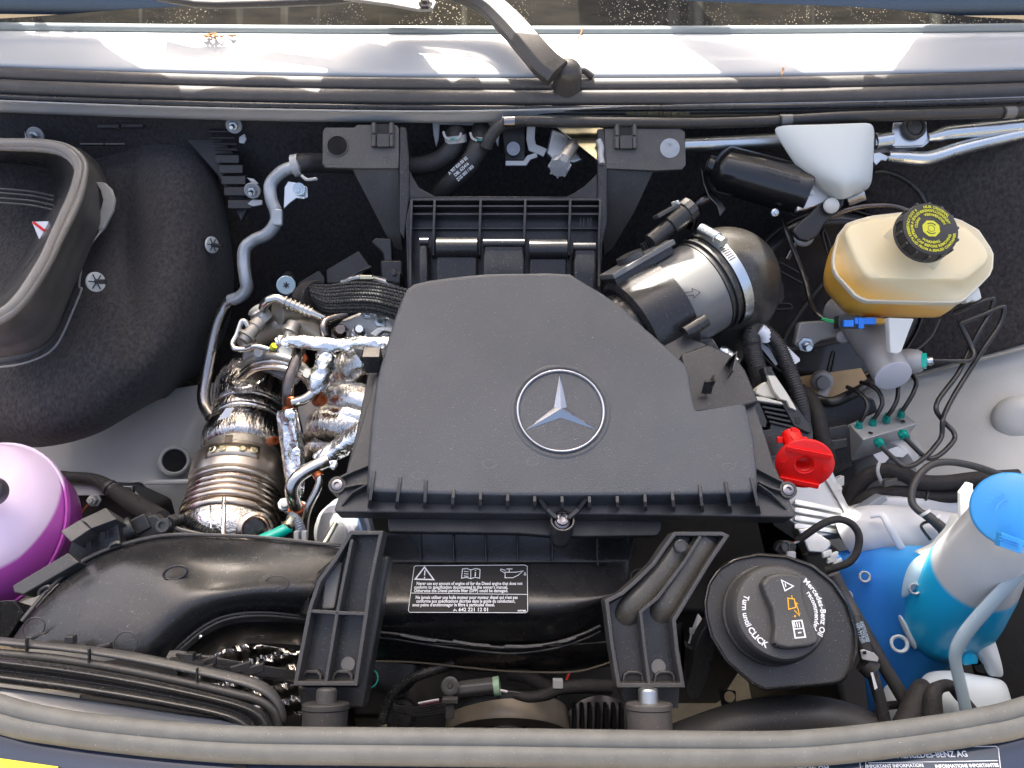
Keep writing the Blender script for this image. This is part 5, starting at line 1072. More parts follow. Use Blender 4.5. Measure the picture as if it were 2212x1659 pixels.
th = thing('alloy_bracket', 'thin cast alloy bracket edge curving below the wiper motor', 'bracket', P(1535, 440, 1.1)); mb = MB(); mb.prism([P(a, b, 1.10) for a, b in ((1512,360),(1524,372),(1530,400),(1545,420),(1562,435),(1570,450),(1555,470),(1548,445),(1530,425),(1518,395))], FW*.006); obj('plate', mb, M['darksteel'], th, bev=.002)

# ================================================================ DARK THINGS BEHIND THE ENGINE, LEFT
th = thing('push_clip', 'pale blue round plastic clip with a star recess by the braided hoses', 'clip', P(618,616,1.02))
na = (CAM - P(618,616,1.02)).normalized() + Vector((.25,.0,-.1))
mb = MB(); mb.lathe(P(618,616,1.02), na, [(.0122,-.002),(.0128,0),(.0118,.001),(.010,.0006),(.0005,.0004)], 32); obj('disc', mb, mat('pale_blue_plastic', (.38,.52,.60), .4, sss=.2), th, smooth=40)
x_, y_, z_ = rot_to(na)
for k in range(6):
    a = k*math.pi/3; d = x_*math.cos(a)+y_*math.sin(a); mb = MB(); mb.box(P(618,616,1.02) + d*.002 + z_*.0009, d*.0022, z_.cross(d)*.0007, z_*.0004); obj('recess', mb, M['blackprint'], th)
mb = MB(); mb.tube([P(616,608,1.04), P(624,598,1.07)], .008, n=16, smooth=False); obj('peg', mb, M['plastic'], th, smooth=40)
bk = thing('rear_engine_cover', 'dull black plastic panels in the shade behind the braided hoses', 'engine panel', P(760, 580, 1.12))
pbox(bk, ((704,582),(775,540),(800,575),(760,612),(706,612)), 1.10, .02, 'plastic', bev=.002)
pbox(bk, ((640,610),(690,580),(704,600),(700,640),(650,640)), 1.12, .02, 'plastic', bev=.004)
pbox(bk, ((820,560),(870,560),(872,612),(850,640),(826,630)), 1.06, .02, 'plastic', bev=.004)
pbox(bk, ((800,520),(812,512),(846,514),(850,600),(836,600),(826,545)), 1.08, .02, 'plastic', bev=.003)
mb = MB(); mb.prism([P(a, b, 1.03) for a, b in ((836,586),(850,579),(866,590),(864,612),(832,608))], FW*.02); obj('tab_bracket', mb, M['plastic'], bk, bev=.002)
mb = MB(); mb.lathe(P(851,590,1.028), (0,-.7,.7), [(.003,0),(.003,.003),(.0003,.003)], 12); obj('pin', mb, M['satin'], bk)
mb = MB(); mb.tube([P(752,610,1.08), P(770,590,1.08), P(802,576,1.08)], .0022, n=8); obj('rim_edge', mb, M['satin'], bk)
th = thing('silver_engine_part', 'sliver of bright cast metal showing just above the braided hoses', 'engine part', P(800, 607, 1.07))
mb = MB(); mb.tube([P(740,612,1.08),P(765,602,1.075),P(790,600,1.07),P(830,608,1.06),P(866,622,1.05)], .005, n=12); obj('cast_rim', mb, M['alu'], th)
mb = MB(); mb.box(P(792,600,1.055), RT*.009, UP*.003, FW*.005); obj('clip', mb, M['gold'], th, bev=.001)
# braided hoses
br = thing('braided_hose_bundle', 'bundle of shiny black braided hoses running under the engine cover', 'hoses', P(770, 645, 1.0))
N_ = 9
def braid_mat():
    m = mat('braided_sleeve', (.02,.02,.022), .33)
    t = m.node_tree; N = t.nodes; L = t.links; b = N['Principled BSDF']; g = N.new('ShaderNodeNewGeometry')
    prev = None; hs_ = []
    for an in (.5, -.5):
        mp = N.new('ShaderNodeMapping'); mp.inputs['Rotation'].default_value = (0, 0, an); L.new(g.outputs['Position'], mp.inputs[0])
        wv = N.new('ShaderNodeTexWave'); wv.inputs['Scale'].default_value = 110; wv.bands_direction = 'X'; L.new(mp.outputs[0], wv.inputs[0]); hs_.append(wv)
    mx = N.new('ShaderNodeMath'); mx.operation = 'MAXIMUM'; L.new(hs_[0].outputs['Fac'], mx.inputs[0]); L.new(hs_[1].outputs['Fac'], mx.inputs[1])
    bp = N.new('ShaderNodeBump'); bp.inputs['Strength'].default_value = .8; bp.inputs['Distance'].default_value = .0015; L.new(mx.outputs[0], bp.inputs['Height']); L.new(bp.outputs[0], b.inputs['Normal'])
    cr = N.new('ShaderNodeMapRange'); cr.inputs[3].default_value = .006; cr.inputs[4].default_value = .05; L.new(mx.outputs[0], cr.inputs[0]); L.new(cr.outputs[0], b.inputs['Base Color']); return m
M['braid'] = braid_mat()
for i in range(N_):
    f = i/(N_-1)
    up_ = [(668,616),(690,618),(715,618),(766,612),(820,615),(880,628)]; lo_ = [(676,650),(690,664),(708,672),(752,672),(805,673),(866,690)]
    pts = []
    for k, ((a, b), (c, d)) in enumerate(zip(up_, lo_)):
        bul = math.sin(math.pi*f)
        pts.append((a+(c-a)*f, b+(d-b)*f, 1.02 - .012*bul - k*.012 - .002*(i % 2)))
    hose('strand', pts, [.0018,.0024,.0027,.0026,.0026,.0028], 'braid', br, n=12)
mb = MB(); mb.tube([P(655,640,1.035), P(680,636,1.02)], .024, n=24, smooth=False, flat=.7); obj('sleeve_end', mb, M['loom'], br, smooth=50, bev=.003)

# ================================================================ TURBO AND EXHAUST
tb = thing('turbocharger', 'cast metal turbocharger housing with bolts left of the engine cover', 'turbocharger', P(620, 720, 1.05))
g = []
c0 = (622, 812)
for r, t in ((86,1.05),(96,1.02),(112,1.005),(122,1.015),(130,1.05)):
    g.append([P(c0[0] + r*math.cos(math.radians(a))*.92, c0[1] - r*math.sin(math.radians(a)), t + .0004*abs(a-90)) for a in range(150, 38, -8)])
mb = MB(); mb.grid(g); obj('compressor_housing', mb, M['castiron'], tb, sub=2, solid=.01, soff=1)
def turn(u0, v0, t0, u1, v1, t1, prof, m, parent, nm, n=24, sm=40):
    a, b = P(u0, v0, t0), P(u1, v1, t1); mb = MB(); L_ = (b-a).length; mb.lathe(a, b-a, [(r, h*L_) for r, h in prof], n); return obj(nm, mb, M[m], parent, smooth=sm)
turn(562,694,1.0, 526,737,.985, [(.010,0),(.0105,.3),(.0085,.32),(.009,.7),(.0125,.72),(.0125,.82),(.0085,.84),(.007,1),(.0005,1.01)], 'castiron', tb, 'bolt_boss')
turn(636,700,.995, 622,728,.985, [(.010,0),(.0098,.5),(.0115,.52),(.0115,.72),(.007,.75),(.006,1.0),(.0005,1.0)], 'castiron', tb, 'bolt_boss')
turn(570,690,1.01, 552,666,1.0, [(.013,0),(.013,.6),(.011,.65),(.0125,.9),(.010,1),(.0005,1)], 'alu', tb, 'threaded_cap')
turn(640,672,1.02, 600,676,1.0, [(.016,0),(.016,1),(.0005,1)], 'castiron', tb, 'cast_boss')
mb = MB(); mb.prism([P(a, b, 1.03) for a, b in ((519,752),(580,745),(660,750),(668,800),(640,840),(560,800),(525,795),(518,775))], FW*.05); obj('centre_casting', mb, M['darksteel'], tb, bev=.006)
turn(619,763,1.0, 617,759,.985, [(.0105,0),(.011,.6),(.008,1),(.0005,1)], 'gw', tb, 'bolt_head', sm=50)
turn(563,768,1.0, 558,762,.98, [(.008,0),(.008,.6),(.0055,1),(.0005,1)], 'gw', tb, 'bolt_head', sm=50)
turn(655,778,1.01, 653,774,.995, [(.008,0),(.008,.6),(.006,1),(.0005,1)], 'copper', tb, 'rusty_nut', sm=50)
for k, (r, dy, m_) in enumerate(((.0050, 0, 'castiron'), (.0034, 12, 'steel'), (.0042, 24, 'tint'))):
    hose('flange_band', [(522,792+dy,1.02),(545,776+dy,1.0),(580,768+dy,.99),(620,774+dy,.985),(655,792+dy,.99),(672,815+dy,1.0)], r, m_, tb, n=12)
turn(663,810,1.0, 664,806,.985, [(.009,0),(.009,.5),(.006,.6),(.006,1),(.0005,1)], 'gw', tb, 'bolt_head', sm=40)
ob = thing('oil_feed_pipe', 'steel pipe with a short ringed bellows at the top of the turbocharger', 'pipe', P(610, 660, .99))
hose('pipe', [(567,672,1.0),(572,658,.99),(583,648,.985),(600,645,.985),(616,652,.985)], .0062, 'steel', ob)
cc_ = [P(614,651,.985), P(673,676,.99)]
mb = MB(); mb.tube([cc_[0].lerp(cc_[1], i/48) for i in range(49)], lambda f: .0068 + (.0024 if (math.sin(f*2*math.pi*6.2) > .2 or f < .06) else 0), n=20, smooth=False); obj('bellows', mb, M['steel'], ob, smooth=50)
hose('pipe', [(670,675,.99),(690,683,.995),(715,694,1.0)], .0065, 'steel', ob)
th = thing('vacuum_pipe', 'thin steel pipe bent in a hook round the left bolt of the turbocharger', 'pipe', P(515, 740, .98))
hose('pipe', [(536,706,.99),(530,695,.99),(521,696,.99),(511,724,.985),(502,742,.98),(508,753,.975),(530,754,.975),(552,748,.97),(582,755,.97)], .0036, 'steel', th, n=12)
th = thing('bent_steel_pipe', 'dark steel pipe bent upward just above the foil wrapped bar', 'pipe', P(705, 700, .985))
hose('pipe', [(702,726,.975),(698,708,.975),(704,694,.98),(722,686,.985),(750,678,.99)], .0052, 'darksteel', th)
# alloy head with bolts
ah = thing('alloy_engine_head', 'bare alloy engine casting with hex bolts tucked under the braided hoses', 'engine casting', P(790, 700, 1.02))
mb = MB(); mb.prism([P(a, b, 1.02) for a, b in ((735,690),(790,668),(860,676),(856,745),(760,745),(715,722))], FW*.05); obj('casting', mb, M['alu'], ah, bev=.006)
for u, v, r in ((776,714,.0075),(823,684,.0075),(845,700,.009),(795,668,.007),(735,715,.009)):
    turn(u, v+8, 1.01, u, v-4, .985, [(r*1.4,0),(r*1.4,.25),(r,.27),(r,.8),(r*.7,1),(.0005,1)], 'zinc' if u != 735 else 'darksteel', ah, 'hex_bolt', n=8)
mb = MB(); mb.prism([P(a, b, .985) for a, b in ((795,722),(815,706),(850,702),(852,720),(830,716),(812,730))], FW*.01); obj('lug', mb, M['alu'], ah, bev=.003)
mb = MB(); mb.prism([P(a, b, .99) for a, b in ((755,716),(768,700),(785,706),(790,720),(772,730))], FW*.01); obj('lug', mb, M['alu'], ah, bev=.003)
# foil bar
def wobtube(name, uvt, r, m, parent, amp=.12, seed=1, flat=1.0, n=22, k=10):
    rr = random.Random(seed); c = catmull([P(*q) for q in uvt], k); mb = MB(); mb.tube(c, r, n=n, smooth=False, flat=flat)
    ph = [rr.uniform(0, 6.28) for _ in range(8)]
    cnt = len(c); 
    for i in range(cnt):
        for j in range(n):
            p = mb.v[i*n+j]; d = p - c[i]; a = 2*math.pi*j/n
            s = 1 + amp*(math.sin(3*a+ph[0]+i*.35) + .7*math.sin(5*a+ph[1]-i*.5) + .6*math.sin(i*.9+ph[2]) + .5*math.sin(2*a+i*.22+ph[3]))*.5
            mb.v[i*n+j] = c[i] + d*s
    return obj(name, mb, M[m], parent, smooth=80)
fb = thing('foil_wrapped_bar', 'horizontal bar wrapped in crinkled silver foil with rivets beside the engine cover', 'heat shield', P(715, 735, .95))
wobtube('foil_sleeve', [(597,738,.955),(612,736,.955),(650,738,.95),(700,744,.945),(740,744,.945),(790,740,.94),(840,742,.94)], [.006,.0085,.0088,.0095,.0088,.0090,.009], 'foil', fb, .14, 3, flat=.8)
for u, v, t in ((616,742,.946),(679,746,.941),(750,750,.936),(823,747,.931)):
    turn(u, v, t+.002, u, v-1, t-.003, [(.0052,0),(.0050,.6),(.0036,.7),(.0034,.5),(.0005,.5)], 'foil', fb, 'rivet', sm=40)
turn(588,752,.965, 596,742,.96, [(.0042,0),(.0042,.6)], 'yellowp', fb, 'yellow_band')
fsl = thing('foil_sleeve', 'fat crinkled foil sleeve hanging below the foil wrapped bar', 'heat shield', P(695, 800, .95))
wobtube('foil_wrap', [(705,755,.955),(704,775,.95),(698,800,.945),(688,825,.94),(678,846,.94)], [.010,.0125,.0135,.0125,.0100], 'foil', fsl, .12, 8)
hose('pipe_end', [(682,840,.94),(670,855,.938),(655,864,.938),(634,870,.94)], .0064, 'steel', fsl)
turn(634,868,.945, 630,872,.942, [(.0085,0),(.0085,1)], 'copper', fsl, 'brazed_joint')
dt = thing('flat_dark_tube', 'dark flattened steel tube bending down between the turbo and the foil sleeve', 'pipe', P(630, 820, .96))
hose('tube', [(646,756,.965),(642,772,.96),(634,795,.955),(624,822,.95),(622,850,.95),(624,884,.96)], [.0065,.0075,.0080,.0075,.0075,.0075], 'darksteel', dt, flat=.75)
turn(623,878,.955, 624,888,.955, [(.0075,0),(.0075,1)], 'copper', dt, 'rusty_foot')
# catalyst assembly, axis running forward
cx = thing('exhaust_catalyst', 'shiny wrinkled exhaust housing with a strap clamp and steel bellows on the left', 'exhaust', P(515, 960, 1.0))
q0 = PZ(546, 852, -.20); q1 = PZ(500, 1112, -.20); qa = (q1-q0).normalized(); QL = (q1-q0).length
def cat(prof, m, nm, n=72, sm=50, wob=0, seed=0, cap=True):
    mb = MB(); mb.lathe(q0, qa, [(r, h*QL) for r, h in prof], n, cap=cap)
    if wob:
        rr = random.Random(seed)
        for i, p in enumerate(mb.v):
            j = i % n; k = i // n; d = p - (q0 + qa*(p-q0).dot(qa)); mb.v[i] = p + d*wob*(math.sin(j*1.9+k*.7) + .6*math.sin(j*3.1-k*1.3) + rr.uniform(-.6,.6))
    return obj(nm, mb, M[m], cx, smooth=sm)
cat([(.012,-.30),(.03,-.285),(.045,-.235),(.052,-.15),(.0545,-.05),(.0545,.03),(.052,.10),(.0495,.14),(.0475,.165)], 'foild', 'front_housing', wob=.006, seed=2, sm=80)
cat([(.0478,.16),(.0490,.175),(.0490,.235),(.0478,.25)], 'foild', 'dark_band', wob=.002, seed=3)
cat([(.0495,.158),(.0508,.166),(.0508,.178),(.0495,.184)], 'foilh', 'bright_ring')
cat([(.0492,.262),(.0505,.268),(.0505,.280),(.0492,.288)], 'foilh', 'bright_ring')
cat([(.0475,.27),(.050,.31),(.0545,.37),(.0560,.43),(.054,.49),(.050,.53)], 'foild', 'rear_housing', wob=.006, seed=5, sm=80)
cat([(.049,.50),(.0505,.62),(.046,.64)], 'castiron', 'rough_neck')
M['strap'] = mat('brushed_strap_steel', (.60,.54,.48), .38, 1, var=.2, vscale=10, rvar=.08)
cat([(.050,.60),(.0580,.615),(.0600,.64),(.0605,.76),(.0590,.80),(.0560,.81)], 'strap', 'strap_clamp', sm=35)
cat([(.053,.81),(.0590,.82),(.0602,.835),(.0590,.85),(.055,.855)], 'strap', 'seat_ring', sm=60)
for k in range(4):
    h = .882 + k*.044; rr_ = .0590 + .0010*k
    cat([(rr_-.0026,h-.022),(rr_-.0007,h-.016),(rr_,h-.004),(rr_,h+.004),(rr_-.0007,h+.016),(rr_-.0026,h+.022)], 'tint', 'bellows_ring', sm=70)
cat([(.058,1.04),(.0615,1.06),(.0600,1.09),(.052,1.11)], 'tint', 'lower_ring', sm=60)
# top oval cap
ov = PZ(536, 812, -.140); nv = Vector((-.1,.25,.95))
mb = MB(); mb.lathe(ov, nv, [(.030,-.008),(.030,0),(.028,.0015),(.0255,.0005),(.0245,-.002),(.0005,-.0022)], 40, sx=.92, xd=(0,0,1)); obj('oval_plug', mb, M['foild'], cx, smooth=50)
# strap plate with four weld buttons
def oncat(a, h, lift=0):   # a: degrees from straight up, h along axis
    x, y, z = qa, None, None
    upv_ = Vector((0,0,1)); upv_ = (upv_ - qa*upv_.dot(qa)).normalized(); sdv = upv_.cross(qa)
    if sdv.x < 0: sdv = -sdv
    d = upv_*math.cos(math.radians(a)) + sdv*math.sin(math.radians(a)); return q0 + qa*h*QL + d*(.0606+lift), d
rows = []
for h in (.650, .745):
    rows.append([oncat(a, h, .0012)[0] for a in range(-24, 44, 4)])
mb = MB(); mb.grid(rows); obj('weld_plate', mb, mat('straw_tinted_plate', (.60,.50,.38), .35, 1, var=.3, vscale=30), cx, solid=.0012, soff=1)
for a in (-15, -3, 20, 33):
    p, d = oncat(a, .697, .0026); mb = MB(); mb.lathe(p, d, [(.0052,-.001),(.0052,.0006),(.0038,.0014),(.0032,.0004),(.0004,.0004)], 20); obj('weld_button', mb, M['gold'], cx, smooth=40)
p, d = oncat(2, .625, .001); mb = MB(); mb.box(p, d.cross(qa)*.0045, qa*.006, d*.0006); obj('notch', mb, M['darksteel'], cx)
mb = MB(); mb.prism([P(a, b, .985) for a, b in ((488,882),(503,880),(497,900),(470,908)) ], FW*.0008); obj('sticker', mb, M['label'], cx, smooth=None)
# embossed nose shield
ns = thing('embossed_nose_shield', 'bright silver embossed heat shield nose catching the sun above the intake duct', 'heat shield', P(500, 1130, .95))
def nose_ring(s, r, squash=1.0):
    c = q1 + qa*(.016+s) + Vector((.006*s/.03, 0, -s*.15)); x, y, z = rot_to(qa)
    return [c + x*(math.cos(a)*r*(1+.04*math.sin(5*a))) + y*(math.sin(a)*r*squash) for a in (2*math.pi*k/48 for k in range(48))]
mb = MB(); mb.ring_loft([nose_ring(s, r) for s, r in ((0,.056),(.006,.0590),(.020,.0585),(.034,.055),(.046,.046),(.055,.032))]); obj('shield_cone', mb, M['foilh'], ns, smooth=70)
for u0, v0, u1, v1, rr_ in ((455,1092,456,1150,.0012),(484,1076,482,1160,.0028)):
    mb = MB(); mb.tube([P(u0, v0, .900), P((u0+u1)/2, (v0+v1)/2, .873), P(u1, v1, .862)], rr_, n=8); obj('pressed_ridge', mb, M['foil'], ns, smooth=60)
oc = P(552, 1144, .872); mb = MB(); mb.lathe(oc, (CAM-oc).normalized() + Vector((.3,0,0)), [(.020,-.010),(.020,0),(.0165,.002),(.013,-.001),(.012,-.02)], 36, cap=False); obj('port_ring', mb, M['tint'], ns, smooth=60, solid=.001)
mb = MB(); mb.lathe(oc, (CAM-oc).normalized() + Vector((.3,0,0)), [(.0125,-.006),(.0004,-.006)], 24); obj('port_hole', mb, M['darksteel'], ns)
# right-hand heat shield lumps
hr = thing('manifold_heat_shield', 'dimpled bronze silver heat shield squeezed between the exhaust and the engine cover', 'heat shield', P(735, 880, .98))
def lump(uvt, r, m='foilh', amp=.05, seed=0, nm='shield_fold', flat=1): return wobtube(nm, uvt, r, m, hr, amp, seed, flat)
lump([(722,840,1.0),(752,800,.99),(790,772,.985)], [.016,.024,.026], 'foild', .05, 1)
lump([(700,868,1.0),(745,858,.98),(810,872,.97)], [.014,.022,.022], 'foilh', .04, 2)
lump([(690,905,.99),(735,893,.975),(800,910,.965)], [.012,.017,.017], 'foilh', .04, 3)
lump([(668,945,1.0),(700,918,.98),(745,922,.97),(800,915,.97)], [.012,.024,.022,.018], 'foild', .05, 4)
lump([(660,985,1.01),(690,965,1.0),(740,960,.985),(800,950,.98)], [.012,.018,.018,.018], 'foild', .07, 5)
for u, v, t, r in ((693,864,.945,.0075),(592,952,.965,.006)):
    turn(u-8, v+2, t+.01, u+4, v-1, t-.004, [(r,0),(r*1.05,.7),(r*.85,1),(r*.5,1.0),(r*.45,.8),(.0005,.8)], 'copper', hr, 'rusty_bolt')
mb = MB(); mb.prism([P(a, b, .975) for a, b in ((640,880),(672,850),(690,880),(672,930),(656,945),(650,920))], FW*.03); obj('cast_arm', mb, M['castiron'], hr, bev=.004)
# vertical foil strip with rivets
vs_ = thing('upright_foil_strip', 'upright crumpled foil heat strip with three rivets right of the exhaust clamp', 'heat shield', P(630, 980, .93))
rr = random.Random(5); rows = []
edge = [(596,887,642,880),(597,905,646,903),(600,925,651,925),(602,950,657,950),(606,975,660,975),(608,1003,661,1003),(612,1030,660,1030),(617,1055,658,1055),(624,1078,656,1076)]
for k, (a, b, c, d) in enumerate(edge):
    rows.append([P(a+(c-a)*f + rr.uniform(-1,1), b+(d-b)*f, .935 - .010*math.sin(f*math.pi) + rr.uniform(-.004,.004) + (.006 if abs(f-.45)<.1 and k in (2,3,4,5) else 0)) for f in (0,.15,.3,.45,.6,.75,.9,1)])
mb = MB(); mb.grid(rows); obj('foil_sheet', mb, M['foil'], vs_, sub=2, solid=.002, soff=1)
for u, v in ((630,898),(640,977),(645,1052)):
    turn(u, v, .926, u, v-1, .919, [(.0052,0),(.0050,.6),(.0036,.7),(.0034,.5),(.0005,.5)], 'foil', vs_, 'rivet', sm=40)
# foil wing and bent pipes
fw_ = thing('foil_wing', 'slanted silver foil wing wrapping the pipe beside the engine cover corner', 'heat shield', P(730, 960, .91))
rows = []
for k in range(7):
    f = k/6; a = (672+(790-672)*f, 986+(900-986)*f); b = (694+(756-694)*f, 1010+(985-1010)*f + 4*math.sin(f*6))
    rows.append([P(a[0]+(b[0]-a[0])*g_ + rr.uniform(-1,1), a[1]+(b[1]-a[1])*g_, .905 - .012*math.sin(g_*math.pi)*(.5+f) + rr.uniform(-.003,.003)) for g_ in (0,.25,.5,.75,1)])
mb = MB(); mb.grid(rows); obj('foil_sheet', mb, M['foil'], fw_, sub=2, solid=.002, soff=1)
turn(719,1004,.903, 719,1001,.896, [(.006,0),(.0058,.6),(.004,.7),(.0005,.6)], 'foil', fw_, 'rivet', sm=40)
ep = thing('exhaust_gas_pipe', 'thick bright steel pipe bending down to a bolted flange beside the engine cover', 'pipe', P(640, 1050, .9))
hose('pipe', [(706,996,.90),(690,1003,.895),(662,1017,.89),(640,1034,.885),(630,1056,.885),(634,1080,.89),(642,1102,.90)], .0080, 'steel', ep, n=24)
turn(640,1096,.897, 643,1106,.903, [(.0098,0),(.0098,1)], 'copper', ep, 'copper_ring')
mb = MB(); mb.prism([P(a, b, .905) for a, b in ((606,1083),(622,1076),(660,1086),(668,1112),(640,1122),(612,1108))], FW*.006); obj('flange', mb, M['castiron'], ep, bev=.002)
turn(614,1092,.905, 614,1087,.893, [(.0075,0),(.0075,.6),(.0045,.65),(.0045,1),(.0005,1)], 'gw', ep, 'bolt', n=8)
ep2 = thing('thin_steel_pipe', 'thinner steel pipe curving beside the thick bent pipe near the cover corner', 'pipe', P(675, 1080, .895))
hose('pipe', [(678,1008,.90),(688,1024,.895),(690,1042,.892),(682,1064,.89),(668,1092,.89),(660,1120,.893),(657,1165,.90)], .0046, 'steel', ep2)
turn(680,1012,.896, 689,1030,.893, [(.0060,0),(.0064,.5),(.0060,1)], 'copper', ep2, 'brazed_collar')
tt = thing('teal_sleeved_tube', 'bright teal sleeve on a small silver tube just above the left duct', 'tube', P(598, 1150, .86))
hose('sleeve', [(626,1138,.865),(600,1152,.858),(562,1168,.85)], .0068, 'tealg', tt)
turn(618,1140,.863, 634,1120,.87, [(.0072,0),(.0085,.15),(.006,.3),(.006,.8),(.0075,1)], 'gold', tt, 'silver_end')
fx_ = thing('grey_flex_hose', 'short grey ringed flex hose clipped beside the teal sleeve', 'hose', P(645, 1140, .87))
corr('ringed_hose', [(628,1116,.875),(640,1124,.87),(648,1140,.868),(652,1160,.87)], .0055, 'capgrey', fx_, pitch=.0022, amp=.0006)
for u in (641, 658):
    mb = MB(); mb.box(P(u, 1160, .86), RT*.0028, UP*.007, FW*.003); obj('white_clip', mb, M['gw'], fx_, bev=.0008)
cn = thing('pale_ribbed_pulley', 'pale blue and white ribbed pulley half hidden under the cover corner', 'pulley', P(730, 1140, .92))
pa = Vector((-.55, -.55, .62)).normalized(); po = P(742, 1150, .93)
M['paleblue'] = mat('pale_blue_metal', (.42,.52,.68), .32, .3, rvar=.1); M['palewhite'] = mat('pale_white_metal', (.75,.74,.78), .3, .2)
for nm, pr, m in (('rim', [(.040,-.012),(.0425,-.010),(.0425,-.004),(.038,-.002)], 'gw'), ('groove_ring', [(.037,-.004),(.0385,0),(.0385,.006),(.035,.008)], 'paleblue'), ('groove_ring', [(.034,.006),(.0350,.008),(.0350,.014),(.030,.018)], 'palewhite'), ('hub', [(.028,.014),(.028,.022),(.018,.026),(.0005,.026)], 'gw')):
    mb = MB(); mb.lathe(po, pa, pr, 56); obj(nm, mb, M[m], cn, smooth=50)
th = thing('dipstick_tube', 'slim tan metal tube slanting behind the left front bracket', 'pipe', P(715, 1150, .9)); hose('tube', [(726,1130,.885),(706,1165,.875),(695,1180,.87)], .0032, 'gold', th, n=10)
# ================================================================ RIGHT SIDE
bo = thing('brake_booster', 'round black brake booster drum with pressed slots behind the fluid reservoir', 'brake booster', P(1800, 640, 1.17))
BP = Plane(P(1800, 645, 1.15), (-.12, -.70, .70)); BN = BP.n
mb = MB(); mb.lathe(BP.at(1800, 645), BN, [(.125,-.09),(.127,-.02),(.131,-.012),(.131,-.006),(.121,-.001),(.112,0),(.108,-.002),(.06,0),(.0005,0)], 80); obj('drum', mb, mat('booster_paint', (.022,.021,.022), .25, coat=.5, rvar=.05), bo, smooth=40)
mb = MB(); mb.lathe(BP.at(1800, 645), BN, [(.134,-.013),(.136,-.006),(.133,-.001)], 80, cap=False); obj('crimp_ring', mb, M['satin'], bo, smooth=60, solid=.0015)
def slot(pts, r=.0045):
    mb = MB(); mb.tube([BP.at(*p, .0004) for p in pts], .0014, n=8, closed=True, k=5); obj('slot_rim', mb, M['satin'], bo, smooth=60)
slot([(1679,575),(1684,567),(1740,598),(1741,608),(1734,612),(1680,582)]); slot([(1778,502),(1783,500),(1799,552),(1798,564),(1792,562),(1778,512)]); slot([(1655,657),(1700,656),(1710,661),(1706,667),(1655,667)]); slot([(1798,762),(1804,764),(1794,808),(1788,806)])
mb = MB(); mb.tube([BP.at(a, b, .001) for a, b in ((1790,600),(1740,660),(1700,720),(1694,742),(1706,754),(1740,752),(1830,732),(1900,700),(1900,600),(1840,580))], .0030, n=10, closed=True, k=6); obj('gasket_rim', mb, M['rubber'], bo, smooth=60)
mb = MB(); mb.prism([BP.at(a, b, .0012) for a, b in ((1655,618),(1675,600),(1692,612),(1694,645),(1688,655),(1655,655))], BN*-.001); obj('dark_label', mb, mat('dark_grey_label', (.05,.045,.04), .5), bo, smooth=None)
for k, s in enumerate(('0265 031', '208 196 970', 'A0044', 'Made in Portugal')):
    text(s, .0042, BP.at(1672, 622+k*8, .0014), (1,0,0), BN, mat('bronze_print', (.24,.17,.10), .5), bo, cond=.8)
# arched black edge over the booster
th = thing('booster_shroud', 'thin curved black plastic edge arching above the reservoir', 'plastic trim', P(1950, 400, 1.12)); hose('arch', [(1888,370,1.10),(1910,370,1.10),(1950,385,1.10),(1985,415,1.10),(2004,450,1.10)], .0035, 'gloss', th, n=10)
th = thing('booster_shroud', 'satin dark metal rim curving between the wiper motor arm and the yellow reservoir', 'metal rim', P(1850, 450, 1.08)); hose('arch', [(1700,560,1.12),(1730,510,1.115),(1790,470,1.11),(1850,448,1.105),(1920,444,1.10),(1965,456,1.10)], .0045, 'darksteel', th, n=12)
# bracket plate and nut
mc = thing('master_cylinder', 'bare grey cast brake master cylinder angled down below the reservoir', 'brake cylinder', P(1900, 760, 1.0))
M['matalu'] = mat('matt_cast_alloy', (.40,.40,.40), .55, .35, bump=[(900,.2,.0004)], var=.08)
mb = MB(); mb.prism([P(a, b, 1.07) for a, b in ((1726,695),(1800,690),(1830,678),(1862,690),(1866,722),(1830,722),(1775,735),(1745,754),(1728,756),(1716,744),(1722,715))], FW*.014); obj('mount_plate', mb, M['matalu'], mc, bev=.004)
mb = MB(); mb.tube([P(1800,672,1.08), P(1830,680,1.06), P(1850,700,1.05)], .020, n=24); obj('neck', mb, M['matalu'], mc)
turn(1738,742,1.07, 1748,752,1.04, [(.0105,0),(.0105,.3),(.0065,.32),(.0065,.75),(.0045,.78),(.0045,1),(.0005,1)], 'zinc', mc, 'nut', n=6, sm=35)
turn(1820,728,1.06, 1820,727,1.05, [(.009,0),(.008,.8),(.0005,1)], 'matalu', mc, 'pin_head', sm=50)
a_, b_ = P(1862,700,1.035), P(1929,812,.955)
mb = MB(); L_ = (b_-a_).length; mb.lathe(a_, b_-a_, [(.026,-.01),(.0265,0),(.0255,L_*.35),(.0225,L_*.6),(.0225,L_-.002),(.0215,L_),(.0005,L_)], 48); obj('cylinder_body', mb, M['matalu'], mc, smooth=35)
mb = MB(); mb.lathe(b_, b_-a_, [(.0222,-.001),(.0222,.0008),(.021,.0014),(.0005,.0014)], 48); obj('end_disc', mb, mat('lavender_grey_disc', (.52,.52,.56), .5), mc, smooth=30)
turn(1930,782,.985, 1994,780,.965, [(.016,0),(.0165,.55),(.015,.85),(.012,.98),(.0005,1)], 'matalu', mc, 'side_port', n=32)
turn(1990,780,.965, 2002,780,.962, [(.0105,0),(.0105,1)], 'tealg', mc, 'teal_nut', n=6, sm=30)
turn(2002,780,.962, 2016,779,.958, [(.0055,0),(.0062,.5),(.0045,1)], 'zinc', mc, 'fitting')
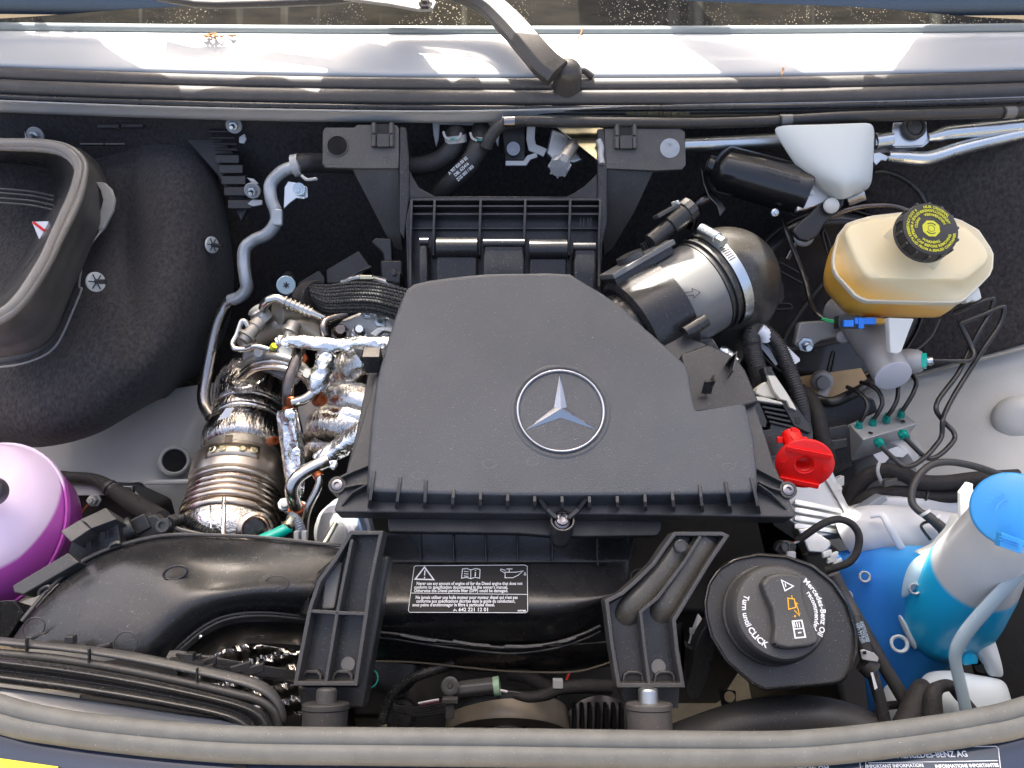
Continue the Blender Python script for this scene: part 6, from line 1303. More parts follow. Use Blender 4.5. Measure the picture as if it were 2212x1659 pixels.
# brake pipes
M['pipeblk'] = mat('black_coated_pipe', (.018,.016,.015), .3, coat=.2)
def bpipe(pts, lab, r=.0028, at=None):
    th = thing('brake_pipe', lab, 'brake pipe', P(*pts[0]), 'black brake pipes'); hose('pipe', pts, r, 'pipeblk', th, n=12, k=8); return th
bpipe([(2014,779,.958),(2060,780,.955),(2092,779,.955),(2103,768,.955),(2098,748,.96),(2082,715,.965),(2075,700,.965),(2080,696,.965),(2120,681,.965),(2160,664,.965),(2169,668,.965),(2160,700,.965),(2130,745,.96),(2112,773,.96),(2085,815,.96),(2062,852,.955),(2044,886,.95),(2036,910,.94),(2034,942,.94),(2020,964,.93),(2000,986,.92),(1975,1004,.915),(1952,1007,.915),(1930,990,.92),(1903,964,.925)], 'black brake pipe looping from the cylinder nut to the left port of the valve block', .0030)
bpipe([(2060,676,.985),(2100,660,.975),(2138,646,.97),(2146,650,.97),(2138,676,.97),(2115,716,.965),(2090,764,.965),(2070,806,.96),(2046,838,.955),(2026,866,.95),(2023,888,.945),(2040,912,.95),(2060,934,.945),(2060,952,.94),(2036,978,.93),(2014,990,.925),(1994,984,.925),(1955,946,.93)], 'black brake pipe from behind the reservoir to the right port of the valve block', .0030)
for pts, w_ in (([(1857,914,.99),(1868,895,.985),(1874,878,.985),(1868,860,.99),(1852,846,1.0),(1830,836,1.02)], 'first short brake pipe from the left on the valve block'),
             ([(1888,905,.99),(1900,886,.985),(1906,868,.985),(1898,846,.99),(1880,832,1.0),(1860,826,1.02)], 'second short brake pipe from the left on the valve block'),
             ([(1918,898,.99),(1930,880,.985),(1938,862,.985),(1940,838,.99),(1938,815,1.0)], 'third short brake pipe from the left on the valve block'),
             ([(1949,888,.99),(1962,868,.985),(1974,846,.985),(1979,825,.99),(1968,808,1.0)], 'fourth and rightmost short brake pipe on the valve block')):
    bpipe(pts, w_, .0028)
# ABS block
va_ = thing('brake_valve_block', 'machined alloy brake valve block with teal pipe nuts and a pump motor', 'valve block', P(1910, 930, 1.0))
T = [P(1835,916,1.0), P(1942,883,1.03), P(1982,915,1.0), P(1865,950,.965)]; dn_ = Vector((0,.02,-1)).normalized()*.052
M['machined'] = mat('machined_alloy', (.46,.47,.47), .38, .45, bump=[(700,.2,.0004)], rvar=.1)
mb = MB(); mb.prism(T, dn_); obj('block', mb, M['machined'], va_, bev=.0015)
nb = (T[1]-T[0]).cross(T[3]-T[0]).normalized()
if nb.z < 0: nb = -nb
for u, v in ((1855,920),(1886,910),(1916,902),(1947,892)):
    p = P(u, v, .985 + (v-905)*-.0004 + .012); mb = MB(); mb.lathe(p, nb, [(.0054,-.006),(.0054,0),(.0042,.0005),(.0042,.004),(.0035,.006)], 6); obj('teal_nut', mb, M['teal'], va_, smooth=30)
for u, v in ((1868,935),(1962,910),(1900,928)):
    pass
for a, b in ((.2,.78),(.86,.72)):
    p = T[0] + (T[1]-T[0])*a + (T[3]-T[0])*b; mb = MB(); mb.lathe(p, nb, [(.003,.0003),(.0003,.0003)], 16); obj('drilling', mb, M['void'], va_)
for u, v in ((1903,962),(1955,944)):
    turn(u-6, v-8, .955, u+3, v+3, .94, [(.0062,0),(.0062,.5),(.0048,.55),(.0048,1)], 'teal', va_, 'teal_nut', n=6, sm=30)
mo = P(1912, 985, .985); mn = Vector((-.05, -.55, .25)).normalized()
mn = (P(1905,1000,.94) - P(1925,965,1.0)).normalized()
mb = MB(); mb.lathe(P(1912,1004,1.050), mn, [(.046,-.03),(.049,.002),(.049,.006),(.0465,.008),(.0465,.022),(.042,.030),(.0005,.032)], 56); obj('pump_motor', mb, M['machined'], va_, smooth=40)
for a in (-2.2, -1.2, .9):
    x_, y_, z_ = rot_to(mn); p = P(1912,1004,1.050) + mn*.006 + x_*math.cos(a)*.048 + y_*math.sin(a)*.048; mb = MB(); mb.lathe(p, mn, [(.0055,0),(.0055,.004),(.003,.006),(.0004,.006)], 12); obj('screw', mb, M['zinc'], va_)
mb = MB(); mb.prism([P(a, b, 1.0) for a, b in ((1886,982),(1940,964),(1962,978),(1950,988),(1924,985),(1906,1006))], FW*.001); obj('white_label', mb, M['label'], va_, smooth=None)
eb2 = thing('valve_electronics_box', 'black plastic electronics box on the left side of the brake valve block', 'control unit', P(1810, 960, .99))
for uv, t in ((((1760,860),(1800,868),(1850,850),(1890,862),(1898,890),(1840,915),(1800,935),(1765,900)), 1.04), (((1780,925),(1830,915),(1850,945),(1840,1010),(1800,1030),(1780,980)), 1.0), (((1795,950),(1832,945),(1836,968),(1800,975)), .985), (((1776,1040),(1820,1000),(1850,1000),(1850,1060),(1800,1090),(1760,1070)), 1.02)):
    mb = MB(); mb.prism([P(a, b, t) for a, b in uv], FW*.04); obj('case', mb, M['plastic'], eb2, bev=.003)
# tan box filling the pale patch between booster and block
tp = thing('tan_patch', 'bright tan patch of underbody showing below the booster', 'body panel', P(1790, 840, 1.14))
mb = MB(); mb.prism([P(a, b, 1.15) for a, b in ((1720,815),(1860,795),(1880,830),(1850,870),(1760,880),(1715,850))], FW*.01); obj('panel', mb, mat('tan_panel', (.55,.38,.20), .6, var=.15), tp)
turn(1775,822,1.145, 1780,828,1.12, [(.016,0),(.015,.5),(.010,.6),(.0095,1),(.0005,1)], 'matalu', tp, 'strut_bolt')
mb = MB(); mb.tube([P(1785,835,1.13), P(1768,870,1.12)], .007, n=10, smooth=False, flat=.5); obj('strut', mb, M['gw'], tp)

# ---- brake fluid reservoir
rv = thing('brake_fluid_reservoir', 'translucent cream brake fluid reservoir with amber fluid on the right', 'fluid reservoir', P(1960, 600, .93))
RN = Vector((-.05, -.34, .94)).normalized()
def rp_(uv, t): return [P(a, b, t) for a, b in uv]
RPl = Plane(P(1960, 560, .915), RN)
topo = [(1836,484),(1875,473),(1898,466),(1950,464),(2010,468),(2060,478),(2098,495),(2128,525),(2141,548),(2139,556),(2128,572),(2090,600),(2076,604),(1990,606),(1890,603),(1870,595),(1848,560),(1828,510),(1826,498)]
seam = [(1808,512),(1830,484),(1880,470),(1950,462),(2020,466),(2070,478),(2110,500),(2142,548),(2140,590),(2120,612),(2078,652),(2066,656),(1968,655),(1870,652),(1848,644),(1800,590),(1797,560)]
M['resv'] = mat('cream_tank', (.66,.56,.38), .38, sss=.5, coat=.1, bump=[(60,.05,.001)])
def resv_mat():
    m = M['resv']; t = m.node_tree; N = t.nodes; L = t.links; b = N['Principled BSDF']; g = N.new('ShaderNodeNewGeometry')
    # amber fluid low and left, its glow of transmitted sun put into the colour
    lo = RPl.at(1830, 560, -.024); d = N.new('ShaderNodeVectorMath'); d.operation = 'DOT_PRODUCT'; ax_ = Vector((.28, 0, 1)).normalized(); d.inputs[1].default_value = ax_; L.new(g.outputs['Position'], d.inputs[0])
    r = N.new('ShaderNodeMapRange'); lv = lo.dot(ax_); r.inputs[1].default_value = lv - .012; r.inputs[2].default_value = lv + .014; L.new(d.outputs['Value'], r.inputs[0])
    mx = N.new('ShaderNodeMix'); mx.data_type = 'RGBA'; L.new(r.outputs[0], mx.inputs[0]); mx.inputs[6].default_value = (.84,.45,.07,1); mx.inputs[7].default_value = (.82,.71,.46,1); L.new(mx.outputs[2], b.inputs['Base Color'])
resv_mat()
def resamp(poly, n=64):
    p = [Vector((a, b, 0)) for a, b in poly]; p.append(p[0]); acc = [0]
    for i in range(len(p)-1): acc.append(acc[-1] + (p[i+1]-p[i]).length)
    # start nearest to the left-most top
    out = []; j = 0
    for i in range(n):
        s = acc[-1]*i/n; j = max(k for k in range(len(acc)) if acc[k] <= s + 1e-9); j = min(j, len(p)-2)
        q = p[j].lerp(p[j+1], (s-acc[j])/max(1e-9, acc[j+1]-acc[j])); out.append((q.x, q.y))
    return out
def radial(poly, c, n=72):   # resample by angle about c so rings match
    out = []
    for k in range(n):
        a = 2*math.pi*k/n; d = (math.cos(a), math.sin(a)); best = None
        for i in range(len(poly)):
            x1, y1 = poly[i][0]-c[0], poly[i][1]-c[1]; x2, y2 = poly[(i+1) % len(poly)][0]-c[0], poly[(i+1) % len(poly)][1]-c[1]
            den = d[0]*(y2-y1) - d[1]*(x2-x1)
            if abs(den) < 1e-9: continue
            s = (x1*(y2-y1) - y1*(x2-x1))/den; u = (x1*d[1]-y1*d[0])/den
            if s > 0 and -1e-6 <= u <= 1+1e-6: best = s if best is None else max(best, s)
        out.append((c[0]+d[0]*best, c[1]+d[1]*best))
    return out
RC = (1970, 552)
t_ = [RPl.at(a, b, 0) for a, b in radial(topo, RC)]; s_ = [RPl.at(a, b, -.030) for a, b in radial(seam, RC)]
cT = sum(t_, Vector())/len(t_); cS = sum(s_, Vector())/len(s_)
def inset(r, c, k, h): return [c + (p-c)*k + RN*h for p in r]
botm = inset(s_, cS, .985, -.026); cB = cS - RN*.03
mb = MB(); mb.ring_loft([inset(t_, cT, .80, .0012), inset(t_, cT, .95, .0008), inset(t_, cT, .99, -.002), inset(t_, cT, 1.0, -.005), [a.lerp(b, .5) for a, b in zip(inset(t_, cT, 1.0, -.012), s_)], inset(s_, cS, .995, .003), inset(s_, cS, .99, 0), inset(s_, cS, .985, -.012), inset(s_, cS, .98, -.032), inset(s_, cS, .96, -.046), inset(s_, cS, .89, -.052)]); obj('tank_body', mb, M['resv'], rv, smooth=50)
mb = MB(); rings = [[inset(s_, cS, k, h)[i] for k, h in ((.975,-.004),(1.006,-.0038),(1.014,0),(1.006,.0038),(.975,.004))] for i in range(len(s_))]; mb.ring_loft(rings, False, True); obj('weld_flange', mb, mat('cream_flange', (.76,.69,.52), .4, sss=.3), rv, smooth=60)
mb = MB(); mb.prism([P(a, b, .925) for a, b in ((1920,686),(1976,688),(1966,712),(1948,760),(1936,766),(1924,762))], FW*.012); obj('support_leg', mb, M['natural'], rv, bev=.002)
mb = MB(); mb.prism([P(a, b, .93) for a, b in ((2084,650),(2104,624),(2116,620),(2122,645),(2108,652),(2100,648),(2090,656))], FW*.012); obj('side_lug', mb, M['natural'], rv, bev=.002)
mb = MB(); mb.prism([P(a, b, .96) for a, b in ((1874,684),(1920,688),(1918,700),(1880,698))], FW*.02); obj('outlet', mb, M['resv'], rv, bev=.002)
mb = MB(); mb.tube([RPl.at(1968,540,-.001), RPl.at(1968,540,.004)], .035, n=56, smooth=False, nrm=(1,0,0)); obj('neck', mb, M['resv'], rv, smooth=50)
rc = thing('reservoir_cap', 'ribbed black reservoir cap printed with yellow warning rings', 'cap', P(2010, 500, .87))
cn_ = Vector((.03,-.44,.90)).normalized(); KO = P(2011, 494, .868); KR = .0335
mb = MB(); mb.lathe(KO, cn_, [(KR*1.0,-.018),(KR*1.035,-.0175),(KR*1.035,-.0155),(KR,-.0145),(KR*.98,-.003),(KR*.95,-.0006),(KR*.90,0),(.0005,0)], 72); obj('cap_body', mb, mat('grey_black_cap', (.030,.029,.028), .45, bump=[(600,.15,.0004)]), rc, smooth=40)
x_, y_, z_ = rot_to(cn_, Vector((0,1,0)))
for k in range(14):
    a = 2*math.pi*k/14 + .1; d = x_*math.cos(a)+y_*math.sin(a); mb = MB(); mb.box(KO - z_*.008 + d*KR*1.0, d*.0014, z_.cross(d)*.0016, z_*.0062); obj('grip_rib', mb, M['satin'], rc, bev=.0006, seg=1)
rx = Vector((1, 0, 0)); rx = (rx - cn_*rx.dot(cn_)).normalized()
mb = MB(); ry_ = cn_.cross(rx); mb.prism([KO + cn_*.0008 + (rx*math.cos(a)+ry_*math.sin(a))*.0105 for a in (math.pi/8 + k*math.pi/4 for k in range(8))], cn_*-.0008); obj('yellow_octagon', mb, M['yellowp'], rc, smooth=None)
for r, a0, a1 in ((.0038,0,6.28),(.0062,.6,2.2),(.0062,3.7,5.4),(.0068,.6,2.2),(.0068,3.7,5.4)):
    pts = [KO + cn_*.001 + (rx*math.cos(a0+(a1-a0)*k/20)+ry_*math.sin(a0+(a1-a0)*k/20))*r for k in range(21)]
    mb = MB(); mb.wall(pts, cn_, .0005, .0003); obj('black_arc', mb, M['blackprint'], rc, smooth=None)
def arct(s, R, deg, sz): text(s, sz, KO, rx, cn_, M['yellowp'], rc, arc=(R, math.radians(deg)), lift=.0007, bold=.00012)
arct('NUR ORIGINAL', .0268, 68, .0046); arct('BREMSFLÜSSIGKEIT', .0222, 66, .0046); arct('VERWENDEN', .0172, 64, .0046)
arct('CLEAN', .0172, 155, .0044); arct('FROM A SEALED', .0222, 158, .0044)
arct('WARNING', -.0172, 262, .0044); arct('FILLER CAP BEFORE REMOVING', -.0222, 262, .0044); arct('BRAKE FLUID FROM A SEALED CONTAINER', -.0272, 262, .0042)
arct('.USE ONLY DOT 4', .0268, 160, .0044)
bc = thing('level_sensor_plug', 'small black and bright blue connector with green wires under the reservoir', 'connector', P(1850, 697, .96))
mb = MB(); mb.box(P(1829, 696, .955), RT*.0135, UP*.008, FW*.008); obj('plug_body', mb, M['plastic'], bc, bev=.0015)
mb = MB(); mb.box(P(1866, 694, .95), RT*.0135, UP*.0042, FW*.005); obj('blue_lock', mb, M['bluec'], bc, bev=.001)
mb = MB(); mb.box(P(1858, 699, .948), RT*.0035, UP*.0065, FW*.004); obj('blue_tab', mb, M['bluec'], bc, bev=.0008)
mb = MB(); mb.box(P(1832, 699, .944), RT*.006, UP*.0042, FW*.003); obj('latch', mb, M['bluec'], bc, bev=.0008)
for dv, m in ((0,'green'),(4,'green')):
    hose('wire', [(1775,687+dv*.5,.975),(1795,692+dv,.965),(1812,693+dv,.957)], .0013, m, bc, n=8)
hose('cable', [(1690,470,1.08),(1700,505,1.07),(1722,560,1.06),(1740,610,1.04),(1750,650,1.02),(1762,675,.99),(1778,689,.975)], .0034, 'pipeblk', bc, n=12)
th = thing('thin_cable', 'thin black cable bowing from behind the reservoir to the master cylinder', 'cable', P(2010, 720, 1.03)); hose('cable', [(2030,690,1.04),(2015,722,1.03),(1990,748,1.02),(1962,765,1.01)], .0014, 'pipeblk', th, n=8)

# ---- corrugated hoses, engine loom, ECU
ch = thing('corrugated_loom', 'left of two fat black corrugated cable tubes dropping behind the engine cover', 'cable conduit', P(1628, 760, .98), 'corrugated cable tubes')
corr('tube', [(1630,706,.99),(1622,725,.975),(1624,750,.97),(1629,775,.965),(1636,800,.96)], .0112, 'rubber', ch, pitch=.0030, amp=.0007)
mb = MB(); mb.tube([P(1640,712,.972), P(1652,722,.972), P(1655,735,.975)], .0085, n=16); obj('white_label', mb, M['label'], ch, smooth=60)
hose('taped_end', [(1634,795,.962),(1640,815,.96),(1634,845,.965),(1632,865,.97)], .0125, 'loom', ch)
ch2 = thing('corrugated_loom', 'right of two fat black corrugated cable tubes bending down past the white tag', 'cable conduit', P(1710, 800, .98), 'corrugated cable tubes')
corr('tube', [(1640,712,.985),(1660,722,.975),(1682,748,.97),(1701,790,.965),(1717,830,.96),(1729,870,.96),(1735,910,.97)], .0090, 'rubber', ch2, pitch=.0030, amp=.0007)
mb = MB(); mb.prism([P(a, b, .985) for a, b in ((1655,716),(1666,716),(1690,738),(1727,774),(1728,780),(1716,788),(1700,770))], FW*.0012); tag(obj('paper_tag', mb, M['label'], smooth=None), 'long white paper tag sticking out to the right of the corrugated tubes', 'tag')
mb = MB(); mb.prism([P(a, b, .985) for a, b in ((1637,742),(1644,740),(1662,752),(1680,786),(1676,790))], FW*.0012); t2_ = tag(obj('paper_tag', mb, M['label'], smooth=None), 'white paper tag end showing between the two corrugated tubes', 'tag')
hl = thing('cable_harness', 'thick black taped cable harness sagging below the booster', 'cable', P(1800, 860, 1.03))
hose('harness', [(1730,838,1.06),(1750,856,1.05),(1775,866,1.04),(1800,868,1.03),(1830,856,1.03),(1865,838,1.04),(1890,820,1.06)], .0072, 'pipeblk', hl)
hl2 = thing('cable_harness', 'wide taped loom dropping behind the red cap', 'wiring loom', P(1770, 900, 1.0))
hose('loom', [(1740,848,1.02),(1756,872,1.0),(1768,905,.985),(1775,940,.98),(1786,975,.98),(1790,1010,.99)], .0098, 'loom', hl2)
mb = MB(); mb.lathe(P(1743,873,1.03), (CAM-P(1743,873,1.03)), [(.010,-.002),(.010,.001),(.0005,.001)], 20); obj('teal_cap', mb, M['teal'], hl2)
ec = thing('control_unit_connector', 'black and pale plug with ribbed slots at the right edge of the engine cover', 'connector', P(1690, 870, .92))
CPl = Plane(P(1690, 880, .915), (.15, -.45, .88))
def cpz(uv, off, dep, m, nm, bev=.001): 
    mb = MB(); mb.prism([CPl.at(a, b, off) for a, b in uv], CPl.n * -dep); return obj(nm, mb, M[m], ec, bev=bev)
M['paleplug'] = mat('pale_plug_plastic', (.60,.58,.50), .4, dust=.2)
cpz([(1649,793),(1666,793),(1676,812),(1749,918),(1752,936),(1738,931),(1716,920),(1700,890),(1656,818)], 0, .014, 'plastic', 'side_rail')
cpz([(1658,811),(1675,811),(1699,846),(1720,882),(1722,887),(1706,880),(1700,866),(1686,862),(1672,845)], .004, .008, 'paleplug', 'pale_rail')
cpz([(1604,848),(1618,846),(1632,856),(1648,857),(1688,868),(1694,874),(1640,866),(1612,858)], .003, .008, 'paleplug', 'pale_edge')
cpz([(1632,850),(1636,836),(1656,822),(1672,840),(1686,862),(1650,858)], -.004, .014, 'paleplug', 'pale_boot', .003)
cpz([(1618,862),(1640,862),(1700,878),(1738,930),(1724,932),(1656,912),(1645,900),(1630,884)], -.012, .01, 'void', 'slot_floor')
for k in range(5):
    f = k/4; a = (1642+(1662-1642)*f, 868+(910-868)*f); b = (1694+(1722-1694)*f, 876+(924-876)*f)
    mb = MB(); mb.wall([CPl.at(*a, -.002), CPl.at(*b, -.002)], CPl.n, .003, .012); obj('slot_rib', mb, M['plastic'], ec, bev=.0006, seg=1)
cpz([(1617,862),(1640,866),(1657,910),(1655,924),(1645,922)], -.001, .010, 'plastic', 'side_rail')
cpz([(1628,927),(1664,927),(1664,912),(1734,920),(1738,932),(1750,938),(1747,956),(1720,985),(1654,983),(1636,950)], -.006, .05, 'gloss', 'lower_body', .002)
for u, v in ((1662,799),(1723,908)):
    mb = MB(); mb.box(CPl.at(u, v, .0005), RT*.003, CPl.n.cross(RT)*.004, CPl.n*.0006); obj('clip_mark', mb, M['void'], ec)
th = thing('foil_tube', 'short silver foil tube beside the tab at the right corner of the cover', 'tube', P(1575, 770, .98)); wobtube('tube', [(1556,758,.985),(1575,770,.98),(1590,785,.975)], .0095, 'zinc', th, .05)
# red dipstick cap
rd = thing('transmission_dipstick_plug', 'bright red round plastic transmission tube cap right of the engine cover', 'cap', P(1735, 1000, .85))
rn = (CAM - P(1738,1003,.85)).normalized() + Vector((.15, -.28, -.42)); rn.normalize(); RO = P(1738, 1003, .845)
x_, y_, z_ = rot_to(rn); 
if x_.x < 0: x_, y_ = -x_, -y_
RR = .0312
rim = [RO + x_*math.cos(a)*RR + y_*math.sin(a)*RR for a in (2*math.pi*k/56 for k in range(56))]
inr = [RO + x_*math.cos(a)*.0098 + y_*math.sin(a)*.0098 for a in (2*math.pi*k/56 for k in range(56))]
mb = MB(); c = RO
mb.ring_loft([[p - z_*.002 for p in inr], [p + z_*.0012 for p in inr], [RO+(p-RO)*1.12 + z_*.0018 for p in inr], [RO+(p-RO)*1.15 + z_*.0004 for p in inr], [RO+(p-RO)*.98 + z_*.0002 for p in rim], [RO + (p-RO) - z_*.0005 for p in rim], [p - z_*.003 for p in rim], [p - z_*.002 for p in inr]], False); obj('disc', mb, M['red'], rd, smooth=50)
mb = MB(); mb.lathe(RO, z_, [(.0099,-.0005),(.0096,-.020),(.0005,-.020)], 40, cap=False); obj('recess', mb, M['red'], rd, smooth=40, solid=.0008)
def disc_bar(y0, hx0, w_, h_, nm='raised_bar'):
    mb = MB(); c = RO + y_*y0 + z_*.001; mb.box(c, x_*hx0, y_*w_, z_*h_); obj(nm, mb, M['red'], rd, bev=.0008, seg=2)
sg = 1 if y_.dot(UP) > 0 else -1
disc_bar(sg*.0165, .0245, .0032, .0022); disc_bar(-sg*.0235, .0215, .0030, .0020)
for sx_ in (-1, 1):
    for pts in ([(.018,.003),(.022,-.006),(.020,-.011)], [(.0205,-.003),(.026,-.0025)]):
        mb = MB(); mb.wall([RO + x_*sx_*a + y_*sg*b + z_*.0012 for a, b in pts], z_, .0012, .0008); obj('embossed_arrow', mb, M['red'], rd)
turn(1706,936,.885, 1728,984,.862, [(.0100,0),(.0115,.05),(.0118,.95)], 'red', rd, 'neck', n=32)
for u, v, du_, dv_ in ((1714,930,5,-5),(1684,950,-7,0),(1737,950,6,3),(1693,975,-4,6)):
    mb = MB(); mb.box(P(u, v, .874), RT*.003, UP*.0035, FW*.0025); obj('locking_tab', mb, M['red'], rd, bev=.0008)
mb = MB(); mb.tube([P(1708,940,.868), P(1722,960,.858)], .0011, n=6, smooth=False); obj('neck_rib', mb, M['red'], rd)
# alloy ECU body with fins
eu = thing('alloy_control_box', 'finned bright alloy control box below the red cap', 'control unit', P(1770, 1080, .92))
EPn = Plane(P(1760, 1060, .935), (.10, -.30, .95))
def ez(uv, off, dep, m, nm, bev=.0012):
    mb = MB(); mb.prism([EPn.at(a, b, off) for a, b in uv], EPn.n * -dep); return obj(nm, mb, M[m], eu, bev=bev)
ez([(1640,985),(1780,972),(1808,1040),(1844,1118),(1846,1150),(1760,1160),(1700,1120),(1672,1040)], 0, .04, 'machined', 'body')
ez([(1780,1030),(1795,1030),(1838,1100),(1828,1112),(1810,1080)], .004, .01, 'gw', 'edge_strip')
for k in range(4):
    v0 = 1082 + k*17; ez([(1716,v0),(1722,v0-4),(1815+k*10,v0+16),(1822+k*10,v0+22),(1815+k*10,v0+26),(1716,v0+8)], .006 - k*.001, .010, 'alu', 'fin', .0015)
ez([(1722,1140),(1748,1138),(1796,1168),(1798,1180),(1782,1196),(1748,1194),(1738,1170)], .010, .02, 'alu', 'lug', .003)
turn(1836,1112,.93, 1840,1106,.915, [(.0085,0),(.0085,.5),(.005,.55),(.005,1),(.0005,1)], 'gw', eu, 'bolt', n=8)
turn(1802,1060,.95, 1806,1052,.935, [(.0085,0),(.0085,.5),(.005,.55),(.005,1),(.0005,1)], 'gw', eu, 'bolt', n=8)
mb = MB(); mb.box(P(1806,1042,.95), RT*.008+UP*.003, UP*.006, FW*.006); obj('ribbed_clip', mb, M['gw'], eu, bev=.001)
ll = thing('looped_wire', 'taped wire looping over the alloy control box to a small plug', 'wiring loom', P(1800, 1130, .88))
hose('loop', [(1722,1168,.87),(1740,1156,.865),(1766,1138,.86),(1790,1126,.86),(1815,1122,.86),(1840,1132,.86),(1855,1156,.86),(1852,1188,.86),(1836,1213,.86),(1806,1226,.865),(1785,1232,.87)], .0042, 'loom', ll)
hose('wire', [(1700,1178,.868),(1715,1172,.868),(1728,1164,.868)], .0012, 'copper', ll, n=8); hose('wire', [(1698,1181,.866),(1714,1175,.866),(1730,1167,.866)], .0012, 'capgrey', ll, n=8)
mb = MB(); mb.prism([P(a, b, .86) for a, b in ((1680,1176),(1690,1170),(1716,1172),(1722,1182),(1716,1200),(1690,1202),(1674,1190))], FW*.012); obj('plug', mb, M['plastic'], ll, bev=.002)
mb = MB(); mb.lathe(P(1697,1181,.856), (0,-.5,.85), [(.0065,-.003),(.0068,0),(.0055,.0008),(.0042,-.001),(.0003,-.001)], 20, sx=.7); obj('plug_eye', mb, M['satin'], ll, smooth=40)
mb = MB(); mb.box(P(1708,1198,.855), RT*.005, UP*.0035, FW*.003); obj('clip', mb, M['gw'], ll, bev=.0008)
for k, (u, v) in enumerate(((1786,1196),(1796,1208),(1808,1214),(1800,1200))):
    mb = MB(); mb.box(P(u, v, .87), RT*.005 + UP*.002, UP*.003, FW*.003); obj('pale_clip', mb, M['natural'], ll, bev=.001)

# ---- taped looms in front of the right wing
lo_ = thing('thick_loom', 'upper thick taped loom crossing in front of the pump motor to the right', 'wiring loom', P(1950, 1020, .95), 'thick taped looms on the right')
hose('loom', [(1800,1130,.99),(1822,1100,.975),(1846,1060,.965),(1872,1030,.955),(1912,1016,.945),(1950,1024,.94),(1985,1040,.935),(2040,1043,.93),(2110,1035,.925),(2200,1030,.92)], [.010]*4+[.0095]*6, 'loom', lo_, n=18)
mb = MB(); mb.tube([P(1900,998,.93), P(1896,1018,.93), P(1904,1042,.935)], .0022, n=8); obj('cable_tie', mb, M['gw'], lo_)
mb = MB(); mb.box(P(1922,1042,.925), RT*.008+UP*.002, UP*.004, FW*.004); obj('tie_clip', mb, M['satin'], lo_, bev=.001)
lo2 = thing('thick_loom', 'lower thick taped loom curving under the other one toward the blue cap', 'wiring loom', P(1950, 1065, .95), 'thick taped looms on the right')
hose('loom', [(1834,1125,.97),(1852,1092,.96),(1886,1068,.95),(1940,1064,.945),(1995,1068,.94),(2050,1072,.935),(2120,1060,.93)], .0088, 'loom', lo2, n=18)
for u in (1996, 2046):
    mb = MB(); mb.tube([P(u-2,1068,.938), P(u+2,1069,.938)], .0093, n=18, smooth=False); obj('tape_band', mb, M['rubber'], lo2)
lo3 = thing('thick_loom', 'dark loom hump deep between the control box and the milky tank', 'wiring loom', P(1860, 1090, 1.0), 'thick taped looms on the right')
hose('loom', [(1832,1165,1.0),(1850,1115,.99),(1890,1085,.985),(1950,1085,.98),(1990,1100,.98)], .012, 'loom', lo3)
bh = thing('vent_hose', 'thin black hose looping round to two white rings beside the washer filler', 'hose', P(1990, 1040, .88))
hose('hose', [(2230,1050,.90),(2190,1038,.90),(2150,1022,.895),(2100,1006,.89),(2050,998,.885),(2012,1004,.88),(1986,1026,.875),(1971,1056,.87),(1970,1084,.865),(1983,1102,.86),(2003,1114,.855)], .0042, 'rubber', bh)
hose('hose_end', [(1998,1110,.857),(2014,1122,.853),(2034,1140,.85),(2052,1158,.85)], [.0055,.0055,.0062,.0085], 'rubber', bh)
for u, v in ((1999,1108),(2019,1120)):
    mb = MB(); mb.tube([P(u-2,v-3,.856), P(u+2,v+2,.855)], .0068, n=18, smooth=False); obj('white_ring', mb, M['natural'], bh)
th = thing('rubber_band_loop', 'small black cord loop lying on the milky tank top', 'cord', P(2000, 1150, .86)); hose('cord', [(2010,1166,.86),(1996,1148,.86),(1990,1136,.86),(2000,1128,.86),(2020,1130,.86),(2034,1140,.86)], .0016, 'rubber', th, n=8)

# ---- washer tank
wt = thing('washer_tank', 'large translucent washer fluid tank filled with bright blue fluid at the lower right', 'washer tank', P(2000, 1350, .85))
M['milky'] = mat('milky_tank_plastic', (.56,.58,.61), .35, sss=.4)
M['bluefl'] = tank_mat('blue_fluid_tank', (.03,.20,.66), (.05,.50,.84), P(1975,1320,.82).x, .06, axis=(1,0,.25), sss=.25)
M['cyanfl'] = mat('cyan_fluid_tank', (.01,.44,.80), .28, sss=.3, coat=.2, var=.1, vscale=9)
M['whitetk'] = mat('white_tank_plastic', (.70,.78,.82), .35, sss=.4)
hose('upper_arm', [(1830,1165,.92),(1870,1150,.91),(1930,1150,.905),(1990,1160,.90),(2060,1175,.89)], [.026,.031,.032,.034,.036], 'milky', wt, n=32)
mb = MB(); mb.tube([P(1880,1112,.875), P(1906,1112,.868), P(1922,1138,.860), P(1945,1180,.862), P(1956,1196,.87)], .0045, n=14, flat=.5); obj('moulded_band', mb, M['milky'], wt, smooth=60)
mb = MB(); mb.prism([P(a, b, .93) for a, b in ((1850,1105),(1912,1072),(2075,1078),(2130,1100),(2130,1180),(1850,1180))], FW*.05); obj('rear_shoulder', mb, M['milky'], wt, bev=.008)
mb = MB(); mb.prism([P(a, b, .915) for a, b in ((1848,1108),(1907,1070),(1914,1072),(1920,1080),(1880,1108))], FW*.02); obj('dark_step', mb, M['capgrey'], wt, bev=.002)
